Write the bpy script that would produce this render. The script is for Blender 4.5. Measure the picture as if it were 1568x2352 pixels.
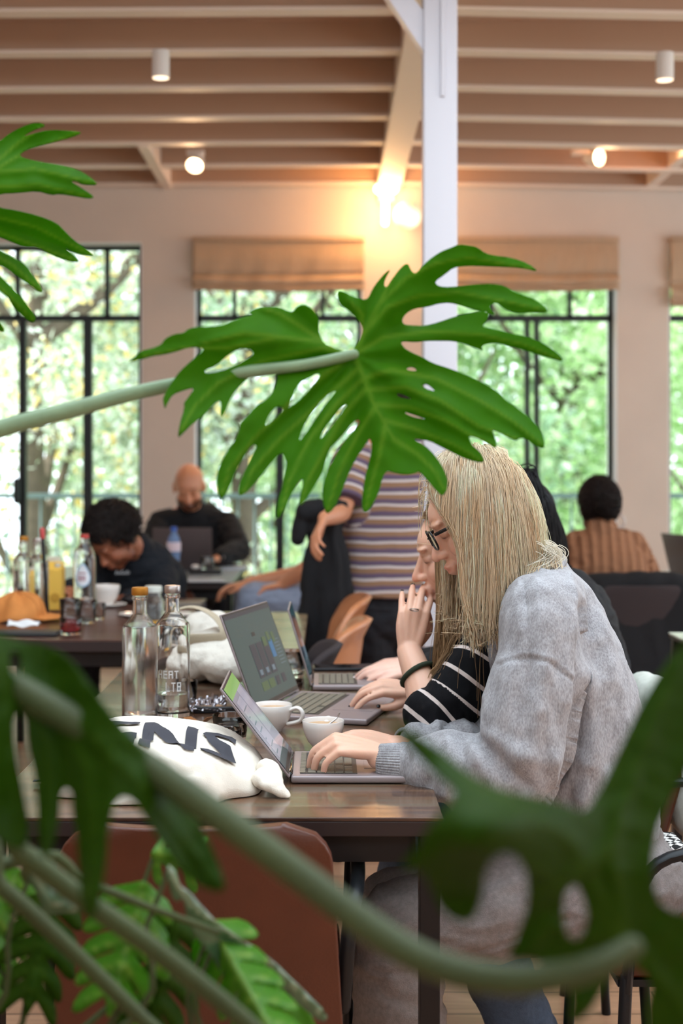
import bpy, bmesh, math, random
import numpy as np
from mathutils import Vector, Matrix, noise
from mathutils.geometry import delaunay_2d_cdt

for o in list(bpy.data.objects):
    bpy.data.objects.remove(o)
S = bpy.context.scene
COL = S.collection
PI = math.pi
F = 2352 * 50 / 36.0           # focal length in pixels
EYE = 1.30                     # camera height in metres
HX, HY = 750.0, 1065.0         # vanishing point of the room's depth lines

# ------------------------------------------------------------------ camera, sky, exposure
cd = bpy.data.cameras.new('camera')
cd.lens = 50; cd.sensor_width = 36; cd.sensor_fit = 'AUTO'
cd.shift_x = (784 - HX) / 2352.0
cd.shift_y = -(1176 - HY) / 2352.0
cd.clip_start = 0.05; cd.clip_end = 200
cd.dof.use_dof = True
cd.dof.focus_distance = 2.55
cd.dof.aperture_fstop = 3.5
cam = bpy.data.objects.new('camera', cd)
cam.location = (0, 0, EYE)
cam.rotation_euler = (PI / 2, 0, 0)
COL.objects.link(cam)
S.camera = cam
S.view_settings.view_transform = 'Standard'
S.view_settings.look = 'None'
S.view_settings.exposure = 0.44
S.view_settings.gamma = 1.0
S.view_settings.use_curve_mapping = False
wd = bpy.data.worlds.new('sky')
S.world = wd
wd.use_nodes = True
wb = wd.node_tree.nodes['Background']
wb.inputs[0].default_value = (0.80, 0.92, 1.0, 1)
wb.inputs[1].default_value = 3.1
sd = bpy.data.lights.new('sun', 'SUN'); sd.energy = 12; sd.angle = math.radians(20); sd.color = (1, .97, .9)
sun = bpy.data.objects.new('sun', sd); COL.objects.link(sun)
sun.rotation_euler = Vector((.90, .04, -.42)).to_track_quat('-Z', 'Y').to_euler()   # hazy sun from the left, lights the garden trees

# ------------------------------------------------------------------ helpers
def P(px, py, d):
    return Vector(((px - HX) / F * d, d, EYE + (HY - py) / F * d))
def T(px, py, z=0.75):
    d = (EYE - z) * F / (py - HY)
    return Vector(((px - HX) / F * d, d, z))

def srgb(r, g, b, k=1.0):
    def c(v):
        v = v / 255.0
        return (v / 12.92 if v <= .04045 else ((v + .055) / 1.055) ** 2.4) * k
    return (c(r), c(g), c(b), 1)

MATS = {}
def mat(name, col, rough=.6, metal=0., spec=.5, noise_amt=0., noise_scale=20., bump=0., bump_scale=200., trans=0., ior=1.45,
        sss=0., emit=None, emit_s=0., sheen=0., coat=0., attr=None, stretch=None, coord='Object', translucent=0.):
    if name in MATS:
        return MATS[name]
    m = bpy.data.materials.new(name); m.use_nodes = True
    nt = m.node_tree; N = nt.nodes; L = nt.links
    b = N['Principled BSDF']
    b.inputs['Base Color'].default_value = col
    b.inputs['Roughness'].default_value = rough
    b.inputs['Metallic'].default_value = metal
    b.inputs['Specular IOR Level'].default_value = spec
    b.inputs['IOR'].default_value = ior
    b.inputs['Transmission Weight'].default_value = trans
    if sss:
        b.inputs['Subsurface Weight'].default_value = sss
        b.inputs['Subsurface Radius'].default_value = (.012, .005, .003)
        b.inputs['Subsurface Scale'].default_value = 1.0
    if sheen:
        b.inputs['Sheen Weight'].default_value = sheen
        b.inputs['Sheen Roughness'].default_value = .5
    if coat:
        b.inputs['Coat Weight'].default_value = coat; b.inputs['Coat Roughness'].default_value = .12
    if emit:
        b.inputs['Emission Color'].default_value = emit; b.inputs['Emission Strength'].default_value = emit_s
    tc = N.new('ShaderNodeTexCoord'); src = tc.outputs[coord]
    if stretch:
        mp = N.new('ShaderNodeMapping'); mp.inputs['Scale'].default_value = stretch
        L.new(src, mp.inputs[0]); src = mp.outputs[0]
    cur = None
    if attr:
        a = N.new('ShaderNodeAttribute'); a.attribute_name = attr
        cur = a.outputs['Color']
    if noise_amt:
        nz = N.new('ShaderNodeTexNoise'); nz.inputs['Scale'].default_value = noise_scale
        nz.inputs['Detail'].default_value = 5
        L.new(src, nz.inputs['Vector'])
        mr = N.new('ShaderNodeMapRange'); mr.inputs['From Min'].default_value = .3; mr.inputs['From Max'].default_value = .7
        mr.inputs['To Min'].default_value = 1 - noise_amt; mr.inputs['To Max'].default_value = 1 + noise_amt
        L.new(nz.outputs['Fac'], mr.inputs['Value'])
        mx = N.new('ShaderNodeVectorMath'); mx.operation = 'SCALE'
        if cur: L.new(cur, mx.inputs[0])
        else: mx.inputs[0].default_value = col[:3]
        L.new(mr.outputs[0], mx.inputs['Scale'])
        cur = mx.outputs[0]
    if cur: L.new(cur, b.inputs['Base Color'])
    if bump:
        nb = N.new('ShaderNodeTexNoise'); nb.inputs['Scale'].default_value = bump_scale; nb.inputs['Detail'].default_value = 3
        L.new(src, nb.inputs['Vector'])
        bp = N.new('ShaderNodeBump'); bp.inputs['Strength'].default_value = bump; bp.inputs['Distance'].default_value = .002
        L.new(nb.outputs['Fac'], bp.inputs['Height']); L.new(bp.outputs[0], b.inputs['Normal'])
    if translucent:
        tr = N.new('ShaderNodeBsdfTranslucent')
        if cur: L.new(cur, tr.inputs['Color'])
        else: tr.inputs['Color'].default_value = col
        ms = N.new('ShaderNodeMixShader'); ms.inputs[0].default_value = translucent
        L.new(b.outputs[0], ms.inputs[1]); L.new(tr.outputs[0], ms.inputs[2])
        L.new(ms.outputs[0], N['Material Output'].inputs[0])
    MATS[name] = m
    return m

class MB:
    """collects closed shells and panels; build() links them as one mesh object"""
    def __init__(s): s.v = []; s.f = []; s.m = []; s.mi = 0
    def add(s, vs, fs):
        b = len(s.v); s.v += [tuple(v) for v in vs]
        s.f += [tuple(i + b for i in f) for f in fs]; s.m += [s.mi] * len(fs)
        return s
    def box(s, c, size, rot=None, bev=0.):
        x, y, z = [k / 2 for k in size]; c = Vector(c)
        if bev <= 0:
            vs = [Vector((sx * x, sy * y, sz * z)) for sx in (-1, 1) for sy in (-1, 1) for sz in (-1, 1)]
            fs = [(0, 1, 3, 2), (4, 6, 7, 5), (0, 4, 5, 1), (2, 3, 7, 6), (0, 2, 6, 4), (1, 5, 7, 3)]
        else:
            bm = bmesh.new(); bmesh.ops.create_cube(bm, size=1)
            for v in bm.verts: v.co = Vector((v.co.x * 2 * x, v.co.y * 2 * y, v.co.z * 2 * z))
            bmesh.ops.bevel(bm, geom=list(bm.edges), offset=bev, segments=3, affect='EDGES', profile=.5)
            bm.verts.index_update()
            vs = [v.co.copy() for v in bm.verts]; fs = [[v.index for v in f.verts] for f in bm.faces]; bm.free()
        if rot: vs = [rot @ v for v in vs]
        return s.add([v + c for v in vs], fs)
    def ell(s, c, r, rot=None, seg=16, rings=10):
        c = Vector(c)
        if not hasattr(r, '__len__'): r = (r, r, r)
        vs = []; fs = []
        vs.append(Vector((0, 0, r[2])))
        for i in range(1, rings):
            t = PI * i / rings
            for j in range(seg):
                a = 2 * PI * j / seg
                vs.append(Vector((r[0] * math.sin(t) * math.cos(a), r[1] * math.sin(t) * math.sin(a), r[2] * math.cos(t))))
        vs.append(Vector((0, 0, -r[2])))
        for j in range(seg): fs.append((0, 1 + j, 1 + (j + 1) % seg))
        for i in range(rings - 2):
            for j in range(seg):
                a = 1 + i * seg + j; b = 1 + i * seg + (j + 1) % seg
                fs.append((a, a + seg, b + seg, b))
        e = len(vs) - 1
        for j in range(seg): fs.append((e, e - seg + (j + 1) % seg, e - seg + j))
        if rot: vs = [rot @ v for v in vs]
        return s.add([v + c for v in vs], fs)
    def tube(s, pts, rad, ref=(0, 0, 1), seg=14, sub=4, round_caps=True, interp=True):
        """swept ellipse; rad entries r or (across, along-ref)"""
        pts = [Vector(p) for p in pts]
        if not hasattr(rad, '__len__'): rad = [rad] * len(pts)
        rad = [(r, r) if not hasattr(r, '__len__') else tuple(r) for r in rad]
        if interp and len(pts) > 1: pts, rad = spline(pts, rad, sub)
        n = len(pts); ref = Vector(ref).normalized()
        rings = []
        prev = None
        def frame(t):
            nonlocal prev
            t = t.normalized()
            r = ref if prev is None else prev
            if abs(r.dot(t)) > .98: r = Vector((1, 0, 0)) if abs(t.x) < .9 else Vector((0, 1, 0))
            b = (r - t * r.dot(t)).normalized()
            prev = b
            return t, t.cross(b), b
        for i in range(n):
            t = (pts[min(i + 1, n - 1)] - pts[max(i - 1, 0)])
            if t.length < 1e-9: t = Vector((0, 0, 1))
            t, a, b = frame(t)
            if i == 0 and round_caps:
                for k in (.98, .8, .45):
                    q = math.sqrt(1 - k * k); h = min(rad[0])
                    rings.append((pts[0] - t * h * k, a, b, rad[0][0] * q, rad[0][1] * q))
            rings.append((pts[i], a, b, rad[i][0], rad[i][1]))
            if i == n - 1 and round_caps:
                for k in (.45, .8, .98):
                    q = math.sqrt(1 - k * k); h = min(rad[-1])
                    rings.append((pts[-1] + t * h * k, a, b, rad[-1][0] * q, rad[-1][1] * q))
        vs = []; fs = []
        for (c, a, b, ra, rb) in rings:
            for j in range(seg):
                w = 2 * PI * j / seg
                vs.append(c + a * ra * math.cos(w) + b * rb * math.sin(w))
        for i in range(len(rings) - 1):
            for j in range(seg):
                fs.append((i * seg + j, i * seg + (j + 1) % seg, (i + 1) * seg + (j + 1) % seg, (i + 1) * seg + j))
        fs.append(tuple(reversed(range(seg)))); m = (len(rings) - 1) * seg
        fs.append(tuple(range(m, m + seg)))
        return s.add(vs, fs)
    def lathe(s, prof, c=(0, 0, 0), seg=32, rot=None, closed=False):
        """prof: list of (r, z)"""
        c = Vector(c); vs = []; fs = []; n = len(prof)
        for (r, z) in prof:
            for j in range(seg):
                a = 2 * PI * j / seg
                vs.append(Vector((r * math.cos(a), r * math.sin(a), z)))
        for i in range(n - 1 if not closed else n):
            k = (i + 1) % n
            for j in range(seg):
                fs.append((i * seg + j, i * seg + (j + 1) % seg, k * seg + (j + 1) % seg, k * seg + j))
        if not closed:
            if prof[0][0] > 1e-6: fs.append(tuple(reversed(range(seg))))
            if prof[-1][0] > 1e-6: fs.append(tuple(range((n - 1) * seg, n * seg)))
        if rot: vs = [rot @ v for v in vs]
        return s.add([v + c for v in vs], fs)
    def grid(s, fn, nu, nv, closed_u=False):
        """surface of fn(u,v), u,v in 0..1"""
        vs = [fn(i / nu, j / nv) for i in range(nu + (0 if closed_u else 1)) for j in range(nv + 1)]
        fs = []; m = nv + 1; U = nu if closed_u else nu + 1
        for i in range(nu):
            for j in range(nv):
                a = i * m + j; b = ((i + 1) % U) * m + j
                fs.append((a, b, b + 1, a + 1))
        return s.add(vs, fs)
    def prism(s, poly, z0, z1, M=None):
        n = len(poly)
        vs = [Vector((x, y, z0)) for x, y in poly] + [Vector((x, y, z1)) for x, y in poly]
        fs = [tuple(reversed(range(n))), tuple(range(n, 2 * n))]
        fs += [(i, (i + 1) % n, n + (i + 1) % n, n + i) for i in range(n)]
        if M: vs = [M @ v for v in vs]
        return s.add(vs, fs)
    def mesh(s, name):
        me = bpy.data.meshes.new(name)
        me.from_pydata(s.v, [], s.f); me.validate(); 
        return me
    def build(s, name, m, parent=None, smooth=True, angle=40, solid=0.):
        me = s.mesh(name)
        ms = m if isinstance(m, (list, tuple)) else [m]
        for k in ms: me.materials.append(k)
        if len(ms) > 1 and len(me.polygons) == len(s.m):
            me.polygons.foreach_set('material_index', s.m)
        o = bpy.data.objects.new(name, me); COL.objects.link(o)
        fix_normals(me)
        if smooth:
            me.polygons.foreach_set('use_smooth', [True] * len(me.polygons))
            if angle < 180: me.set_sharp_from_angle(angle=math.radians(angle))
        if solid:
            md = o.modifiers.new('s', 'SOLIDIFY'); md.thickness = solid; md.offset = 0
        if parent: o.parent = parent; o.matrix_parent_inverse = PINV.get(parent.name, Matrix())
        return o
PINV = {}
def fix_normals(me):
    bm = bmesh.new(); bm.from_mesh(me); bmesh.ops.recalc_face_normals(bm, faces=bm.faces); bm.to_mesh(me); bm.free()

def spline(pts, rad, sub):
    n = len(pts); op = []; orr = []
    for i in range(n - 1):
        p0 = pts[max(i - 1, 0)]; p1 = pts[i]; p2 = pts[i + 1]; p3 = pts[min(i + 2, n - 1)]
        for k in range(sub):
            t = k / sub; t2 = t * t; t3 = t2 * t
            op.append(.5 * ((2 * p1) + (p2 - p0) * t + (2 * p0 - 5 * p1 + 4 * p2 - p3) * t2 + (3 * p1 - p0 - 3 * p2 + p3) * t3))
            u = t * t * (3 - 2 * t) * .5 + t * .5
            orr.append(tuple(a + (b - a) * u for a, b in zip(rad[i], rad[i + 1])))
    op.append(pts[-1]); orr.append(rad[-1])
    return op, orr
def sp(pts, sub=6):
    return spline([Vector(p) for p in pts], [(0,)] * len(pts), sub)[0]

def tag(o, label=None, cat=None, group=None, kind=None):
    if label: o['label'] = label
    if cat: o['category'] = cat
    if group: o['group'] = group
    if kind: o['kind'] = kind
    return o
def empty(name, loc, label=None, cat=None, group=None, rz=0., kind=None):
    """Empty at the thing's base; children are built in the Empty's own space unless parented with keep()"""
    o = bpy.data.objects.new(name, None); COL.objects.link(o)
    o.location = loc; o.rotation_euler = (0, 0, rz); o.empty_display_size = .05
    return tag(o, label, cat, group, kind)
def wempty(name, loc, label=None, cat=None, group=None, kind=None):
    """Empty whose children are written in world coordinates"""
    o = empty(name, loc, label, cat, group, 0, kind)
    PINV[o.name] = Matrix.Translation(-Vector(loc))
    return o
def struct(o): o['kind'] = 'structure'; return o
def copy_tree(o, parent=None):
    c = o.copy(); COL.objects.link(c)
    if parent: c.parent = parent; c.matrix_parent_inverse = o.matrix_parent_inverse.copy()
    for ch in [x for x in list(COL.objects) if x.parent == o and x != c]:
        copy_tree(ch, c)
    return c

def fuse(mb, name, m, parent=None, voxel=.005, smooth=4, disp=None, paint=None, cut=None):
    """merge overlapping closed shells into one continuous surface"""
    me = mb.mesh(name + '_t')
    bm = bmesh.new(); bm.from_mesh(me); bmesh.ops.remove_doubles(bm, verts=bm.verts, dist=1e-6); bmesh.ops.recalc_face_normals(bm, faces=bm.faces); bm.to_mesh(me); bm.free()
    o = bpy.data.objects.new('t', me); COL.objects.link(o)
    md = o.modifiers.new('r', 'REMESH'); md.mode = 'VOXEL'; md.voxel_size = voxel; md.adaptivity = 0
    if smooth:
        ms = o.modifiers.new('s', 'SMOOTH'); ms.iterations = smooth; ms.factor = .5
    dg = bpy.context.evaluated_depsgraph_get(); dg.update()
    nm = bpy.data.meshes.new_from_object(o.evaluated_get(dg))
    bpy.data.objects.remove(o); bpy.data.meshes.remove(me)
    nm.name = name
    nm.materials.clear(); 
    for k in (m if isinstance(m, (list, tuple)) else [m]): nm.materials.append(k)
    n = len(nm.vertices)
    co = np.empty(n * 3); nm.vertices.foreach_get('co', co); co = co.reshape(-1, 3)
    if disp:
        nr = np.empty(n * 3); nm.vertices.foreach_get('normal', nr); nr = nr.reshape(-1, 3)
        co = co + nr * disp(co, nr)[:, None]
        nm.vertices.foreach_set('co', co.ravel())
    if paint:
        c = paint(co); c = np.concatenate([c, np.ones((n, 1))], 1)
        at = nm.color_attributes.new('tint', 'FLOAT_COLOR', 'POINT')
        at.data.foreach_set('color', c.ravel())
    if cut:
        bm = bmesh.new(); bm.from_mesh(nm)
        dead = [f for f in bm.faces if cut(f.calc_center_median())]
        bmesh.ops.delete(bm, geom=dead, context='FACES'); bm.to_mesh(nm); bm.free()
    nm.polygons.foreach_set('use_smooth', [True] * len(nm.polygons))
    nm.update()
    o = bpy.data.objects.new(name, nm); COL.objects.link(o)
    if parent: o.parent = parent; o.matrix_parent_inverse = PINV.get(parent.name, Matrix())
    return o

def vnoise(co, freq, seed=0., octaves=2):
    """smooth noise sampled for every vertex (freq may be a 3-vector)"""
    f = np.array(freq) if hasattr(freq, '__len__') else np.array([freq] * 3)
    q = co * f + seed
    out = np.zeros(len(co)); a = 1.; tot = 0.
    for k in range(octaves):
        qq = q * (2 ** k) + k * 17.3
        i = np.floor(qq).astype(np.int64); fr = qq - i
        w = fr * fr * (3 - 2 * fr)
        def h(dx, dy, dz):
            n = ((i[:, 0] + dx) * 73856093) ^ ((i[:, 1] + dy) * 19349663) ^ ((i[:, 2] + dz) * 83492791)
            n = (n ^ (n >> 13)) * 1274126177 & 0x7fffffff
            return (n % 100003) / 100003. * 2 - 1
        def lp(a_, b_, t): return a_ + (b_ - a_) * t
        r = lp(lp(lp(h(0,0,0), h(1,0,0), w[:,0]), lp(h(0,1,0), h(1,1,0), w[:,0]), w[:,1]),
               lp(lp(h(0,0,1), h(1,0,1), w[:,0]), lp(h(0,1,1), h(1,1,1), w[:,0]), w[:,1]), w[:,2])
        out += a * r; tot += a; a *= .5
    return out / tot
def crease(co, pts, depth, width):
    """groove (negative) or ridge (positive) along a polyline"""
    pts = np.array([tuple(p) for p in pts]); best = np.full(len(co), 1e9)
    for a, b in zip(pts[:-1], pts[1:]):
        ab = b - a; t = np.clip(((co - a) @ ab) / (ab @ ab + 1e-12), 0, 1)
        best = np.minimum(best, np.linalg.norm(co - (a + t[:, None] * ab), axis=1))
    return depth * np.exp(-(best / width) ** 2)
def near(co, p, r):
    d = np.linalg.norm(co - np.array(tuple(p)), axis=1)
    return np.exp(-(d / r) ** 2)
# ------------------------------------------------------------------ materials of the room
WARM = mat('painted_wall', srgb(216, 200, 186), .85, noise_amt=.03, noise_scale=3, bump=.1, bump_scale=60)
CEIL = mat('ceiling_boards', srgb(196, 164, 140), .85, noise_amt=.04, noise_scale=2)
JOIST_SHADE = mat('joist_shade_paint', srgb(192, 160, 136), .7)  # joist sides, shade put into the colour
BEAM_LIT_STRIP = mat('beam_and_lit_strip_paint', srgb(240, 222, 206), .6)  # pale beam paint; under the joists it stands in for bounced light
BLACKM = mat('window_steel', srgb(26, 32, 34), .45)
WHITE = mat('white_paint', srgb(206, 204, 212), .5)
REVEAL = mat('reveal_paint', srgb(235, 238, 240), .6)
def floor_mat():
    m = bpy.data.materials.new('oak_floor'); m.use_nodes = True; N = m.node_tree.nodes; L = m.node_tree.links
    b = N['Principled BSDF']; tc = N.new('ShaderNodeTexCoord')
    br = N.new('ShaderNodeTexBrick'); br.inputs['Scale'].default_value = 1; br.inputs['Brick Width'].default_value = 1.6
    br.inputs['Row Height'].default_value = .14; br.inputs['Mortar Size'].default_value = .003
    br.inputs['Color1'].default_value = srgb(196, 152, 122); br.inputs['Color2'].default_value = srgb(176, 130, 100)
    br.inputs['Mortar'].default_value = srgb(90, 60, 44)
    L.new(tc.outputs['Object'], br.inputs['Vector'])
    mp = N.new('ShaderNodeMapping'); mp.inputs['Scale'].default_value = (2, 30, 2)
    nz = N.new('ShaderNodeTexNoise'); nz.inputs['Scale'].default_value = 2; nz.inputs['Detail'].default_value = 6
    L.new(tc.outputs['Object'], mp.inputs[0]); L.new(mp.outputs[0], nz.inputs['Vector'])
    mx = N.new('ShaderNodeMix'); mx.data_type = 'RGBA'; mx.blend_type = 'OVERLAY'; mx.inputs[0].default_value = .35
    L.new(br.outputs['Color'], mx.inputs[6]); L.new(nz.outputs['Fac'], mx.inputs[7]); L.new(mx.outputs[2], b.inputs['Base Color'])
    b.inputs['Roughness'].default_value = .38
    return m
OAK = floor_mat()
D = 9.0                                    # back wall distance
XL, XR = -4.6, 4.6
ZC = EYE + 1.755                           # underside of the joists
def X9(px): return (px - HX) / F * D
def Z9(py): return EYE + (HY - py) / F * D
struct(MB().box((0, 4.2, -.05), (9.6, 10.4, .1)).build('floor', OAK, smooth=False))
# ceiling with an unseen opening, added to let sky light onto the near tables
c = MB()
ZB = ZC + .13
SL = (-1.7, 3.0, .9, 4.0)
c.box((0, (SL[3] + D + .2) / 2, ZB + .05), (9.6, D + .2 - SL[3], .1))
c.box((0, (SL[2] - 1.2) / 2, ZB + .05), (9.6, SL[2] + 1.2, .1))
c.box(((-4.8 + SL[0]) / 2, (SL[2] + SL[3]) / 2, ZB + .05), (SL[0] + 4.8, SL[3] - SL[2], .1))
c.box(((4.8 + SL[1]) / 2, (SL[2] + SL[3]) / 2, ZB + .05), (4.8 - SL[1], SL[3] - SL[2], .1))
struct(c.build('ceiling', CEIL, smooth=False))
# back wall with four openings
op = [(X9(-75), X9(326)), (X9(446), X9(833)), (X9(1030), X9(1417)), (X9(1535), X9(1925))]
ZT = Z9(557)
w = MB()
edges = [XL - .2] + [e for a in op for e in a] + [XR + .2]
for i in range(0, len(edges), 2):
    a, b = edges[i], edges[i + 1]
    w.box(((a + b) / 2, D + .15, ZB / 2), (b - a, .3, ZB))
for a, b in op:
    w.box(((a + b) / 2, D + .15, (ZT + ZB) / 2), (b - a, .3, ZB - ZT))
struct(w.build('wall_back', WARM, smooth=False))
struct(MB().box((XL - .15, 4.2, ZB / 2), (.3, 10.2, ZB)).build('wall_left', WARM, smooth=False))
struct(MB().box((0, -1.05, 1.1), (9.8, .3, 2.2)).box((0, -1.05, ZB - .05), (9.8, .3, .1)).build('wall_front', WARM, smooth=False))   # unseen gap above it, added for fill light from behind the camera
# right wall, out of view: openings added to bring daylight in
w = MB()
w.box((XR + .15, 4.2, .4), (.3, 10.2, .8)); w.box((XR + .15, 4.2, ZB - .15), (.3, 10.2, .3))
for y in (5.2, 8.7): w.box((XR + .15, y, ZB / 2), (.3, .5, ZB - .01))
w.box((XR + .15, .6, ZB / 2), (.3, 3.6, ZB - .01))
struct(w.build('wall_right', WARM, smooth=False))
# pale reveals of the openings
for i, (a, b) in enumerate(op):
    r = MB()
    for x in (a + .004, b - .004): r.box((x, D + .15, ZT / 2), (.008, .296, ZT))
    r.box(((a + b) / 2, D + .15, ZT - .004), (b - a, .296, .008))
    struct(r.build('trim_%d' % (i + 1), REVEAL, smooth=False))
# joists: floor bounce is painted in, darker sides over paler bottom strips
bx0, bx1 = .317, .463
k = 0
ys = [9 - .06, 8.39, 7.80, 7.23, 6.66, 6.08, 5.53, 4.97, 4.4]
nt_ = 4
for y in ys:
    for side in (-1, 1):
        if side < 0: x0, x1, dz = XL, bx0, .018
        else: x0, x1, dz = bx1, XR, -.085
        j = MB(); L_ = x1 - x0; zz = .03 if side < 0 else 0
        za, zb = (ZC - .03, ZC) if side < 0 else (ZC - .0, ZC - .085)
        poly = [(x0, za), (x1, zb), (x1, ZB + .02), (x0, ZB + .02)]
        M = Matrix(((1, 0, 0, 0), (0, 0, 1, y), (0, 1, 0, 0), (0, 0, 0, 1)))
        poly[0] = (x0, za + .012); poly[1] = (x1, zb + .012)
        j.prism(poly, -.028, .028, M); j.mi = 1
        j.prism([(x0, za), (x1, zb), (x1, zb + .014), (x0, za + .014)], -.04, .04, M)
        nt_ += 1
        struct(j.build('trim_%d' % nt_, [JOIST_SHADE, BEAM_LIT_STRIP], smooth=False))
# longitudinal beam, thin purlins
nt_ += 1; struct(MB().box(((bx0 + bx1) / 2, 6.4, ZC + .05), (bx1 - bx0, 5.3, .16)).build('trim_%d' % nt_, BEAM_LIT_STRIP, smooth=False))
for px, y0, y1, pp in ((385, 7.8, 9, 440), (1487, 7.8, 9, 440)):
    x = X9(px); nt_ += 1
    struct(MB().box((x, (y0 + y1) / 2, ZC + .04), (.06, y1 - y0, .12)).build('trim_%d' % nt_, BEAM_LIT_STRIP, smooth=False))
# window frames
def frame_bar(m, x0, x1, z0, z1, y=D + .12, t=.05): m.box(((x0 + x1) / 2, y, (z0 + z1) / 2), (abs(x1 - x0), t, abs(z1 - z0)))
GLASS = mat('window_glass', (1, 1, 1, 1), .0, spec=.5, trans=1, ior=1.01)
def window(n, i, trans_v, door_v, thick=.04):
    a, b = op[i]; root = wempty('window_%d' % n, ((a + b) / 2, D + .12, 0)); struct(root)
    m = MB(); z2 = Z9(727)
    frame_bar(m, a + .01, a + .035, 0, ZT); frame_bar(m, b - .035, b - .01, 0, ZT)
    frame_bar(m, a, b, ZT - .035, ZT - .008); frame_bar(m, a, b, z2 - .02, z2 + .02)
    frame_bar(m, a, b, .02, .12)
    for px, wd_ in trans_v: frame_bar(m, X9(px) - wd_ / 2, X9(px) + wd_ / 2, z2, ZT)
    for px, wd_ in door_v: frame_bar(m, X9(px) - wd_ / 2, X9(px) + wd_ / 2, 0, z2, t=.06)
    m.build('window_frame', BLACKM, root, smooth=False)
    g = MB().box(((a + b) / 2, D + .12, ZT / 2), (b - a - .04, .004, ZT - .04)); g.build('pane', GLASS, root, smooth=False)
    if n == 1:
        h = MB().tube([P(38, 1105, D + .04), P(38, 1150, D + .04)], .022); h.build('door_handle', BLACKM, root)
    return root
window(1, 0, [(32, .03), (240, .03)], [(44, .045), (195, .055)])
window(2, 1, [(536, .025), (741, .025)], [(641, .05)])
window(3, 2, [(1130, .025), (1315, .025)], [(1216, .03), (1238, .03)])
window(4, 3, [(1640, .025)], [(1740, .05)])
# balcony
RAIL = mat('railing_steel', srgb(120, 150, 150), .5)
for n, (a, b) in enumerate([(-3.2, -.05), (.05, 3.9)]):
    m = MB(); y = D + .95
    m.box(((a + b) / 2, y, 1.075), (b - a, .05, .035)); m.box(((a + b) / 2, y, .12), (b - a, .03, .03))
    x = a + .05
    while x < b: m.tube([(x, y, .12), (x, y, 1.07)], .008, seg=6, interp=False, round_caps=False); x += .115
    rr = m.build('balcony_railing', RAIL)
    tag(rr, ['grey steel balcony railing outside the windows, left of the white column',
             'grey steel balcony railing outside the windows, right of the white column'][n], 'railing', None)
struct(MB().box((0, D + .75, -.06), (9, .9, .12)).build('trim_40', mat('balcony_stone', srgb(150, 150, 145), .8), smooth=False))

# roman blinds
LINEN = mat('linen_blind', srgb(206, 176, 146), .9, noise_amt=.08, noise_scale=30, stretch=(6, 1, .3), bump=.3, bump_scale=300, translucent=.2)
def blind(a, b, label, zt=Z9(556), zb=Z9(668)):
    root = wempty('roman_blind', ((a + b) / 2, D - .03, zb), label, 'blind', 'linen blinds over the windows')
    def fn(u, v, off=0, seed=a):
        z = zt + (zb - zt) * v; x = a + (b - a) * u
        bulge = 0
        for c0, h, amp in ((.36, .36, .018), (.80, .17, .04), (.98, .08, .03)):
            bulge += amp * math.exp(-((v - c0) / h * 1.6) ** 2)
        if .62 < v < .70: bulge -= .02
        wob = .006 * math.sin(u * 17 + seed * 7) + .004 * math.sin(u * 43 + v * 4)
        sag = -.012 * math.sin(u * PI) * v
        return Vector((x, D - .03 - bulge - wob * v + off, z + sag))
    m = MB(); m.grid(fn, 60, 40); m.build('fabric', LINEN, root, angle=180, solid=.004)
    m = MB(); m.box(((a + b) / 2, D - .03, zt + .012), (b - a, .05, .03), bev=.004); m.build('headrail', LINEN, root)
    m = MB()
    for u in (.0, 1.):
        pass
    m.tube([(a + .01, D - .075, zb + .012), (b - .01, D - .075, zb + .012)], .007, interp=False); m.build('bottom_bar', LINEN, root)
blind(X9(443), X9(836), 'beige linen roman blind half drawn on the window left of the white column')
blind(X9(1030), X9(1418), 'beige linen roman blind half drawn on the window right of the white column')
blind(X9(1535), X9(1925), 'beige linen roman blind on the window at the far right edge', zb=Z9(706))

# white steel column with gusset
m = MB(); cy = 4.9; cx = .388
def hprof(w, d, t, f): return [(-w/2, -d/2), (w/2, -d/2), (w/2, -d/2+f), (t/2, -d/2+f), (t/2, d/2-f), (w/2, d/2-f), (w/2, d/2), (-w/2, d/2), (-w/2, d/2-f), (-t/2, d/2-f), (-t/2, -d/2+f), (-w/2, -d/2+f)]
m.box((cx, cy, ZC / 2 + .04), (.116, .1, ZC + .08), bev=.006)
co_ = m.build('trim_50', WHITE); struct(co_)
m = MB(); m.box((cx + .008, cy - .054, 2.55 + .3), (.016, .014, .6), bev=.003); struct(m.build('trim_51', WHITE))
m = MB(); M = Matrix(((1, 0, 0, 0), (0, 0, 1, cy), (0, 1, 0, 0), (0, 0, 0, 1)))
m.prism([(cx - .05, 2.70), (cx - .05, 2.84), (cx - .20, 3.03), (cx - .27, 3.03)], -.035, .035, M); struct(m.build('trim_52', WHITE, smooth=False))

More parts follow.
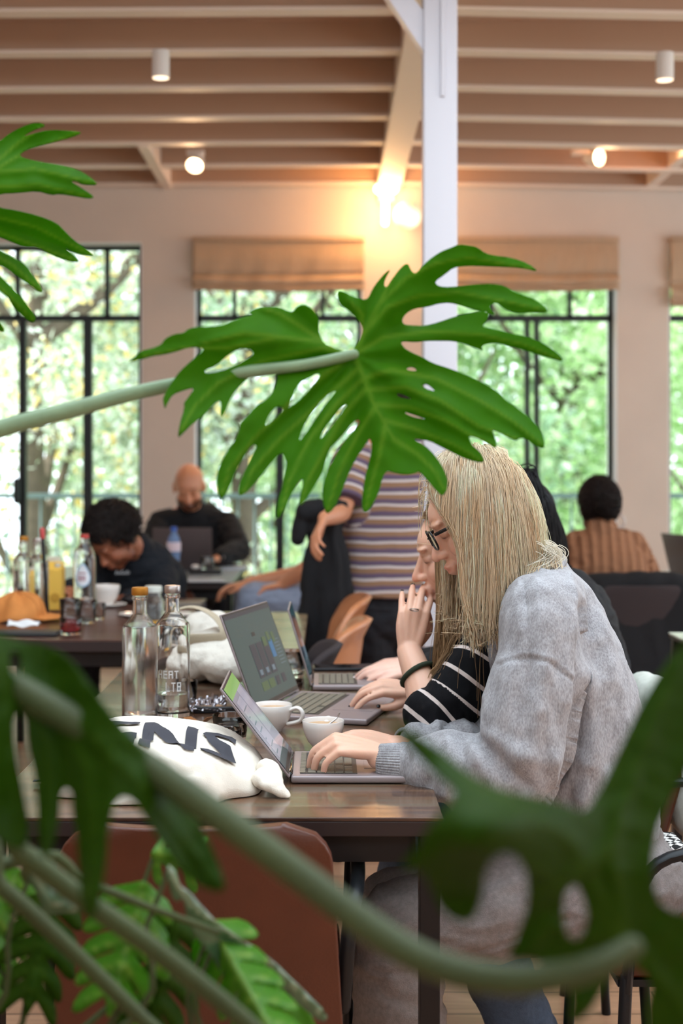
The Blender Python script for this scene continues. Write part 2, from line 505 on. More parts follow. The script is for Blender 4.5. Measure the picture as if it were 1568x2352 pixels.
# lamps ------------------------------------------------------------------
LAMPW = mat('lamp_white', srgb(235, 228, 222), .5)
GLOW = mat('lamp_glow', (1, .8, .6, 1), .5, emit=(1, .72, .45, 1), emit_s=7)
GLOWD = mat('lamp_glow_low', (1, .8, .6, 1), .5, emit=(1, .78, .55, 1), emit_s=1.6)
def light(name, kind, loc, energy, color, parent=None, size=.05, rot=None, spot=None):
    ld = bpy.data.lights.new(name, kind); ld.energy = energy; ld.color = color
    if kind in ('POINT', 'SPOT'): ld.shadow_soft_size = size
    if spot: ld.spot_size = spot; ld.spot_blend = .6
    o = bpy.data.objects.new(name, ld); COL.objects.link(o); o.location = loc
    if rot: o.rotation_euler = rot
    if parent: o.parent = parent; o.matrix_parent_inverse = PINV.get(parent.name, Matrix())
    return o
WARMC = (1, .62, .33)
def can(px, py, d, label):
    p = P(px, py, d); root = wempty('ceiling_spotlight', p, label, 'ceiling light', None)
    m = MB(); m.lathe([(.034, -.05), (.036, -.048), (.036, .06), (.0, .06)], p); m.build('housing', LAMPW, root)
    m = MB(); m.lathe([(.0, -.051), (.033, -.051), (.033, -.046), (.0, -.046)], p); m.build('lens', GLOWD, root)
    light('bulb_light', 'SPOT', p - Vector((0, 0, .06)), 12, (1, .75, .5), root, rot=(0, 0, 0), spot=1.6)
can(369, 151, 5.8, 'small white cylinder spotlight on the ceiling, left of the beam')
can(1526, 156, 5.8, 'small white cylinder spotlight on the ceiling at the right edge')
def swivel(px, py, d, aim, label, bx):
    p = P(px, py, d); root = wempty('ceiling_spotlight', p, label, 'ceiling light', None)
    a = Vector(aim).normalized(); rot = Vector((0, 0, 1)).rotation_difference(a).to_matrix()
    m = MB(); m.lathe([(.02, -.09), (.045, -.05), (.05, .02), (.047, .02), (.043, -.02), (.0, -.03)], p, rot=rot)
    m.tube([p - a * .05, p + Vector((bx, .02, .05)), Vector((p.x + bx, p.y + .02, ZC + .02))], .01); m.build('housing', LAMPW, root)
    m = MB(); m.ell(p - a * .004, .040); m.build('bulb', GLOW, root)
    light('bulb_light', 'SPOT', p + a * .06, 25, WARMC, root, rot=Vector((0, 0, -1)).rotation_difference(a).to_euler(), spot=2.2)
    m = MB(); m.box((p.x + bx, p.y + .02, ZC + .02), (.10, .06, .03), bev=.005); m.build('mount', LAMPW, root)
swivel(448, 377, 8.1, (-.1, -.75, -.65), 'lit round swivel spotlight on the ceiling above the left windows', 0)
swivel(1370, 362, 8.1, (.55, -.7, -.1), 'lit swivel spotlight on the ceiling above the right windows', -.09)
# wall lamp with bright tube and a globe beside it
p = P(886, 470, 8.88)
root = wempty('wall_lamp', p, 'glowing wall lamp with bright head and short tube under the beam end', 'lamp')
m = MB(); m.ell(P(886, 434, 8.86), (.075, .05, .042)); m.build('lamp_head', GLOW, root)
m = MB(); m.tube([P(885, 440, 8.86), P(884, 512, 8.86)], .02, interp=False); m.build('lamp_tube', GLOW, root)
m = MB(); m.box(P(886, 446, 8.97), (.1, .05, .1), bev=.01); m.build('wall_plate', LAMPW, root)
light('lamp_light', 'POINT', P(880, 480, 8.68), 9, (1, .55, .22), root, size=.08)
root = wempty('globe_lamp', P(936, 495, 8.8), 'round opal glass globe lamp beside the bright wall lamp', 'lamp')
m = MB(); m.ell(P(936, 495, 8.8), .088, seg=32, rings=20); m.build('globe', mat('opal_glass', (.95, .88, .8, 1), .25, emit=(1, .75, .5, 1), emit_s=.1), root)
m = MB(); m.tube([P(936, 495, 8.85), P(936, 495, 8.99)], .03, interp=False); m.build('wall_bracket', LAMPW, root)
light('globe_light', 'POINT', P(960, 520, 8.62), 3, (1, .6, .3), root, size=.08)
for n_, (px, e) in enumerate([(600, 8), (1240, 8), (200, 6)]):
    p = P(px, 350, 7.0); p.z = ZC - .03
# ------------------------------------------------------------------ garden beyond the windows
def tree(x, y, top, rad, col, label, seed, n=5200, leaf=.13, base=-4.0, ylean=0):
    rnd = np.random.default_rng(seed); random.seed(seed)
    root = wempty('garden_tree', (x, y, base), label, 'tree', 'trees outside the windows')
    bark = mat('bark', srgb(92, 82, 68), .9, noise_amt=.2, noise_scale=8)
    m = MB(); m.tube([(x, y, base), (x + .1, y, base + 2), (x - .1, y, (top + base) / 2 + 1), (x, y, top - .6)], [.22, .17, .12, .03], seg=10)
    for k in range(9):
        a = random.uniform(0, 2 * PI); z = random.uniform(-1, top - 1.5); r = rad * random.uniform(.6, .95)
        m.tube([(x, y, z), (x + math.cos(a) * r * .5, y + math.sin(a) * r * .5, z + .5), (x + math.cos(a) * r, y + math.sin(a) * r, z + 1.3)], [.07, .045, .015], seg=6)
    m.build('trunk', bark, root)
    # clumps of leaves
    nc = 46; cz = (top + base) / 2 + .6; hz = (top - base) / 2
    cen = []
    while len(cen) < nc:
        q = rnd.uniform(-1, 1, 3)
        if .25 < (q ** 2).sum() < 1: cen.append((x + q[0] * rad, y + q[1] * rad * .7, cz + q[2] * hz))
    cen = np.array(cen); ci = rnd.integers(0, nc, n)
    pos = cen[ci] + rnd.normal(0, 1, (n, 3)) * rad * np.array([.17, .17, .15])
    d = rnd.normal(0, 1, (n, 3)); d /= np.linalg.norm(d, axis=1)[:, None]
    e = np.cross(d, rnd.normal(0, 1, (n, 3))); e /= np.linalg.norm(e, axis=1)[:, None]
    s = leaf * rnd.uniform(.6, 1.2, n)[:, None]
    nn_ = np.cross(d, e)
    V = np.stack([pos - d * s, pos + e * s * .5 + nn_ * s * .12, pos + d * s, pos - e * s * .5 + nn_ * s * .12], 1).reshape(-1, 3)
    me = bpy.data.meshes.new('foliage'); me.from_pydata(V.tolist(), [], np.arange(4 * n).reshape(-1, 4).tolist())
    cols = np.array([c_[:3] for c_ in col])[rnd.integers(0, len(col), n)] * rnd.uniform(.75, 1.25, (n, 1))
    at = me.color_attributes.new('tint', 'FLOAT_COLOR', 'POINT')
    at.data.foreach_set('color', np.concatenate([np.repeat(cols, 4, 0), np.ones((4 * n, 1))], 1).ravel())
    lm = mat('tree_leaf', (.2, .4, .1, 1), .35, attr='tint', translucent=.45, spec=.7)
    me.materials.append(lm); o = bpy.data.objects.new('foliage', me); COL.objects.link(o)
    o.parent = root; o.matrix_parent_inverse = PINV[root.name]
GR1 = [srgb(185, 200, 180), srgb(205, 214, 202), srgb(140, 158, 128), srgb(205, 212, 175), srgb(222, 230, 226), srgb(188, 204, 188), srgb(160, 178, 152), srgb(232, 206, 130)]
GR2 = [srgb(198, 224, 168), srgb(214, 234, 194), srgb(176, 206, 146), srgb(228, 240, 212)]
GR3 = [srgb(175, 205, 175), srgb(200, 220, 200), srgb(150, 178, 142), srgb(215, 225, 180)]
tree(-2.6, 13.0, 4.6, 1.7, GR1, 'grey green tree with some yellow leaves outside the left window', 1, n=19800, leaf=0.055)
tree(-.7, 13.6, 4.4, 1.5, GR1 + GR3, 'dense pale green tree outside the window with the bald man', 2, n=17600, leaf=0.055)
tree(.9, 15.0, 4.9, 1.7, GR2 + GR3, 'light green tree behind the white column', 3, n=15400, leaf=0.066)
tree(2.7, 15.5, 4.4, 1.9, GR2, 'bright fresh green tree outside the right window', 4, n=19800, leaf=0.072)
tree(4.4, 13.8, 4.7, 1.4, GR2, 'bright green tree outside the window at the right edge', 5, n=13200, leaf=0.066)
tree(-4.5, 17, 6.5, 2.5, GR1, 'tall grey green tree far behind on the left', 6, n=19800, leaf=0.099)
tree(-.6, 19, 6.2, 2.8, GR3, 'tall blue green tree far behind in the middle', 7, n=19800, leaf=0.110)
tree(3.6, 20, 6.4, 2.9, GR2, 'tall yellow green tree far behind on the right', 8, n=19800, leaf=0.110)
tree(7.0, 18, 6.4, 2.4, GR2, 'tall green tree farthest right in the garden', 9, n=15400, leaf=0.110)
gm = mat('lawn', srgb(110, 140, 80), .9, noise_amt=.2, noise_scale=2)
o = MB().box((0, 40, -4.27), (90, 62, .1)).build('lawn', gm, smooth=False); tag(o, 'green lawn below the garden trees', 'grass', kind='stuff')
# ------------------------------------------------------------------ tables
STEEL = mat('black_steel', srgb(28, 26, 28), .4, metal=.3)
def wood_mat(name, cols, bw, bh, rough, rot=0, ox=0):
    m = bpy.data.materials.new(name); m.use_nodes = True; N = m.node_tree.nodes; L = m.node_tree.links
    b = N['Principled BSDF']; tc = N.new('ShaderNodeTexCoord')
    mp0 = N.new('ShaderNodeMapping'); mp0.inputs['Rotation'].default_value = (0, 0, rot); mp0.inputs['Location'].default_value = (ox, .03, 0)
    L.new(tc.outputs['Object'], mp0.inputs[0])
    br = N.new('ShaderNodeTexBrick'); br.inputs['Scale'].default_value = 1; br.inputs['Brick Width'].default_value = bw
    br.inputs['Row Height'].default_value = bh; br.inputs['Mortar Size'].default_value = .0008; br.inputs['Bias'].default_value = -.1
    br.inputs['Color1'].default_value = (0, 0, 0, 1); br.inputs['Color2'].default_value = (1, 1, 1, 1); br.inputs['Mortar'].default_value = (.1, .1, .1, 1)
    L.new(mp0.outputs[0], br.inputs['Vector'])
    cr = N.new('ShaderNodeValToRGB'); cr.color_ramp.interpolation = 'LINEAR'
    el = cr.color_ramp.elements; el[0].color = cols[0]; el[1].color = cols[-1]
    for i, c in enumerate(cols[1:-1]): e = el.new((i + 1) / (len(cols) - 1)); e.color = c
    nz = N.new('ShaderNodeTexNoise'); nz.inputs['Scale'].default_value = 3; nz.inputs['Detail'].default_value = 8; nz.inputs['Distortion'].default_value = .6
    mp = N.new('ShaderNodeMapping'); mp.inputs['Scale'].default_value = (1.2, 14, 1)
    L.new(mp0.outputs[0], mp.inputs[0]); L.new(mp.outputs[0], nz.inputs['Vector'])
    ad = N.new('ShaderNodeMath'); ad.operation = 'MULTIPLY_ADD'; ad.inputs[1].default_value = .55
    sb = N.new('ShaderNodeMath'); sb.operation = 'MULTIPLY_ADD'; sb.inputs[1].default_value = 1.3; sb.inputs[2].default_value = -.4
    L.new(nz.outputs['Fac'], sb.inputs[0]); L.new(br.outputs['Color'], ad.inputs[0]); L.new(sb.outputs[0], ad.inputs[2])
    L.new(ad.outputs[0], cr.inputs[0]); L.new(cr.outputs[0], b.inputs['Base Color'])
    b.inputs['Roughness'].default_value = rough
    bp = N.new('ShaderNodeBump'); bp.inputs['Strength'].default_value = .08; bp.inputs['Distance'].default_value = .002
    L.new(nz.outputs['Fac'], bp.inputs['Height']); L.new(bp.outputs[0], b.inputs['Normal'])
    return m
TOPW = wood_mat('reclaimed_wood', [srgb(50, 36, 32), srgb(78, 56, 46), srgb(108, 78, 58), srgb(98, 88, 74), srgb(140, 112, 86)], .22, .07, .17)
DARKW = wood_mat('dark_table_wood', [srgb(58, 36, 32), srgb(84, 54, 46), srgb(98, 66, 56)], .9, .11, .28)
EDGE = mat('dark_table_edge', srgb(44, 32, 32), .45)
def table(name, x0, x1, y0, y1, topm, label, th=.030, z=.75, leg=.032, legs=True, apron=.05):
    root = wempty(name, ((x0 + x1) / 2, (y0 + y1) / 2, 0), label, 'table')
    m = MB(); m.box(((x0 + x1) / 2, (y0 + y1) / 2, z - .003), (x1 - x0, y1 - y0, .006), bev=.0015); m.build('tabletop', topm, root, smooth=False)
    m = MB(); m.box(((x0 + x1) / 2, (y0 + y1) / 2, z - .006 - (th - .006) / 2), (x1 - x0 - .001, y1 - y0 - .001, th - .006), bev=.002); m.build('table_edge', EDGE, root, smooth=False)
    m = MB(); zz = z - th - apron / 2
    for yy in (y0 + .05, y1 - .05): m.box(((x0 + x1) / 2, yy, zz), (x1 - x0 - .1, .02, apron))
    for xx in (x0 + .05, x1 - .05): m.box((xx, (y0 + y1) / 2, zz), (.02, y1 - y0 - .1, apron))
    m.build('apron', STEEL, root, smooth=False)
    if legs:
        for xx in (x0 + leg / 2 + .004, x1 - leg / 2 - .004):
            for yy in (y0 + .03, y1 - .03):
                m = MB(); m.box((xx, yy, (z - th) / 2), (leg, leg * 1.3, z - th), bev=.002); m.build('leg', STEEL, root, smooth=False)
    return root
table('long_table', -.545, .181, 2.21, 3.88, TOPW, 'long reclaimed wood table where the blonde women work on laptops')
table('table', -.47, -.07, 3.90, 5.28, wood_mat('light_wood', [srgb(120, 108, 88), srgb(150, 134, 108), srgb(166, 140, 110)], .5, .1, .25), 'narrow light wood table just beyond the far end of the long laptop table')
table('long_table', -2.3, -.49, 4.44, 5.80, DARKW, 'dark brown table on the left with the orange cap and glass bottles', th=.038)
table('table', -1.45, -.44, 6.62, 7.62, mat('grey_tabletop', srgb(150, 160, 170), .3, noise_amt=.05), 'grey table by the left windows where the bald man sits', th=.035)
table('table', 1.45, 2.7, 6.45, 7.3, mat('pale_tabletop', srgb(190, 192, 190), .3), 'pale table at the right edge beside the person in the brown sweater', th=.03)
table('side_table', 1.115, 1.8, 4.1, 4.64, mat('light_tabletop', srgb(205, 215, 205), .35), 'small white table with grey legs at the right edge behind the grey sweatshirt', th=.018)

# ------------------------------------------------------------------ glassware and crockery
GL = mat('clear_glass', (1, 1, 1, 1), 0, trans=1, ior=1.46)
GLF = mat('frosted_glass', (.97, .97, .97, 1), .12, trans=1, ior=1.4)
WATER = mat('water', (.98, 1, 1, 1), 0, trans=1, ior=1.33)
GOLD = mat('gold_cap', srgb(176, 116, 40), .42, metal=.6)
SILV = mat('silver_cap', srgb(190, 182, 180), .35, metal=1.)
ETCH = mat('etched_white', srgb(225, 225, 225), .8)
PORC = mat('porcelain', srgb(236, 230, 226), .18, coat=.5)
COFF = mat('coffee_foam', srgb(196, 160, 125), .6, noise_amt=.15, noise_scale=60)
def bottle(p, cap, label, s=1., fill=.20, frost=False, etch=False, parts=True):
    root = wempty('glass_bottle', p, label, 'bottle', 'clear glass water bottles with metal caps')
    R = .038 * s; hb = .205 * s; rn = .0150 * s; H = .270 * s; t = .0028
    out = [(0, 0), (R - .004, 0), (R, .004), (R, hb - .006), (R - .003, hb), (R - .008, hb + .004), (rn + .006, hb + .017 * s), (rn, hb + .024 * s), (rn, H)]
    inn = [(rn - t, H), (rn - t, hb + .024 * s), (R - .009, hb + .001), (R - t - .001, hb - .006), (R - t, .016), (R - .007, .012), (0, .012)]
    m = MB(); m.lathe(out + inn, p, seg=48); m.build('bottle_glass', GLF if frost else GL, root, angle=60)
    if fill:
        m = MB(); f = fill * s; m.lathe([(0, .0125), (R - t - .0006, .0165), (R - t - .0006, f), (0, f)], p, seg=40); m.build('water', WATER, root, angle=50)
    m = MB(); m.lathe([(0, H + .001), (rn + .0022, H - .001), (rn + .0028, H + .001), (rn + .0028, H + .013), (rn + .0015, H + .0155), (0, H + .0155)], p, seg=32)
    m.build('cap', cap, root, angle=50)
    m = MB(); m.lathe([(rn + .0005, H - .012), (rn + .0022, H - .010), (rn + .0022, H - .006), (rn + .0005, H - .004)], p, seg=32); m.build('neck_ring', GL, root)
    if etch:
        m = MB()
        rn_ = random.Random(3)
        def bar(a0, a1, z0, z1):
            def fn(u, v):
                a = a0 + (a1 - a0) * u
                return Vector((p.x + (R + .0004) * math.sin(a), p.y - (R + .0004) * math.cos(a), p.z + z0 + (z1 - z0) * v))
            m.grid(fn, 4, 1)
        # hand-set block letters, narrow caps in two rows
        def letter(ch, a, z, w=.24, h=.017):
            st = .055
            if ch in 'HMRBEALD': bar(a, a + st, z, z + h)
            if ch in 'HAM': bar(a + w - st, a + w, z, z + h)
            if ch in 'HAREB': bar(a, a + w, z + h * .45, z + h * .6)
            if ch in 'EARBT': bar(a, a + w, z + h * .86, z + h)
            if ch in 'ELB': bar(a, a + w, z, z + h * .14)
            if ch in 'RB': bar(a + w - st, a + w, z + h * .5, z + h); bar(a + w - st * 1.4, a + w - .02, z, z + h * .5)
            if ch == 'M': bar(a + w * .4, a + w * .6, z + h * .4, z + h)
            if ch == 'T': bar(a + w * .4, a + w * .6, z, z + h)
        for i, ch in enumerate('HEAT'): letter(ch, -.75 + i * .32, .088)
        for i, ch in enumerate('LIB'.replace('I', 'T')): letter(ch, -.28 + i * .32, .060, h=.02)
        m.build('etched_lettering', ETCH, root, smooth=False)
    return root
bottle(Vector(T(321, 1655)), GOLD, 'frosty glass water bottle with gold cap on the long table', fill=.203, frost=True)
bottle(Vector(T(396, 1646)), SILV, 'glass water bottle with silver cap and etched lettering on the long table', fill=.052, etch=True)
bottle(Vector(T(54, 1412)), GOLD, 'glass bottle with gold cap on the dark table, leftmost in the photo', s=1.0, fill=.2)
bottle(Vector(T(87, 1420)), SILV, 'glass bottle with silver cap on the dark table beside the yellow carton', s=1.0, fill=.2)

def tumbler(p, label, r=.036, h=.075, group='clear glass tumblers', fill=0, fm=None, z=.75):
    root = wempty('drinking_glass', p, label, 'glass', group)
    m = MB(); rb = r * .86
    m.lathe([(0, 0), (rb - .003, 0), (rb, .003), (r, h - .001), (r - .001, h), (r - .0022, h - .001), (rb - .002, .014), (rb - .007, .010), (0, .010)], p, seg=40)
    m.build('glass_wall', GL, root, angle=60)
    if fill:
        m = MB(); m.lathe([(0, .0105), (rb - .006, .012), (rb - .0025, .016), (rb - .0015 + (r - rb) * fill / h, fill), (0, fill)], p, seg=32); m.build('drink', fm or WATER, root, angle=50)
    return root
tumbler(Vector(T(529, 1701)), 'empty clear tumbler behind the white tote bag, farther of the two', h=.052)
tumbler(Vector(T(519, 1724)), 'empty clear tumbler behind the white tote bag, nearer of the two', h=.042, r=.031)
tumbler(Vector(T(428, 1625)), 'clear tumbler just behind the silver capped bottle', h=.062, r=.025)
tumbler(Vector(T(670, 1556)), 'clear tumbler with ice between the middle and far laptops', r=.036, h=.07, fill=.022)
RED = mat('red_drink', srgb(200, 70, 80), .1, trans=.8, ior=1.33)
tumbler(Vector(T(163, 1458)), 'short glass with red drink on the dark table edge', r=.038, h=.056, fill=.026, fm=RED)
tumbler(Vector(T(200, 1432)), 'clear tumbler on the dark table in front of the tall labelled bottle', r=.034, h=.08)
tumbler(Vector(T(228, 1424)), 'small clear tumbler on the dark table in front of the white cup', r=.022, h=.06)
tumbler(Vector(T(160, 1440)), 'tall clear glass in front of the wooden block on the dark table', r=.035, h=.095)

def cup(p, label, ang, r=.0405, h=.055, s=1., saucer=False, group='white coffee cups on the long table', handle=True, spoon=False):
    root = wempty('coffee_cup', p, label, 'cup', group)
    zb = 0
    m = MB()
    prof = [(0, .0), (.019, .0), (.020, .002), (.0205, .004), (.028, .012), (.0355, .026), (.0395, .040), (r, h - .001), (r - .001, h), (r - .0025, h - .001), (.0365, .040), (.0325, .027), (.025, .014), (0, .008)]
    m.lathe([(a * s, b * s) for a, b in prof], p, seg=48); m.build('cup_body', PORC, root, angle=60)
    m = MB(); m.lathe([(0, (h - .012) * s), (.0375 * s, (h - .012) * s), (.0375 * s, (h - .009) * s), (0, (h - .008) * s)], p, seg=40); m.build('coffee', COFF, root)
    d = Vector((math.cos(ang), math.sin(ang), 0))
    m = MB(); q = Vector(p)
    m.tube([q + d * (.037 * s) + Vector((0, 0, .044 * s)), q + d * (.055 * s) + Vector((0, 0, .050 * s)), q + d * (.066 * s) + Vector((0, 0, .040 * s)),
            q + d * (.060 * s) + Vector((0, 0, .024 * s)), q + d * (.034 * s) + Vector((0, 0, .016 * s))], [(.0042 * s, .006 * s)] * 5, ref=d.cross(Vector((0, 0, 1))), seg=12, sub=5)
    m.build('handle', PORC, root)
    return root
cup(Vector(T(626, 1678)), 'white coffee cup with its handle to the right, behind the nearest laptop', math.radians(-20))
pc = Vector(T(742, 1719))
cup(pc, 'white coffee cup with a spoon standing next to the nearest laptop keyboard', math.radians(80), s=1.)
m = MB(); m.tube([pc + Vector((.010, .0, .046)), pc + Vector((.026, .012, .056)), pc + Vector((.031, .014, .066))], .0016, seg=8); m.ell(pc + Vector((.007, -.001, .0455)), (.008, .006, .002))
tag(m.build('coffee_spoon', SILV), 'small metal spoon sticking out of the nearer white cup', 'spoon')
pq = Vector(T(243, 1392)); pq.z = .757
cup(pq, 'white coffee cup on a saucer on the dark table by the man writing', math.radians(180), s=1.35, group=None)
def plate(p, r, label, cat='plate', group=None, m_=None):
    m = MB(); m.lathe([(0, 0), (r * .6, 0), (r * .65, .002), (r, .010), (r - .001, .012), (r * .62, .005), (0, .004)], p, seg=40)
    return tag(m.build('saucer' if cat == 'saucer' else 'plate', m_ or PORC, angle=60), label, cat, group)
plate(Vector(T(246, 1393)), .075, 'white saucer under the white cup on the dark table', 'saucer')
plate(Vector(T(310, 1416)), .06, 'white plate on the dark table behind the gold capped bottle')
plate(Vector(T(402, 1416)), .07, 'white plate on the dark table right of the juice jar')

# juice jar
p = Vector(T(352, 1440)); root = wempty('juice_jar', p, 'clear glass jar with white lid and a little orange juice', 'jar')
m = MB(); m.lathe([(0, 0), (.033, 0), (.036, .004), (.036, .09), (.026, .104), (.026, .118), (.0235, .118), (.0235, .105), (.033, .09), (.033, .006), (0, .006)], p, seg=32); m.build('jar_glass', GLF, root, angle=60)
m = MB(); m.lathe([(0, .0065), (.0325, .0065), (.0325, .024), (0, .024)], p, seg=24); m.build('juice', mat('orange_juice', srgb(250, 180, 30), .4), root)
m = MB(); m.lathe([(0, .119), (.028, .117), (.029, .119), (.029, .136), (.027, .138), (0, .138)], p, seg=24); m.build('lid', mat('white_lid', srgb(215, 220, 215), .4), root)
# labelled soda water bottle
p = Vector(T(194, 1408)); root = wempty('water_bottle', p, 'tall clear bottle with a drop shaped blue and white label and red cap', 'bottle')
m = MB(); m.lathe([(0, 0), (.038, 0), (.041, .005), (.041, .19), (.036, .225), (.022, .25), (.016, .262), (.016, .275), (.0135, .275), (.0135, .26), (.034, .222), (.0385, .19), (.0385, .01), (0, .008)], p, seg=40); m.build('bottle_glass', GL, root, angle=60)
m = MB(); m.lathe([(0, .276), (.0165, .276), (.0165, .29), (0, .291)], p, seg=24); m.build('cap', mat('red_cap', srgb(196, 70, 66), .4), root)
def drop(sc, mt, nm, off):
    m = MB()
    def fn(u, v):
        th = u * 2 * PI; rr = v * sc
        x = .030 * math.sin(th) * rr * (1 if math.cos(th) < 0 else (1 - .45 * math.cos(th))); z = .036 * math.cos(th) * rr * (1.45 if math.cos(th) > 0 else 1)
        a = x / .041; R_ = .041 + off
        return Vector((p.x + R_ * math.sin(a), p.y - R_ * math.cos(a), p.z + .135 + z))
    m.grid(fn, 36, 4, closed_u=True); return m.build(nm, mt, root)
drop(1., mat('label_blue', srgb(150, 185, 215), .5), 'label_border', .0006); drop(.86, mat('label_white', srgb(225, 228, 235), .5), 'label', .0010)
m = MB()
for i, (a0, w_, z0, h_) in enumerate([(-.42, .10, .121, .020), (-.24, .10, .121, .020), (-.06, .10, .121, .020), (.12, .10, .121, .020), (-.38, .68, .148, .004)]):
    m.grid(lambda u, v: Vector((p.x + .0425 * math.sin(a0 + w_ * u), p.y - .0425 * math.cos(a0 + w_ * u), p.z + z0 + h_ * v)), 3, 1)
m.build('label_lettering', mat('label_ink', srgb(150, 60, 80), .6), root, smooth=False)
# yellow carton with folded paper top, straw like stick
p = Vector(T(124, 1404)); root = wempty('juice_carton', p, 'yellow drink carton with gable top standing on a wooden coaster', 'carton')
YEL = mat('yellow_card', srgb(255, 206, 92), .5)
m = MB(); pp = p + Vector((0, 0, .008)); m.box(pp + Vector((0, 0, .075)), (.07, .07, .15), bev=.003)
vs = [pp + Vector(q) for q in [(-.035, -.035, .15), (.035, -.035, .15), (.035, .035, .15), (-.035, .035, .15), (-.03, -.003, .178), (.03, -.003, .178), (.03, .003, .178), (-.03, .003, .178)]]
m.add(vs, [(0, 1, 5, 4), (2, 3, 7, 6), (1, 2, 6, 5), (3, 0, 4, 7), (4, 5, 6, 7), (0, 3, 2, 1)]); m.build('carton_body', YEL, root, smooth=False)
m = MB(); m.box(pp + Vector((0, 0, .186)), (.05, .008, .02), bev=.002); m.lathe([(0, 0), (.012, 0), (.012, .014), (0, .014)], pp + Vector((.018, -.018, .158)), seg=16); m.build('cap', mat('carton_cap', srgb(225, 215, 195), .5), root)
m = MB(); m.lathe([(.012, 0), (.018, 0), (.018, .001), (.012, .001)], pp + Vector((.01, -.0358, .045)), seg=24, rot=Matrix.Rotation(PI / 2, 3, 'X')); m.build('printed_mark', mat('carton_ink', srgb(214, 160, 60), .6), root)
m = MB(); m.box(p + Vector((0, 0, .004)), (.13, .11, .008), bev=.002); tag(m.build('coaster', mat('coaster_wood', srgb(120, 82, 58), .5)), 'square wooden coaster under the yellow carton', 'coaster')
q = Vector(T(112, 1432)); root = wempty('marker_pen', q, 'black stick with a red and white end leaning behind the glass bottles', 'pen')
b0 = Vector((P(110, 1400, 5.0))); b0.z = .752; b1 = P(98, 1235, 5.0)
m = MB(); m.tube([b0, b1], .007, interp=False, seg=10); m.build('pen_body', mat('black_plastic', srgb(20, 20, 22), .4), root)
dd = (b1 - b0).normalized(); m = MB(); m.tube([b1 + dd * .001, b1 + dd * .028], .0085, interp=False, seg=10); m.build('pen_cap', mat('pen_red', srgb(205, 80, 80), .4), root)
p = Vector(T(167, 1412)); m = MB(); m.box(p + Vector((0, 0, .03)), (.08, .05, .06), bev=.004)
tag(m.build('wooden_block', mat('block_wood', srgb(190, 150, 118), .6)), 'small pale wooden block sign among the glasses on the dark table', 'block')
# orange cap
def capmesh(p, label):
    root = wempty('baseball_cap', p, label, 'cap')
    OR = mat('orange_canvas', srgb(214, 138, 72), .85, noise_amt=.06, noise_scale=50, bump=.4, bump_scale=300)
    m = MB()
    def fn(u, v):
        th = u * 2 * PI; t = v * PI / 2
        r = math.sin(t) ** .9; z = math.cos(t)
        x = .115 * r * math.cos(th); y = .09 * r * math.sin(th); zz = .095 * z * (1 - .25 * max(0, -math.cos(th)) * r)
        w = .008 * math.sin(th * 3 + 1.5 * v * 4) * r + .006 * math.sin(th * 7)
        return p + Vector((x + w * math.cos(th), y + w * math.sin(th), zz + .002 + w * .6))
    m.grid(fn, 48, 16, closed_u=True); m.build('crown', OR, root, angle=180, solid=.003)
    m = MB()
    def fb(u, v):
        a = (u - .5) * 1.9; r0 = .095; 
        x = math.cos(a) * (.10 + .085 * v); y = math.sin(a) * (.088 + .01 * v)
        return p + Vector((x, y, .012 - .006 * v + .012 * math.cos(a * 1.2) * (1 - v * .3)))
    m.grid(fb, 24, 8); m.build('brim', OR, root, angle=180, solid=.004)
    m = MB(); m.ell(p + Vector((0, 0, .098)), (.008, .008, .005)); m.build('button', OR, root)
    m = MB()
    for k in range(6):
        a = k * PI / 3 + .3
        m.tube([fn(a / 2 / PI, v / 10) + Vector((0, 0, .001)) for v in range(0, 11)], .0016, seg=6, sub=1)
    m.build('stitching', mat('orange_stitch', srgb(186, 112, 55), .9), root)
capmesh(Vector(T(38, 1425)), 'orange canvas baseball cap lying on the dark table, brim to the right')
m = MB(); p = Vector(T(55, 1450)); p.z = .763
m.grid(lambda u, v: p + Vector(((u - .5) * .10, (v - .5) * .05, .004 + .018 * math.exp(-((v - .5) * 3) ** 2) + .004 * math.sin(u * 9 + v * 5))), 20, 10)
tag(m.build('paper_napkin', mat('napkin', srgb(235, 238, 242), .9), solid=.002, angle=180), 'crumpled white paper napkin lying on the black folder', 'napkin')
p = Vector(T(50, 1458)); m = MB(); m.box(p + Vector((-.05, 0, .006)), (.34, .10, .012), bev=.003)
tag(m.build('folder', mat('black_folder', srgb(42, 44, 46), .5)), 'flat black folder on the dark table in front of the orange cap', 'folder')
p = Vector(T(422, 1392)); m = MB(); m.box(p + Vector((-.02, 0, .008)), (.18, .10, .016), bev=.004)
tag(m.build('tray', mat('grey_tray', srgb(120, 112, 104), .6)), 'small grey wooden tray at the far right corner of the dark table', 'tray')
p = Vector(T(305, 1386)); m = MB(); m.ell(p + Vector((0, 0, .018)), (.05, .03, .018)); m.tube([p, p + Vector((.09, 0, .01))], .008)
tag(fuse(m, 'sunglasses_case', mat('dark_case', srgb(38, 36, 40), .5), voxel=.003), 'small dark pouch on the dark table beside the white saucer', 'pouch')
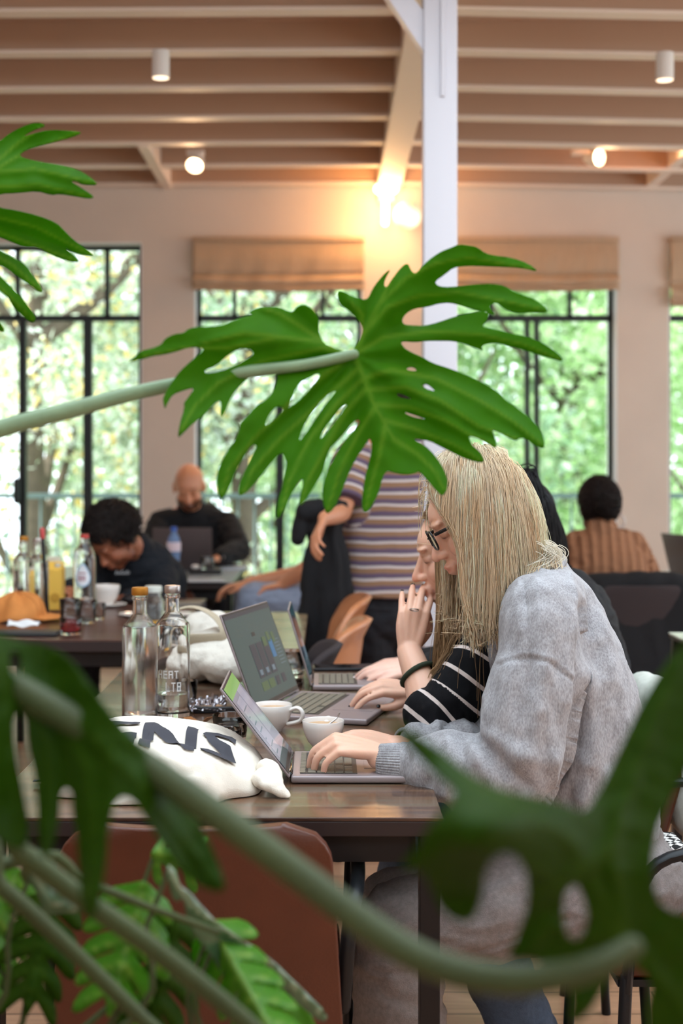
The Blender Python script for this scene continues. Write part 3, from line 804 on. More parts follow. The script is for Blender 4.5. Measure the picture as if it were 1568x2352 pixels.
# far table things
p = Vector(T(399, 1319)); root = wempty('water_bottle', p, 'blue plastic water bottle with dark blue cap on the far grey table', 'bottle')
m = MB(); m.lathe([(0, 0), (.030, 0), (.034, .01), (.034, .05), (.029, .075), (.034, .11), (.034, .15), (.026, .185), (.013, .205), (.013, .215), (0, .215)], p, seg=28); m.build('bottle_body', mat('blue_plastic', srgb(150, 180, 225), .15, trans=.5, ior=1.2), root, angle=60)
m = MB(); m.lathe([(0, .216), (.0155, .216), (.0155, .236), (0, .237)], p, seg=20); m.build('cap', mat('blue_cap', srgb(50, 90, 180), .4), root)
m = MB(); m.lathe([(.0345, .115), (.0352, .115), (.0352, .16), (.0345, .16)], p, seg=28); m.build('label', mat('pink_label', srgb(225, 205, 215), .5), root)
p = Vector(T(472, 1318)); m = MB(); m.box(p + Vector((0, 0, .012)), (.16, .10, .024), bev=.004); tag(m.build('tray', mat('black_tray', srgb(30, 28, 30), .5)), 'low black tray on the far grey table beside the blue bottle', 'tray')
q = p + Vector((0, 0, .024)); tumbler(q + Vector((.01, .0, 0)), 'small clear glass standing on the far black tray', r=.035, h=.06, group=None)
m = MB(); m.ell(p + Vector((-.05, -.01, .036)), (.022, .02, .012)); tag(m.build('sugar_bowl', PORC), 'tiny white bowl on the far black tray', 'bowl')
p = Vector(T(455, 1337)); m = MB(); m.box(p + Vector((0, .02, .004)), (.24, .05, .008), bev=.002); tag(m.build('notebook', mat('white_paper', srgb(205, 210, 220), .6)), 'thin white notebook at the near edge of the far grey table', 'notebook')
m = MB(); p = Vector(T(535, 1306)); m.box(p + Vector((0, 0, .004)), (.14, .19, .008), bev=.002); tag(m.build('notebook', mat('blue_paper', srgb(175, 190, 205), .6)), 'pale blue notebook on the right end of the far grey table', 'notebook')

# ------------------------------------------------------------------ laptops
ALU = mat('grey_aluminium', srgb(150, 138, 140), .4, metal=.3)
ALUD = mat('dark_aluminium', srgb(96, 84, 84), .4, metal=.5)
KEYW = mat('key_well', srgb(62, 60, 58), .5)
KEY = mat('key', srgb(118, 112, 100), .5)
BEZ = mat('screen_bezel', srgb(12, 14, 16), .08)
def scr(name, c, e=.5, rough=.06):
    return mat(name, (c[0] * .15, c[1] * .15, c[2] * .15, 1), rough, emit=c, emit_s=e)
def laptop(loc, rz, openang, w, d, label, content, lid_m=ALU, group=None, cat='laptop', ld=None):
    ld = ld or d
    """local x runs from the hinge towards the typist, y along the hinge"""
    root = empty('laptop', loc, label, cat, group, rz)
    m = MB(); m.box((d / 2, 0, .0078), (d, w, .0125), bev=.004); m.build('base', lid_m, root)
    m = MB(); m.box((d * .30, 0, .0143), (d * .46, w * .82, .0008)); m.build('key_well', KEYW, root, smooth=False)
    m = MB(); rows = 6; 
    for r in range(rows):
        n = 14 if r else 14
        x = d * .09 + r * d * .074; kh = d * .062 if r else d * .045
        y = -w * .40
        while y < w * .39:
            kw = w * .8 / n - .0022
            if r == rows - 1 and abs(y + w * .02) < w * .12:
                m.box((x, w * .0, .0156), (kh, w * .30, .0016), bev=.0004); y = w * .16; continue
            m.box((x, y + kw / 2, .0156), (kh, kw, .0016), bev=.0004); y += kw + .0022
    m.build('keyboard', KEY, root, smooth=False)
    m = MB(); m.box((d * .77, 0, .0144), (d * .36, w * .42, .0006), bev=.0002); m.build('trackpad', ALU, root, smooth=False)
    m = MB(); m.box((d * .985, 0, .013), (.004, w * .16, .003)); m.build('lid_notch', BEZ, root, smooth=False)
    R_ = Matrix.Rotation(-openang, 3, 'Y')     # direction x turned upwards by openang
    hz = Vector((-.001, 0, .013))
    def lid(mb, x0, x1, y0, y1, z0, z1, bev=0): 
        c = Vector(((x0 + x1) / 2, (y0 + y1) / 2, -(z0 + z1) / 2)); mb.box(hz + R_ @ c, (x1 - x0, y1 - y0, z1 - z0), rot=R_, bev=bev)
    m = MB(); lid(m, .0, ld, -w / 2, w / 2, -.0045, 0, .0018); m.build('lid', lid_m, root)
    m = MB(); lid(m, .006, ld - .002, -w / 2 + .002, w / 2 - .002, 0, .0006); sc = m.build('screen', BEZ, root, smooth=False)
    PINV[sc.name] = Matrix()
    m = MB(); m.tube([(-.002, -w * .4, .012), (-.002, w * .4, .012)], .005, seg=10, interp=False); m.build('hinge', BEZ, root)
    for (nm, x0, x1, y0, y1, mt, h) in content:
        m = MB(); a = .016; lid(m, a + (ld - a - .006) * x0, a + (ld - a - .006) * x1, -w / 2 + .006 + (w - .012) * y0, -w / 2 + .006 + (w - .012) * y1, .0006, .0008 + h); m.build(nm, mt, sc, smooth=False)
    return root
G1 = scr('page_grey', srgb(140, 142, 156), .55); G2 = scr('page_light', srgb(168, 168, 182), .55); TEAL = scr('page_teal', srgb(52, 84, 84), .42, .03)
TEALD = scr('page_dark_teal', srgb(34, 60, 66), .8, .04)
DK = scr('page_black', srgb(28, 36, 52), .6); BL = scr('page_blue', srgb(30, 90, 130), .8); GRN = scr('page_green', srgb(60, 84, 50), .7); SKYS = scr('page_slate', srgb(82, 100, 112), .8)
GREEN_IM = scr('picture_green', srgb(130, 178, 90), .6)
c1 = [('page', 0, 1, 0, 1, G1, 0), ('page_column', .1, .80, .12, .5, G2, .0003), ('page_column', .3, .9, .56, .9, G2, .0003)]
# text lines as thin bars
for k in range(7): c1.append(('text_line', .14 + k * .09, .155 + k * .09, .16, .16 + .3 * (.6 + .4 * math.sin(k * 2.3)), SKYS, .0006))
c1 += [('picture', .0, .09, .0, 1, TEALD, .0004), ('picture', .86, 1., .0, 1., GREEN_IM, .0004)]
h1a = Vector(T(664, 1803)); h1b = Vector(T(681, 1722))
laptop((-.061, 2.438 + .108, .7502), 0, math.radians(128), .216, .215, 'grey laptop nearest the camera, under the hands of the grey sweatshirt', c1, ld=.193)
c2 = [('page', 0, 1, 0, 1, TEAL, 0), ('page_bar', .955, 1, 0, 1, DK, .0003)]
for j, (a, b_) in enumerate([(.30, .42), (.44, .56), (.58, .70)]):
    c2 += [('picture', .24, .62, a, b_, DK, .0004), ('picture', .27, .33, a + .03, b_ - .03, SKYS, .0007)]
c2 += [('picture', .40, .60, .72, .80, BL, .0004), ('picture', .55, .66, .60, .68, GRN, .0008), ('picture', .58, .70, .72, .78, GRN, .0004), ('picture', .56, .68, .82, .88, GRN, .0004)]
for (a, b_, mt) in [(.28, .42, GRN), (.44, .56, GRN), (.60, .68, DK), (.74, .82, DK)]: c2.append(('picture', .10, .2, a, b_, mt, .0004))
for k in range(5): c2.append(('text_line', .66 + k * .06, .666 + k * .06, .22, .22 + .4 * (.6 + .4 * math.sin(k * 1.7)), TEALD, .0003))
for k in range(8): c2.append(('text_line', .30 + k * .04, .308 + k * .04, .83, .95, SKYS, .0003))
c2.append(('round_mark', .70, .745, .43, .50, BEZ, .0004))
ang2 = math.atan2(.24, .07) - PI / 2
h2 = Vector((-.106, 3.20, .7502))
laptop(h2, -math.atan2(.065, .24), math.radians(111), .33, .242, 'larger grey laptop in the middle with a teal web page on screen', c2, ld=.226)
c3 = [('page', 0, 1, 0, 1, TEALD, 0), ('picture', .3, .9, .1, .45, DK, .0003), ('picture', .2, .5, .5, .9, SKYS, .0003)]
laptop((-.034, 3.54, .7502), 0, math.radians(107), .205, .205, 'farthest laptop on the long table, screen seen almost edge on', c3, ld=.193)
laptop((-.735, 7.28, .7502), PI / 2, math.radians(102), .30, .215, 'brown grey laptop seen from behind in front of the bald man', [('page', 0, 1, 0, 1, G2, 0)], lid_m=ALUD)
laptop((1.72, 6.75, .7502), math.radians(20), math.radians(105), .30, .21, 'dark grey laptop on the pale table at the right edge', [('page', 0, 1, 0, 1, G1, 0)], lid_m=ALUD)
# phones
def phone(p, rz, label, w=.075, l=.155, case=None):
    root = empty('phone', p, label, 'phone', None, rz)
    m = MB(); m.box((0, 0, .0045), (l, w, .009), bev=.003); m.build('phone_body', case or mat('phone_black', srgb(22, 22, 28), .3), root)
    m = MB(); m.box((0, 0, .0091), (l - .008, w - .006, .0006)); m.build('screen', BEZ, root, smooth=False)
    return root
phone(Vector(T(826, 1713)) + Vector((0, .035, 0)), .1, 'black phone on the table between the nearest cup and hands', l=.13)
phone(Vector(T(800, 1536)) + Vector((0, -.01, 0)), .05, 'dark phone lying behind the farthest laptop', l=.19, w=.08)
# keys
p = Vector(T(672, 1575)); m = MB(); rr = random.Random(5)
for k in range(5):
    a = rr.uniform(-1, 1); m.tube([p + Vector((-.02, 0, .003 + k * .002)), p + Vector((.02 * math.cos(a), .02 * math.sin(a), .004 + k * .002))], [.0035, .005], seg=8)
m.lathe([(.013, -.0012), (.0155, 0), (.013, .0012), (.0115, 0)], p + Vector((.0, -.012, .004)), closed=True, seg=24)
tag(m.build('key_bunch', mat('dark_keys', srgb(84, 70, 62), .35, metal=.8)), 'small bunch of keys beside the clear tumbler with ice', 'keys')

# ------------------------------------------------------------------ tote bag with lettering
CANV = mat('cream_canvas', srgb(236, 228, 216), .9, noise_amt=.03, noise_scale=90, bump=.3, bump_scale=500)
cxb, cyb, ax, ay = -.285, 2.445, .185, .16
def bag_h(x, y):
    u = (x - cxb) / ax; v = (y - cyb) / ay
    r = (abs(u) ** 2.6 + abs(v) ** 2.6)
    base = max(0., 1 - r) ** .42
    h = .098 * base * (1 - .18 * u) * (1 + .10 * v)
    h -= .016 * math.exp(-((v + .38 + .12 * u) / .10) ** 2) * base              # long fold across the front
    n_ = noise.noise(Vector((x * 22, y * 30, 3.))) * .014 + (1 - abs(noise.noise(Vector((x * 30 + y * 25, y * 60, 9.)))) * 3) * .006
    return max(.0015, h + n_ * min(1, base * 1.3) * (.30 + 1.1 / (1 + math.exp((v + .68) * 22)))) 
root = wempty('tote_bag', (cxb, cyb, .75), 'white canvas tote bag with large dark lettering lying on the long table', 'bag')
m = MB()
def ftop(i, j):
    a = i * 2 * PI; r = j
    x = cxb + ax * r * math.copysign(abs(math.cos(a)) ** .77, math.cos(a)); y = cyb + ay * r * math.copysign(abs(math.sin(a)) ** .77, math.sin(a))
    edge = 1 + .04 * math.sin(a * 9) * r + .05 * math.sin(a * 4 + 1) * r
    x = cxb + (x - cxb) * edge; y = cyb + (y - cyb) * edge
    return Vector((x, y, .752 + bag_h(x, y) * (1 - j ** 14) ** .6))
m.grid(ftop, 140, 60, closed_u=True); m.build('bag_fabric', CANV, root, angle=180, solid=.002)
m = MB(); m.tube([(-.10, 2.37, .775), (-.085, 2.345, .77), (-.07, 2.34, .758), (-.062, 2.335, .753)], [(.028, .02), (.02, .012), (.012, .007), (.006, .003)], seg=12)
m.tube([(-.10, 2.40, .785), (-.088, 2.385, .782), (-.082, 2.375, .768)], [.018, .014, .008], seg=12)
fuse(m, 'bag_corner', CANV, root, voxel=.003, disp=lambda c, n: vnoise(c, 60) * .003)
INK = mat('print_ink', srgb(66, 66, 74), .9)
def text_on(txt, size, fn, mt, name, parent, extr=0, offset=0., shear=0., space=1.):
    cu = bpy.data.curves.new('txt', 'FONT'); cu.body = txt; cu.size = size; cu.align_x = 'LEFT'; cu.offset = offset; cu.resolution_u = 3; cu.space_character = space; cu.shear = shear
    to = bpy.data.objects.new('txt', cu); COL.objects.link(to)
    dg = bpy.context.evaluated_depsgraph_get(); dg.update()
    me = bpy.data.meshes.new_from_object(to.evaluated_get(dg)); bpy.data.objects.remove(to)
    bm = bmesh.new(); bm.from_mesh(me)
    bmesh.ops.triangulate(bm, faces=bm.faces)
    for _ in range(3):
        long = [e for e in bm.edges if e.calc_length() > size * .12]
        if long: bmesh.ops.subdivide_edges(bm, edges=long, cuts=1); bmesh.ops.triangulate(bm, faces=bm.faces)
    for v in bm.verts: v.co = fn(v.co.x, v.co.y)
    bm.to_mesh(me); bm.free(); me.name = name; me.materials.clear(); me.materials.append(mt)
    o = bpy.data.objects.new(name, me); COL.objects.link(o)
    if parent: o.parent = parent; o.matrix_parent_inverse = PINV.get(parent.name, Matrix())
    return o
def bagmap(x, y):
    X = -.50 + x; Y = 2.345 + y
    return Vector((X, Y, .7568 + bag_h(X, Y)))
text_on('TIENS', .135, bagmap, INK, 'printed_lettering', root, offset=.0035, space=1.0)
def bagmap2(x, y):
    X = -.365 + x; Y = 2.30 + y
    return Vector((X, Y, .7542 + bag_h(X, Y)))
m = MB()
for k in range(6): m.tube([bagmap2(.0 + k * .008, .02), bagmap2(.012 + k * .008, .03 - k * .001), bagmap2(.028 + k * .007, .038 - k * .002)], [.0012, .002, .0012], seg=6)
m.build('printed_strokes', INK, root)

# soft pale bag behind the bottles
PALE = mat('pale_knit', srgb(214, 208, 198), .9, noise_amt=.05, noise_scale=40, bump=1., bump_scale=260)
p = Vector((-.30, 3.66, .75)); root = wempty('shoulder_bag', p, 'soft pale grey shoulder bag with tan strap behind the water bottles', 'bag')
m = MB()
m.ell((-.30, 3.64, .815), (.105, .13, .066)); m.ell((-.25, 3.56, .80), (.07, .10, .052)); m.ell((-.30, 3.74, .86), (.08, .09, .05), rot=Matrix.Rotation(.3, 3, 'Y'))
m.ell((-.33, 3.62, .80), (.09, .10, .05))
def bd(c, n):
    return vnoise(c, (18, 18, 22), 2) * .012 + crease(c, [(-.36, 3.50, .86), (-.28, 3.49, .85), (-.20, 3.50, .845), (-.15, 3.55, .84)], -.012, .010) + vnoise(c, 50, 5) * .003
fuse(m, 'bag_body', PALE, root, voxel=.005, disp=bd)
m = MB(); st = [(-.40, 3.62, .86), (-.395, 3.62, .915), (-.35, 3.62, .935), (-.30, 3.60, .925), (-.265, 3.58, .895), (-.262, 3.565, .865), (-.30, 3.55, .862), (-.36, 3.54, .862)]
m.tube(st, [(.004, .016)] * len(st), ref=(0, 1, .2), seg=12, sub=5); m.build('strap', mat('tan_strap', srgb(178, 164, 142), .85, bump=.5, bump_scale=300), root)
# foil wrapper and open snack tray
p = Vector(T(474, 1632)); m = MB(); rr = random.Random(8)
def fo(u, v):
    x = (u - .5) * .09; y = (v - .5) * .09
    return Vector((p.x + x, p.y + y, .7535 + .022 * abs(noise.noise(Vector((u * 5, v * 5, 1)))) + .020 * u * v + .006 * rr.random()))
m.grid(fo, 26, 26); tag(m.build('foil_wrapper', mat('foil', srgb(165, 160, 165), .22, metal=1.), smooth=False, solid=.0004), 'crumpled silver foil wrapper beside the silver capped bottle', 'wrapper')
m = MB(); q = Vector(T(492, 1642)); m.box(q + Vector((.012, .05, .008)), (.12, .075, .016), bev=.004)
tag(m.build('chocolate_box', mat('black_box', srgb(24, 22, 26), .35)), 'flat black box partly under the foil wrapper', 'box')
m = MB(); q = Vector(T(450, 1672)); m.grid(lambda u, v: q + Vector(((u - .5) * .05 + v * .012, (v - .5) * .05, .004 + .022 * abs(u - .5) * 2 * (1 - v * .3))), 12, 6)
tag(m.build('folded_card', mat('amber_card', srgb(140, 88, 45), .5), solid=.001, smooth=False), 'folded amber brown card right of the silver capped bottle', 'card')
# ------------------------------------------------------------------ the big philodendron between the camera and the tables
def leaf_mat(name, c, vein, trans=.45, rough=.38, spec=.5):
    m = bpy.data.materials.new(name); m.use_nodes = True; N = m.node_tree.nodes; L = m.node_tree.links
    b = N['Principled BSDF']; a = N.new('ShaderNodeAttribute'); a.attribute_name = 'vein'
    nz = N.new('ShaderNodeTexNoise'); nz.inputs['Scale'].default_value = 22; nz.inputs['Detail'].default_value = 4
    tc = N.new('ShaderNodeTexCoord'); L.new(tc.outputs['Object'], nz.inputs['Vector'])
    m1 = N.new('ShaderNodeMix'); m1.data_type = 'RGBA'; m1.inputs[6].default_value = c; m1.inputs[7].default_value = (c[0] * 1.5, c[1] * 1.35, c[2] * 1.3, 1)
    L.new(nz.outputs['Fac'], m1.inputs[0])
    m2 = N.new('ShaderNodeMix'); m2.data_type = 'RGBA'; m2.inputs[7].default_value = vein
    L.new(a.outputs['Fac'], m2.inputs[0]); L.new(m1.outputs[2], m2.inputs[6])
    L.new(m2.outputs[2], b.inputs['Base Color']); b.inputs['Roughness'].default_value = rough; b.inputs['Specular IOR Level'].default_value = spec
    tr = N.new('ShaderNodeBsdfTranslucent'); ms = N.new('ShaderNodeMixShader'); ms.inputs[0].default_value = trans
    L.new(m2.outputs[2], tr.inputs['Color']); L.new(b.outputs[0], ms.inputs[1]); L.new(tr.outputs[0], ms.inputs[2]); L.new(ms.outputs[0], N['Material Output'].inputs[0])
    return m
def in_poly(x, y, poly):
    c = False; n = len(poly); j = n - 1
    for i in range(n):
        xi, yi = poly[i]; xj, yj = poly[j]
        if (yi > y) != (yj > y) and x < (xj - xi) * (y - yi) / (yj - yi) + xi: c = not c
        j = i
    return c
def smooth_poly(poly, n=1):
    for _ in range(n):
        q = []
        for i in range(len(poly)):
            a = poly[i]; b = poly[(i + 1) % len(poly)]
            q.append((a[0] * .75 + b[0] * .25, a[1] * .75 + b[1] * .25)); q.append((a[0] * .25 + b[0] * .75, a[1] * .25 + b[1] * .75))
        poly = q
    return poly
def leaf_mesh(name, outline, holes, veins, depth, m, parent, step=7., thick=.0012, rel=None, vw=4.5):
    """a lobed leaf blade: outline in the photo's pixels, spread over its own curved surface depth(px,py)"""
    outline = smooth_poly(outline); holes = [smooth_poly(h) for h in holes]
    verts = [Vector(p) for p in outline]; edges = [(i, (i + 1) % len(outline)) for i in range(len(outline))]
    for h in holes:
        b = len(verts); verts += [Vector(p) for p in h]; edges += [(b + i, b + (i + 1) % len(h)) for i in range(len(h))]
    xs = [p[0] for p in outline]; ys = [p[1] for p in outline]; rr = random.Random(1)
    y = min(ys); row = 0
    while y < max(ys):
        x = min(xs) + (step / 2 if row % 2 else 0)
        while x < max(xs):
            q = (x + rr.uniform(-.5, .5), y + rr.uniform(-.5, .5))
            if in_poly(*q, outline) and not any(in_poly(*q, h) for h in holes): verts.append(Vector(q))
            x += step
        y += step * .87; row += 1
    vo, eo, fo_, *_ = delaunay_2d_cdt(verts, edges, [], 0, 1e-5)
    keep = []
    for f in fo_:
        cx_ = sum(vo[i].x for i in f) / 3; cy_ = sum(vo[i].y for i in f) / 3
        if in_poly(cx_, cy_, outline) and not any(in_poly(cx_, cy_, h) for h in holes): keep.append(f)
    px = np.array([(v.x, v.y) for v in vo]); vd = np.full(len(px), 1e9); al = np.zeros(len(px))
    for ve in veins:
        pts = [np.array(p, float) for p in ve]; nseg = len(pts) - 1
        for k, (a, b) in enumerate(zip(pts[:-1], pts[1:])):
            ab = b - a; t = np.clip(((px - a) @ ab) / (ab @ ab), 0, 1)
            d = np.linalg.norm(px - (a + t[:, None] * ab), axis=1)
            vd = np.minimum(vd, d / (1.25 - (k + t) / nseg * .75))
    co = []
    for (x, y), dv in zip(px, vd):
        dd = depth(x, y) - .005 * math.exp(-(dv / 16) ** 2) + .003 * noise.noise(Vector((x / 40, y / 40, 1)))
        co.append(P(x, y, dd))
    me = bpy.data.meshes.new(name); me.from_pydata([tuple(c) for c in co], [], [tuple(f) for f in keep])
    w = np.exp(-(vd / vw) ** 2)
    at = me.attributes.new('vein', 'FLOAT', 'POINT'); at.data.foreach_set('value', w)
    me.materials.append(m); me.polygons.foreach_set('use_smooth', [True] * len(me.polygons))
    fix_normals(me); me.polygons.foreach_set('use_smooth', [True] * len(me.polygons))
    o = bpy.data.objects.new(name, me); COL.objects.link(o); o.parent = parent; o.matrix_parent_inverse = PINV[parent.name]
    md = o.modifiers.new('thickness', 'SOLIDIFY'); md.thickness = thick; md.offset = 0
    return o
def crop(pts, ox, oy, k): return [(ox + x * k, oy + y * k) for x, y in pts]
PB = Vector((-1.15, 1.25, 0))
plant = wempty('philodendron', PB, 'large philodendron with deeply cut green leaves, rising in front of the tables', 'plant')
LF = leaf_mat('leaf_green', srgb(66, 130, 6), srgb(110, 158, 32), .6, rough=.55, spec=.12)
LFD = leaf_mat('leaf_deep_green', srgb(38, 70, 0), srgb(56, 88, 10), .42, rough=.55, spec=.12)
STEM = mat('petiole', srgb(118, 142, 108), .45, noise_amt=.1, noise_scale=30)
STEMD = mat('petiole_olive', srgb(58, 70, 32), .6, noise_amt=.15, noise_scale=12)
# hero leaf
Lp = crop([(1400, 470), (1330, 445), (1270, 420), (1243, 365), (1236, 300), (1240, 265), (1215, 215), (1180, 182), (1140, 165), (1095, 180), (1070, 215), (1040, 212), (985, 183), (900, 183), (840, 190), (785, 215), (815, 237), (760, 245), (690, 270), (620, 300), (540, 310), (470, 308), (400, 320), (370, 350), (310, 355), (250, 385), (225, 425), (160, 450), (90, 465), (50, 510), (8, 540), (90, 522), (170, 497), (230, 490), (320, 470), (400, 443), (480, 443), (502, 462), (450, 500), (400, 545), (350, 590), (310, 640), (270, 700), (235, 770), (240, 800), (248, 842), (270, 790), (300, 745), (380, 715), (440, 700), (400, 760), (368, 800), (375, 830), (345, 930), (328, 1032), (370, 990), (430, 930), (500, 880), (560, 810), (600, 778), (612, 805), (605, 860), (612, 898), (640, 850), (660, 790), (700, 720), (760, 660), (810, 620), (870, 598), (965, 600), (972, 650), (950, 720), (900, 780), (830, 820), (780, 880), (725, 935), (732, 965), (700, 1040), (650, 1110), (600, 1200), (580, 1290), (588, 1380), (610, 1425), (640, 1385), (680, 1300), (700, 1240), (740, 1170), (790, 1090), (822, 1064), (842, 1080), (820, 1115), (790, 1180), (740, 1280), (718, 1350), (725, 1402), (780, 1370), (850, 1290), (920, 1200), (980, 1130), (1008, 1122), (1032, 1190), (1020, 1240), (1005, 1330), (975, 1430), (962, 1525), (980, 1545), (1000, 1510), (1025, 1465), (1060, 1390), (1105, 1310), (1135, 1282), (1137, 1330), (1112, 1410), (1115, 1466), (1150, 1430), (1200, 1350), (1260, 1250), (1285, 1150), (1310, 1090), (1350, 1050), (1395, 1000), (1440, 945), (1480, 905), (1505, 915), (1490, 950), (1440, 1000), (1385, 1065), (1340, 1150), (1295, 1230), (1265, 1320), (1262, 1430), (1283, 1520), (1335, 1480), (1385, 1370), (1425, 1260), (1475, 1160), (1535, 1070)], 290, 640, .3571)
Rp = crop([(232, 1345), (252, 1395), (240, 1480), (205, 1600), (186, 1720), (180, 1800), (192, 1860), (230, 1840), (262, 1790), (296, 1716), (320, 1620), (345, 1572), (400, 1585), (470, 1600), (540, 1590), (570, 1575), (620, 1630), (680, 1700), (728, 1748), (760, 1700), (760, 1620), (720, 1530), (660, 1450), (610, 1405), (560, 1378), (530, 1355), (560, 1358), (640, 1368), (720, 1410), (800, 1450), (880, 1490), (1000, 1522), (1012, 1495), (980, 1440), (930, 1400), (910, 1362), (905, 1338), (940, 1340), (980, 1355), (1030, 1380), (1090, 1425), (1096, 1390), (1075, 1320), (1062, 1295), (1120, 1310), (1180, 1350), (1230, 1368), (1244, 1350), (1290, 1350), (1350, 1400), (1418, 1428), (1422, 1370), (1390, 1290), (1330, 1220), (1240, 1150), (1150, 1090), (1125, 1058), (1050, 1000), (950, 950), (860, 910), (770, 875), (660, 840), (590, 800), (520, 770), (470, 740), (443, 702), (460, 692), (540, 700), (620, 690), (700, 690), (800, 690), (880, 710), (960, 740), (1002, 758), (992, 725), (1040, 705), (1120, 705), (1200, 730), (1300, 755), (1400, 790), (1480, 812), (1548, 832), (1530, 790), (1450, 730), (1380, 690), (1300, 660), (1200, 640), (1100, 615), (1020, 600), (995, 588), (1035, 540), (1045, 488), (960, 493), (880, 510), (810, 525), (700, 565), (600, 590), (500, 585), (462, 577), (450, 545), (480, 500), (540, 467), (620, 460), (700, 436), (780, 430), (860, 450), (950, 480), (1020, 495), (1082, 516), (1062, 480), (1045, 450), (1090, 425), (1130, 460), (1180, 490), (1260, 505), (1330, 495), (1428, 502), (1442, 480), (1390, 430), (1310, 390), (1220, 360), (1150, 315), (1060, 300), (950, 305), (830, 320), (740, 325), (690, 312), (674, 285), (740, 240), (800, 190), (870, 180), (980, 180), (1100, 185), (1200, 190), (1290, 200), (1384, 222), (1310, 165), (1200, 125), (1080, 110), (1020, 95), (960, 50), (900, 40), (840, 32), (780, 58), (720, 80), (660, 120), (600, 170), (560, 220), (535, 233), (512, 205), (495, 165), (470, 170), (430, 210), (385, 270), (350, 328), (330, 315), (335, 275), (378, 200), (340, 225), (290, 280), (250, 340), (225, 400), (190, 410), (160, 400), (110, 385), (60, 355), (10, 345), (25, 440), (90, 480), (140, 530), (180, 580), (190, 620), (160, 690), (120, 750), (112, 775)], 770, 550, .338)
outline = Lp + Rp
holes = [crop([(500, 590), (580, 560), (640, 500), (720, 450), (790, 448), (820, 475), (808, 500), (760, 525), (700, 560), (600, 600), (510, 612)], 290, 640, .3571),
         crop([(890, 940), (920, 870), (965, 822), (1005, 828), (1010, 850), (960, 900), (905, 945)], 290, 640, .3571),
         crop([(1035, 830), (1080, 730), (1115, 665), (1170, 640), (1230, 605), (1252, 625), (1200, 690), (1130, 770), (1060, 825)], 290, 640, .3571),
         crop([(1110, 1040), (1130, 970), (1180, 880), (1240, 800), (1300, 740), (1350, 717), (1338, 740), (1280, 810), (1220, 900), (1160, 990), (1122, 1040)], 290, 640, .3571),
         crop([(1240, 1040), (1268, 970), (1330, 890), (1380, 825), (1428, 802), (1392, 850), (1335, 930), (1275, 1010)], 290, 640, .3571),
         crop([(478, 878), (515, 864), (552, 880), (548, 898), (495, 893)], 770, 550, .338),
         crop([(415, 1052), (430, 1042), (510, 1075), (505, 1088), (430, 1072)], 770, 550, .338),
         crop([(468, 1170), (560, 1200), (625, 1224), (545, 1212), (482, 1188)], 770, 550, .338),
         crop([(588, 990), (622, 980), (668, 1018), (680, 1036), (605, 1015)], 770, 550, .338)]
A = (812, 815)
veins = [[A, (835, 868), (856, 925), (880, 965), (905, 1010)],
         [A, (740, 785), (640, 775), (520, 800), (420, 800), (330, 818)], [(740, 785), (690, 750), (640, 720), (600, 708)], [(640, 775), (560, 765), (460, 790)],
         [A, (740, 800), (600, 830), (500, 880), (450, 930), (415, 990)],
         [A, (745, 860), (660, 930), (580, 1010), (525, 1080), (508, 1135)], [(825, 845), (740, 920), (640, 1010), (580, 1080), (558, 1130)],
         [(835, 868), (770, 930), (710, 1010), (665, 1100), (645, 1175)], [(843, 890), (790, 950), (740, 1040), (700, 1120), (692, 1155)],
         [(862, 935), (820, 1000), (780, 1080), (752, 1170)], [(885, 975), (870, 1050), (850, 1120), (838, 1175)],
         [(905, 1010), (960, 1045), (1000, 1085), (1020, 1125)], [(880, 965), (950, 985), (1040, 1020), (1105, 1058)],
         [(862, 930), (940, 935), (1020, 965), (1080, 1000), (1135, 1025)], [(850, 895), (930, 890), (1010, 920), (1100, 980), (1185, 1008)],
         [(835, 868), (900, 850), (1000, 870), (1100, 920), (1180, 970), (1245, 1022)],
         [A, (880, 775), (980, 762), (1100, 768), (1200, 790), (1285, 825)],
         [A, (840, 760), (890, 705), (960, 680), (1050, 672), (1150, 690), (1250, 712)],
         [(840, 760), (870, 700), (930, 640), (1000, 605), (1080, 592), (1220, 618)], [(832, 770), (830, 720), (800, 690)], [(850, 740), (880, 680), (905, 640)]]
def hd(x, y):
    r = math.hypot(x - 812, y - 815)
    return 1.86 + .055 * math.sin((x - 812) / 330.) - .07 * (r / 450.) ** 2 + .010 * math.sin(math.atan2(y - 815, x - 812) * 9) * min(1, r / 200) - .05 * (y - 815) / 400.
leaf_mesh('leaf', outline, holes, veins, hd, LF, plant)
def petiole(pts, r, m=STEM, label=None):
    mb = MB(); mb.tube(pts, r, seg=14, sub=5); return mb.build('petiole', m, plant)
petiole([P(812, 814, 1.845), P(700, 838, 1.83), P(540, 858, 1.80), P(330, 898, 1.77), P(150, 945, 1.73), P(0, 985, 1.70), P(-220, 1060, 1.64), Vector((-.75, 1.5, 1.0)), PB + Vector((.12, .05, .55))],
        [.0068, .0075, .0082, .0092, .0105, .011, .0125, .015, .02])
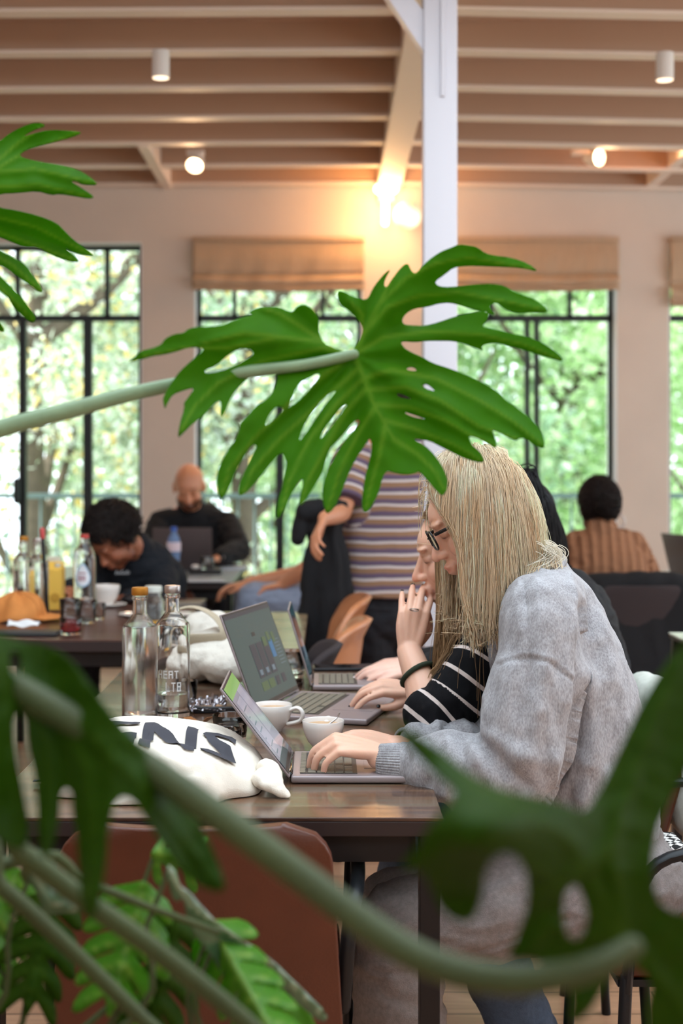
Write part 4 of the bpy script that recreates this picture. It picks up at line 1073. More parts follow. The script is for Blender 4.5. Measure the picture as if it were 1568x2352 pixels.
# leaf at the left edge
o1 = [(-60, 200), (0, 190), (60, 140), (150, 90), (250, 60), (320, 85), (230, 112), (140, 165), (250, 130), (350, 112), (450, 118), (562, 127), (500, 160), (400, 185), (300, 212), (180, 245), (118, 290), (240, 325), (400, 350), (520, 380), (600, 425), (672, 488), (560, 485), (520, 462), (470, 457), (560, 510), (642, 568), (600, 578), (500, 560), (400, 545), (350, 555), (250, 525), (130, 540), (0, 545), (-120, 590), (0, 640), (100, 655), (250, 690), (380, 740), (430, 790), (500, 860), (644, 962), (610, 970), (520, 950), (425, 902), (500, 960), (542, 1006), (470, 1005), (350, 960), (260, 905), (160, 905), (80, 870), (-20, 830), (-120, 820), (-60, 890), (0, 930), (100, 980), (180, 1030), (210, 1080), (292, 1190), (275, 1217), (200, 1160), (100, 1090), (20, 1030), (-120, 1000), (0, 1100), (60, 1160), (150, 1250), (246, 1375), (230, 1416), (190, 1400), (100, 1320), (40, 1220), (-150, 1120), (-20, 1390), (38, 1472), (0, 1478), (-200, 1300), (-700, 1100), (-900, 700), (-700, 300), (-400, 150)]
o1 = crop(o1, 0, 260, .34)
v1 = [[(-200, 520), (-40, 400), (40, 330), (100, 290)], [(-200, 520), (-60, 420), (40, 360), (185, 303)], [(-200, 520), (-50, 400), (80, 388), (225, 422)], [(-200, 520), (-20, 430), (90, 425), (210, 452)],
      [(-200, 520), (-40, 490), (80, 520), (210, 585)], [(-200, 520), (-40, 520), (70, 560), (180, 600)], [(-200, 520), (-60, 560), (30, 610), (95, 668)], [(-200, 520), (-60, 600), (20, 680), (78, 735)]]
leaf_mesh('leaf', o1, [], v1, lambda x, y: 1.95 - .06 * ((x + 100) / 300.) ** 2 + .02 * math.sin(y / 40.), LF, plant)
petiole([P(-200, 520, 1.94), P(-300, 640, 1.85), P(-420, 900, 1.7), Vector((-.85, 1.45, .9)), PB + Vector((.08, .1, .5))], [.006, .008, .010, .012, .018])
# hanging leaf, lower left, close to the camera
o2 = [(-60, 1440), (0, 1458), (50, 1475), (110, 1482), (160, 1512), (205, 1570), (240, 1620), (300, 1690), (370, 1765), (435, 1850), (480, 1930), (510, 2005), (520, 2052), (462, 2040), (408, 1992), (370, 1935), (335, 1880), (305, 1835), (270, 1830), (248, 1900), (242, 1990), (228, 2080), (205, 2120), (186, 2080), (182, 1990), (176, 1905), (166, 1868), (166, 1815), (140, 1812), (136, 1880), (120, 1950), (100, 1978), (88, 1930), (84, 1850), (80, 1780), (62, 1710), (58, 1640), (30, 1640), (34, 1730), (60, 1850), (72, 1930), (40, 1955), (0, 1930), (-60, 1880), (-160, 1700)]
v2 = [[(20, 1520), (160, 1640), (320, 1800), (500, 2030)], [(60, 1560), (200, 1760), (215, 1900), (205, 2100)], [(20, 1520), (110, 1700), (115, 1850), (102, 1960)], [(0, 1500), (30, 1700), (50, 1940)]]
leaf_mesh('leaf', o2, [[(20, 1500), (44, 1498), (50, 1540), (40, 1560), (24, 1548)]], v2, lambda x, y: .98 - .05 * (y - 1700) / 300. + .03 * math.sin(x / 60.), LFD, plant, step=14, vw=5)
petiole([P(1450, 2175, .80), P(1380, 2215, .79), P(1280, 2242, .79), P(1150, 2250, .80), P(1000, 2215, .82), P(850, 2130, .85), P(600, 1945, .90), P(300, 1735, .97), P(0, 1560, 1.03), P(-250, 1420, 1.08), Vector((-.62, 1.18, 1.05)), Vector((-.85, 1.25, .8)), PB + Vector((.1, -.02, .45))],
        [.0065, .0075, .0082, .0088, .0092, .0096, .0100, .0105, .011, .012, .013, .015, .018], m=STEMD)
mid = petiole([P(640, 2420, 1.15), P(560, 2345, 1.15), P(460, 2262, 1.15), P(330, 2162, 1.15), P(180, 2058, 1.15), P(50, 1960, 1.15), P(-60, 1890, 1.15), Vector((-.5, 1.16, .85)), PB + Vector((.1, 0, .4))], [.0072, .0078, .008, .0083, .0086, .009, .0095, .012, .016], m=STEMD)
petiole([P(430, 2430, 1.3), P(340, 2352, 1.3), P(240, 2255, 1.3), P(130, 2150, 1.3), P(0, 2035, 1.3), P(-120, 1960, 1.3), Vector((-.7, 1.28, .7)), PB + Vector((.1, 0, .35))], [.0065, .007, .0072, .0074, .0078, .008, .011, .015], m=STEMD)
# big blurred leaf on the right, nearest to the camera
o3 = [(878, 1640), (930, 1672), (1000, 1715), (1080, 1782), (1150, 1815), (1230, 1832), (1300, 1850), (1345, 1870), (1385, 1800), (1425, 1715), (1470, 1620), (1520, 1535), (1600, 1440), (1680, 1480), (1640, 1650), (1570, 1780), (1520, 1870), (1500, 1940), (1495, 2020), (1520, 2090), (1620, 2110), (1700, 2200), (1680, 2420), (1500, 2430), (1480, 2330), (1500, 2250), (1440, 2205), (1395, 2250), (1350, 2330), (1300, 2355), (1315, 2290), (1285, 2225), (1215, 2200), (1160, 2205), (1190, 2150), (1215, 2070), (1205, 1985), (1160, 1950), (1115, 1985), (1108, 2060), (1080, 2125), (1015, 2100), (985, 2030), (968, 1998), (915, 1988), (960, 1945), (985, 1900), (1030, 1850), (1050, 1822), (1000, 1780), (930, 1710)]
h3 = [[(1300, 2040), (1325, 2030), (1345, 2070), (1350, 2120), (1330, 2165), (1300, 2150), (1290, 2090)]]
v3 = [[(1440, 2170), (1400, 1950), (1480, 1700), (1560, 1520)], [(1440, 2170), (1300, 1920), (1080, 1800), (900, 1655)], [(1440, 2170), (1250, 2000), (1060, 1930), (940, 1985)], [(1440, 2170), (1260, 2120), (1200, 2190)], [(1440, 2170), (1380, 2260), (1320, 2340)], [(1440, 2170), (1560, 2300), (1600, 2400)], [(1400, 1950), (1280, 2040), (1060, 2100)]]
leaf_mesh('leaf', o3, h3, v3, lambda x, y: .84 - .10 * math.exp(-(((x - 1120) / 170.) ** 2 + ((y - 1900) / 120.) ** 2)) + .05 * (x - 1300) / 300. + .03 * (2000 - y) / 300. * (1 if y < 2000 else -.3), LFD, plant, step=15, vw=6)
# smaller leaves low on the left: lobed blades laid out around a mid rib, then placed
def small_leaf(att, tip, width, dep, tilt, m, seed, nl=5, name='leaf'):
    rr = random.Random(seed); ax_ = np.array(tip, float) - np.array(att, float); Ln = np.linalg.norm(ax_); u = ax_ / Ln; n_ = np.array([-u[1], u[0]])
    L_ = []; R_ = []; ve = [[tuple(att), tuple(np.array(att) + ax_ * .5), tuple(tip)]]
    def pt(a, b): q = np.array(att) + u * a * Ln + n_ * b * width; return (float(q[0]), float(q[1]))
    for sgn, out in ((1, L_), (-1, R_)):
        out.append(pt(-.02, sgn * .04))
        for k in range(nl):
            t0 = (k + .1) / (nl + .6); ln = (1 - .55 * abs(t0 - .25)) * rr.uniform(.85, 1.1); dr = .12 + .10 * k / nl
            out += [pt(t0 + .01, sgn * ln * .35), pt(t0 + dr * .6, sgn * ln * .8), pt(t0 + dr + .10, sgn * ln), pt(t0 + dr + .13, sgn * ln * .80), pt(t0 + .13 + dr * .3, sgn * ln * .38), pt(t0 + .145, sgn * .16)]
            ve.append([pt(t0 + .05, 0), pt(t0 + dr * .6 + .05, sgn * ln * .5), pt(t0 + dr + .1, sgn * ln * .95)])
        out.append(pt(.93, sgn * .10))
    ol = L_ + [pt(1.05, 0)] + list(reversed(R_))
    fx, fy = tilt
    def dfn(x, y):
        q = np.array([x, y]) - np.array(att); a = q @ u / Ln; b = q @ n_ / width
        return dep + fx * a + fy * abs(b) + .12 * a * a * fx
    leaf_mesh(name, ol, [], ve, dfn, m, plant, step=12, vw=3)
LFB = leaf_mat('leaf_fresh_green', srgb(74, 140, 26), srgb(140, 180, 70), .55)
LFS = leaf_mat('leaf_bluish_green', srgb(58, 92, 62), srgb(140, 160, 130), .2, rough=.25, spec=.8)
small_leaf((330, 2030), (250, 2330), 120, 1.45, (-.05, .05), LFB, 3)
small_leaf((350, 1960), (480, 1990), 90, 1.55, (.03, .04), LFB, 4, nl=3)
small_leaf((480, 2120), (640, 2400), 95, 1.45, (-.1, .06), LFB, 5)
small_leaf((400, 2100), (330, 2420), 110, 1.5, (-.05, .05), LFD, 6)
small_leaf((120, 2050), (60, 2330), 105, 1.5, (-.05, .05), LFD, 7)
small_leaf((40, 2000), (-70, 2260), 120, 1.55, (-.05, .05), LFB, 8)
o4 = [(382, 1985), (402, 1998), (412, 2035), (432, 2045), (470, 2090), (496, 2116), (560, 2160), (620, 2200), (690, 2268), (755, 2330), (742, 2352), (690, 2312), (640, 2262), (575, 2200), (520, 2158), (545, 2220), (580, 2300), (600, 2380), (560, 2380), (530, 2290), (500, 2215), (455, 2160), (430, 2115), (420, 2060), (402, 2075), (388, 2040)]
leaf_mesh('leaf', o4, [], [[(385, 1990), (440, 2080), (600, 2190), (750, 2340)]], lambda x, y: 1.38 + .15 * (x - 380) / 370., LFS, plant, step=12)
o5 = [(500, 2140), (560, 2170), (640, 2235), (700, 2300), (745, 2400), (690, 2400), (650, 2330), (640, 2390), (590, 2400), (560, 2300), (530, 2220)]
leaf_mesh('leaf', o5, [], [[(500, 2140), (600, 2240), (700, 2380)]], lambda x, y: 1.44 + .12 * (x - 380) / 370., LFB, plant, step=12)
o6 = [(70, 1990), (95, 2000), (110, 2040), (150, 2055), (190, 2075), (188, 2098), (140, 2098), (100, 2105), (90, 2060), (72, 2030)]
leaf_mesh('leaf', o6, [], [[(72, 1995), (110, 2070), (185, 2090)]], lambda x, y: 1.45, LFS, plant, step=12)
petiole([P(500, 2140, 1.40), P(360, 2090, 1.36), P(200, 2030, 1.34), P(0, 1990, 1.32), Vector((-.65, 1.25, .75)), PB + Vector((.08, 0, .4))], [.0028, .0035, .0045, .006, .010, .014], m=STEMD)
petiole([P(120, 2050, 1.50), P(60, 2020, 1.45), P(-60, 2010, 1.42), Vector((-.8, 1.3, .65)), PB + Vector((.05, .05, .4))], [.003, .004, .005, .009, .014], m=STEMD)
for k_, (ax0, ay0, ad) in enumerate([(332, 2040, 1.455), (352, 1966, 1.555), (484, 2128, 1.455), (402, 2108, 1.505), (120, 2060, 1.505), (40, 2010, 1.555), (388, 1992, 1.382), (500, 2142, 1.445), (74, 1994, 1.452)]):
    petiole([P(ax0, ay0, ad), P(ax0 - 50, ay0 + 130, ad - .01), P(ax0 - 190, ay0 + 420, ad - .03), Vector((-.75 - .01 * k_, 1.32, .50 + .01 * k_)), PB + Vector((.08, .02, .36))], [.0022, .0028, .0036, .006, .012], m=STEMD)
mb = MB(); mb.tube([PB + Vector((0, 0, .28)), PB + Vector((.03, .02, .4)), PB + Vector((.10, 0, .5)), PB + Vector((.12, .03, .62))], [.05, .05, .04, .03]); mb.build('trunk', mat('plant_trunk', srgb(110, 96, 70), .8, noise_amt=.2, noise_scale=30), plant)
mb = MB(); mb.lathe([(0, 0), (.15, 0), (.19, .32), (.18, .32), (.17, .29), (0, .29)], PB, seg=32); mb.build('pot', mat('plant_pot', srgb(90, 88, 86), .6), plant)
# ------------------------------------------------------------------ figures: building blocks
def skin(name, c, rough=.45):
    m = bpy.data.materials.new(name); m.use_nodes = True; N = m.node_tree.nodes; L = m.node_tree.links
    b = N['Principled BSDF']; a = N.new('ShaderNodeAttribute'); a.attribute_name = 'tint'
    mx = N.new('ShaderNodeMix'); mx.data_type = 'RGBA'; mx.blend_type = 'MULTIPLY'; mx.inputs[0].default_value = 1; mx.inputs[6].default_value = c
    L.new(a.outputs['Color'], mx.inputs[7]); L.new(mx.outputs[2], b.inputs['Base Color'])
    b.inputs['Roughness'].default_value = rough; b.inputs['Subsurface Weight'].default_value = .25
    b.inputs['Subsurface Radius'].default_value = (.012, .005, .003); b.inputs['Subsurface Scale'].default_value = .8
    tc = N.new('ShaderNodeTexCoord'); nz = N.new('ShaderNodeTexNoise'); nz.inputs['Scale'].default_value = 350
    L.new(tc.outputs['Object'], nz.inputs['Vector']); bp = N.new('ShaderNodeBump'); bp.inputs['Strength'].default_value = .12; bp.inputs['Distance'].default_value = .001
    L.new(nz.outputs['Fac'], bp.inputs['Height']); L.new(bp.outputs[0], b.inputs['Normal'])
    return m
class Head:
    """local frame: x forward, y left, z up, origin between the ears"""
    def __init__(s, C, Fv, Uv, k=1.):
        s.C = Vector(C); s.F = Vector(Fv).normalized(); U = Vector(Uv); s.U = (U - s.F * U.dot(s.F)).normalized(); s.S = s.U.cross(s.F); s.k = k
        s.M = Matrix((s.F, s.S, s.U)).transposed()
    def w(s, x, y, z): return s.C + s.M @ (Vector((x, y, z)) * s.k)
    def prims(s, mb, eyes_closed=True, jaw=1.):
        k = s.k; R = s.M
        def e(c, r, rot=None): mb.ell(s.w(*c), [q * k for q in r], rot=(R @ rot) if rot else R, seg=24, rings=16)
        e((-.014, 0, .030), (.096, .076, .084)); e((.032, 0, -.030), (.058, .055 * jaw, .070)); e((.040, 0, .028), (.050, .060, .050))
        e((.062, 0, -.088), (.024, .024, .020)); e((.030, 0, -.075), (.045, .042 * jaw, .028))
        for y in (-1, 1):
            e((.052, y * .036, -.028), (.030, .024, .028)); e((.080, y * .028, .026), (.013, .026, .008)); e((.072, y * .031, .004), (.014, .016, .012))
            e((.095, y * .010, -.034), (.011, .009, .008))
            e((-.006, y * .077, -.006), (.020, .008, .031), Matrix.Rotation(-y * .35, 3, 'Z') @ Matrix.Rotation(-.15, 3, 'Y')); e((-.002, y * .078, -.028), (.011, .006, .012))
            e((.020, y * .052 * jaw, -.060), (.030, .014, .028))
        mb.tube([s.w(.080, 0, .016), s.w(.094, 0, -.006), s.w(.108, 0, -.030)], [.0075 * k, .008 * k, .0105 * k], seg=12)
        e((.108, 0, -.032), (.011, .010, .009))
        e((.088, 0, -.062), (.013, .021, .018)); e((.097, 0, -.057), (.009, .020, .0055)); e((.094, 0, -.069), (.009, .017, .0065))
    def paint(s, lips=(.85, .55, .55), brow=(.45, .35, .28), beard=None, lid=(.8, .68, .64), stubble_top=-.03, nose=(1.0, .86, .84)):
        Mi = np.array(s.M.transposed()); C = np.array(s.C)
        def fn(co):
            q = (co - C) @ Mi.T / s.k
            c = np.ones((len(co), 3))
            def blend(w, col): 
                nonlocal c
                c = c * (1 - w[:, None]) + c * np.array(col) * w[:, None]
            g = lambda cx, cy, cz, rx, ry, rz: np.exp(-(((q[:, 0] - cx) / rx) ** 2 + ((q[:, 1] - cy) / ry) ** 2 + ((q[:, 2] - cz) / rz) ** 2))
            blend(np.clip(g(.103, 0, -.063, .018, .019, .009) * 1.3, 0, 1), lips)
            blend(np.clip(g(.116, 0, -.033, .02, .016, .016), 0, 1), nose)
            for y in (-1, 1):
                blend(np.clip(g(.088, y * .030, .034, .02, .018, .0045) * 1.2, 0, 1), brow)
                blend(np.clip(g(.085, y * .032, .003, .012, .016, .007), 0, 1), lid)
                blend(np.clip(g(.084, y * .034, -.0035, .012, .014, .0022) * 1.4, 0, 1), (.25, .2, .2))
                blend(np.clip(g(.07, y * .045, -.03, .03, .02, .02) * .6, 0, 1), (1., .85, .83))
                blend(np.clip(g(-.004, y * .082, -.004, .02, .012, .03) * .7, 0, 1), (1., .80, .76))
            if beard:
                w = 1 / (1 + np.exp(-(stubble_top - q[:, 2]) / .006)) * (q[:, 2] > -.13) * (q[:, 0] > -.01)
                blend(np.clip(w, 0, 1), beard)
            return c
        return fn

def hand(mb, W, d, n, side, curls, spread=.06, k=1., thumb=None, tips=None, palm=True):
    """wrist W, d towards the knuckles, n out of the back of the hand; side +1 right, -1 left"""
    d = Vector(d).normalized(); n = Vector(n); n = (n - d * n.dot(d)).normalized(); t = n.cross(d) * side     # t: thumb side
    W = Vector(W)
    L = lambda a, b, c: W + (d * a + t * b + n * c) * k
    kn = [(.088, .0285, -.001), (.092, .0095, .003), (.088, -.0095, .001), (.080, -.0275, -.004)]
    ln = [(.042, .026, .021), (.046, .029, .022), (.043, .027, .022), (.034, .020, .019)]
    rd = [.0088, .0090, .0085, .0076]
    for i in range(4):
        a, b, c = kn[i]
        mb.tube([L(.0, b * .45, 0), L(.045, b * .85, 0), L(a, b, c)], [(.013 * k, .0135 * k), (.0125 * k, .012 * k), (rd[i] * 1.22 * k, rd[i] * 1.15 * k)], ref=n, seg=12)
        ang = 0; p = L(a, b, c); pts = [p]; sp_ = (1.5 - i) * spread
        for j in range(3):
            ang += curls[i][j]
            dirv = (d * math.cos(sp_) + t * math.sin(sp_)) * math.cos(ang) - n * math.sin(ang)
            p = p + dirv * ln[i][j] * k; pts.append(p)
        mb.tube(pts, [rd[i] * 1.12 * k, rd[i] * 1.0 * k, rd[i] * .93 * k, rd[i] * .74 * k], ref=t, seg=12, sub=4)
        if tips is not None: tips.append((p, dirv.copy(), (n * math.cos(ang) + (d * math.cos(sp_) + t * math.sin(sp_)) * math.sin(ang)), rd[i] * .78 * k))
    mb.ell(L(.045, 0, -.004), (.048 * k, .034 * k, .014 * k), rot=Matrix((d, t, n)).transposed())
    th = thumb or [(.018, .022, -.010), (.048, .045, -.018), (.075, .056, -.022), (.098, .058, -.024)]
    q = [L(*x) for x in th]
    mb.tube(q, [.014 * k, .0125 * k, .0098 * k, .0082 * k], ref=n, seg=12)
    if tips is not None:
        dv = (q[-1] - q[-2]).normalized(); nn = (n + t * .4); nn = (nn - dv * nn.dot(dv)).normalized(); tips.append((q[-1], dv, nn, .0082 * k))
def nails(tips, m, parent):
    for (p, dv, nn, r) in tips:
        b = MB(); s_ = nn.cross(dv)
        b.ell(p + dv * r * .35 + nn * r * .70, (r * .85, r * .66, r * .30), rot=Matrix((dv, s_, nn)).transposed(), seg=12, rings=8); b.build('fingernail', m, parent)

def strands(paths, rads, cols, name, m, parent, extra=None, sides=3):
    """paths (N,K,3); every strand a thin tapering tube"""
    paths = np.asarray(paths, float); N_, K, _ = paths.shape
    tg = np.gradient(paths, axis=1); tg /= np.linalg.norm(tg, axis=2, keepdims=True) + 1e-12
    ref = np.array([.31, -.87, .38]); a = np.cross(tg, ref); a /= np.linalg.norm(a, axis=2, keepdims=True) + 1e-12; b = np.cross(tg, a)
    rad = np.asarray(rads).reshape(N_, -1); rad = rad * np.ones((1, K)) if rad.shape[1] == 1 else rad
    tap = np.ones(K); tap[-1] = .25; tap[-2] = .7; rad = rad * tap
    vs = []
    for s_ in range(sides):
        w = 2 * PI * s_ / sides
        vs.append(paths + (a * math.cos(w) + b * math.sin(w)) * rad[:, :, None])
    V = np.stack(vs, 2).reshape(-1, 3)       # N,K,sides
    i = np.arange(N_)[:, None, None] * K * sides; k_ = np.arange(K - 1)[None, :, None] * sides; s_ = np.arange(sides)[None, None, :]; s2 = (s_ + 1) % sides
    Fc = np.stack([i + k_ + s_, i + k_ + s2, i + k_ + sides + s2, i + k_ + sides + s_], 3).reshape(-1, 4)
    C_ = np.repeat(np.asarray(cols), K * sides, axis=0)
    if extra:
        ev, ef, ec = extra; Fl = Fc.tolist() + [tuple(int(x) + len(V) for x in f) for f in ef]; V = np.concatenate([V, ev]); C_ = np.concatenate([C_, np.tile(np.array(ec)[None], (len(ev), 1))])
    else: Fl = Fc.tolist()
    me = bpy.data.meshes.new(name); me.from_pydata(V.tolist(), [], Fl)
    at = me.color_attributes.new('tint', 'FLOAT_COLOR', 'POINT'); at.data.foreach_set('color', np.concatenate([C_, np.ones((len(C_), 1))], 1).ravel())
    me.materials.append(m); me.polygons.foreach_set('use_smooth', [True] * len(me.polygons)); me.update()
    o = bpy.data.objects.new(name, me); COL.objects.link(o)
    if parent: o.parent = parent; o.matrix_parent_inverse = PINV.get(parent.name, Matrix())
    return o
HAIRM = mat('hair', (.5, .4, .3, 1), .38, attr='tint', spec=.55, translucent=.42)
def hair_sim(H, n, seed, rad=(.100, .081, .100), cen=(-.016, 0, .026), mask=None, steps=40, ds=.009, lift=.014, part=.0, back=.2, stiff=.75, grav=.35,
             clamp=None, stop=None, wav=.0015, spheres=(), hw=12., jitter=.10):
    rng = np.random.default_rng(seed); M = np.array(H.M); C = np.array(H.C); k = H.k
    cand = rng.normal(0, 1, (n * 6, 3)); cand /= np.linalg.norm(cand, axis=1)[:, None]
    if mask is None: mask = lambda q: (q[:, 2] > -.35 + 0) & ~((q[:, 0] > .45) & (q[:, 2] < .62)) & ~((q[:, 0] > .12) & (q[:, 2] < .12))
    cand = cand[mask(cand)][:n]; n = len(cand)
    R = np.array(rad) * k; cc = np.array(cen) * k
    layer = rng.uniform(0, 1, n) ** .7 * lift * k
    p = cand * R + cc
    nrm = cand / R; nrm /= np.linalg.norm(nrm, axis=1)[:, None]
    side = np.sign(cand[:, 1] - part + rng.normal(0, .05, n)); side[side == 0] = 1
    v = nrm * .35 + np.stack([-np.full(n, back), side * .8, np.full(n, -.1)], 1) + rng.normal(0, jitter, (n, 3))
    v = (v / np.linalg.norm(v, axis=1)[:, None]) @ M.T
    w = p @ M.T + C
    g = np.array([0, 0, -1.])
    ph = rng.uniform(0, 6.28, (n, 2)); fr = rng.uniform(.6, 1.4, n)
    # neighbouring strands share a drift, so they hang in locks
    lockn = rng.normal(0, 1, (220, 3)); lockn /= np.linalg.norm(lockn, axis=1)[:, None]
    lid = np.argmax(cand @ lockn.T, axis=1); ldr = rng.normal(0, .07, (220, 3)); ldr[:, 2] = 0
    out = [w.copy()]; alive = np.ones(n, bool); last = np.full(n, steps)
    for s_ in range(steps):
        v = v * stiff + g * grav + ldr[lid] * .25 * (1 - s_ / steps) + rng.normal(0, .03, (n, 3))
        v /= np.linalg.norm(v, axis=1)[:, None]
        wn = w + v * ds
        for _ in range(2):
            q = (wn - C) @ M - cc; rr = R + layer[:, None]
            f = np.linalg.norm(q / rr, axis=1); ins = f < 1
            q[ins] /= f[ins][:, None]; wn = (q + cc) @ M.T + C
            for (sc, sr) in spheres:
                dd_ = wn - np.array(tuple(sc)); dl = np.linalg.norm(dd_, axis=1); i2 = dl < sr + layer * .6
                wn[i2] = np.array(tuple(sc)) + dd_[i2] / dl[i2][:, None] * (sr + layer[i2] * .6)[:, None]
        if clamp is not None: wn = clamp(wn, cand, s_, rng)
        st = wn - w; L_ = np.linalg.norm(st, axis=1); v = st / (L_[:, None] + 1e-9)
        wn = np.where(alive[:, None], w + v * np.minimum(L_, ds)[:, None], w + v * 1e-5)
        w = wn; out.append(w.copy())
        if stop is not None:
            nowdead = alive & stop(w, cand, s_); last[nowdead] = s_ + 1; alive &= ~nowdead
    pth = np.stack(out, 1)
    t = np.linspace(0, 1, pth.shape[1])
    off = np.stack([np.sin(t[None] * hw * fr[:, None] + ph[:, :1]), np.cos(t[None] * hw * .8 * fr[:, None] + ph[:, 1:]), np.zeros((n, len(t)))], 2)
    pth = pth + off * wav * t[None, :, None] * 2
    kk = np.minimum(np.arange(pth.shape[1])[None], last[:, None]); pth = np.take_along_axis(pth, kk[:, :, None].repeat(3, 2), axis=1)
    dl_ = np.clip(np.arange(pth.shape[1])[None] - last[:, None], 0, None); pth = pth + np.array([0, 0, -1e-5]) * dl_[:, :, None]
    return pth, cand, lid
def scalp_cap(H, rad, cen, test, col, grow=.98):
    b = MB(); b.ell((0, 0, 0), (1, 1, 1), seg=40, rings=28)
    vs = np.array(b.v); ok = test(vs)
    R = np.array(rad) * H.k * grow; V = (vs * R + np.array(cen) * H.k) @ np.array(H.M).T + np.array(H.C)
    fs = [f for f in b.f if all(ok[i] for i in f)]
    return V, fs, col
DEFMASK = lambda q: (q[:, 2] > -.40) & ~((q[:, 0] > .45) & (q[:, 2] < .60)) & ~((q[:, 0] > .12) & (q[:, 2] < .10))

def cloth(name, c, rough=.9, nz=.06, ns=60., bump=.5, bs=500., **kw): return mat(name, c, rough, noise_amt=nz, noise_scale=ns, bump=bump, bump_scale=bs, **kw)
def folds(amp=.006, f=(14, 14, 30), f2=45., amp2=.002, seed=0):
    return lambda co, nr: (1 - np.abs(vnoise(co, f, seed)) * 2.2) * amp + vnoise(co, f2, seed + 5) * amp2
def shoe(mb, ank, fwd, k=1.):
    a = Vector(ank); f = Vector(fwd); f.z = 0; f.normalize()
    mb.tube([a - f * .03 * k + Vector((0, 0, .0)), a - f * .04 * k + Vector((0, 0, -.05)), ], [.042 * k, .040 * k])
    z = a.z - .055
    mb.tube([Vector((a.x, a.y, z)) - f * .045 * k, Vector((a.x, a.y, z)) + f * .06 * k, Vector((a.x, a.y, z - .008)) + f * .16 * k], [(.038 * k, .036 * k), (.043 * k, .034 * k), (.040 * k, .024 * k)], ref=(0, 0, 1))

def seated(root, J, skinm, topm, trm, shoem, H, k=1., sleeve=1., top_r=1., fwd=(0, -1, 0), vox=.007, paint=None, hands=True, hand_kw=None, topdisp=None, neck_r=.052,
           body_vox=.005, top_paint=None, sl_r=(.062, .052, .042), hem=0., jaw=1., trdisp=None):
    """a whole figure from its joints: continuous body, then top, trousers and shoes as clothing over it"""
    fwd = Vector(fwd).normalized(); b = MB()
    H.prims(b, jaw=jaw)
    pel, wai, che, nb = [Vector(J[x]) for x in ('pelvis', 'waist', 'chest', 'neck')]
    b.tube([pel, wai, che, nb + Vector((0, 0, -.03))], [(.13 * k, .085 * k), (.115 * k, .080 * k), (.145 * k, .090 * k), (.065 * k, .055 * k)], ref=fwd, seg=20)
    b.tube([nb, nb.lerp(H.w(-.02, 0, -.05), .5), H.w(-.018, 0, -.03)], [neck_r * 1.12 * k, neck_r * k, neck_r * k], seg=18)
    lat = {}
    for s_ in 'LR':
        sh, el, wr = [Vector(J[x + s_]) for x in ('sh', 'el', 'wr')]
        b.tube([nb + (sh - nb) * .35, sh], [.05 * k, .048 * k]); b.tube([sh, sh.lerp(el, .5), el], [.046 * k, .043 * k, .035 * k]); b.tube([el, el.lerp(wr, .3), wr], [.036 * k, .038 * k, (.021 * k, .026 * k)], ref=J.get('wn' + s_, (0, 0, 1)))
        hp, kn, an = [Vector(J[x + s_]) for x in ('hip', 'kn', 'an')]
        b.tube([hp, hp.lerp(kn, .5), kn], [.078 * k, .068 * k, .052 * k]); b.tube([kn, kn.lerp(an, .3), an], [.050 * k, .052 * k, .034 * k])
    if hands:
        for s_, sd in (('L', -1), ('R', 1)):
            kw = dict(curls=[(.4, .5, .3)] * 4, d=(Vector(J['wr' + s_]) - Vector(J['el' + s_])), n=(0, 0, 1), k=.95)
            if hand_kw and s_ in hand_kw: kw.update(hand_kw[s_])
            hand(b, J['wr' + s_], kw.pop('d'), kw.pop('n'), sd, kw.pop('curls'), **kw)
    fuse(b, 'body', skinm, root, voxel=body_vox, smooth=3, paint=paint or H.paint())
    c = MB(); r = top_r * k
    hemc = pel + (pel - wai).normalized() * hem
    c.tube([hemc, wai, che, nb + (che - nb) * .25, nb + (che - nb) * -.05], [(.160 * r, .115 * r), (.150 * r, .108 * r), (.172 * r, .112 * r), (.125 * r, .085 * r), (.07 * k, .066 * k)], ref=fwd, seg=24)
    for s_ in 'LR':
        sh, el, wr = [Vector(J[x + s_]) for x in ('sh', 'el', 'wr')]
        c.tube([nb + (sh - nb) * .4 + Vector((0, 0, -.02)), sh], [.058 * r, sl_r[0] * r])
        if sleeve >= 1: c.tube([sh, sh.lerp(el, .5), el], [sl_r[0] * r, sl_r[0] * r * .95, sl_r[1] * r]); c.tube([el, el.lerp(wr, .5), el.lerp(wr, min(1., sleeve - 1 + .0) if sleeve > 1 else .9)], [sl_r[1] * r, sl_r[2] * 1.08 * r, sl_r[2] * r * .85])
        else: c.tube([sh, sh.lerp(el, sleeve)], [sl_r[0] * r, sl_r[0] * r * 1.05], round_caps=False)
    fuse(c, 'top', topm, root, voxel=vox, smooth=4, disp=topdisp or folds(), paint=top_paint)
    t = MB()
    t.tube([pel + Vector((0, 0, .06)), pel], [(.145 * k, .10 * k), (.155 * k, .115 * k)], ref=fwd, seg=20)
    for s_ in 'LR':
        hp, kn, an = [Vector(J[x + s_]) for x in ('hip', 'kn', 'an')]
        t.tube([hp, hp.lerp(kn, .5), kn], [.092 * k, .084 * k, .070 * k]); t.tube([kn, kn.lerp(an, .5), an + (kn - an).normalized() * .02], [.070 * k, .066 * k, .056 * k])
    fuse(t, 'trousers', trm, root, voxel=vox, smooth=4, disp=trdisp or folds(.005, seed=9))
    for s_ in 'LR':
        m_ = MB(); kn, an = Vector(J['kn' + s_]), Vector(J['an' + s_]); shoe(m_, an, J.get('toe' + s_, fwd), k); fuse(m_, 'shoe', shoem, root, voxel=.006, smooth=4)
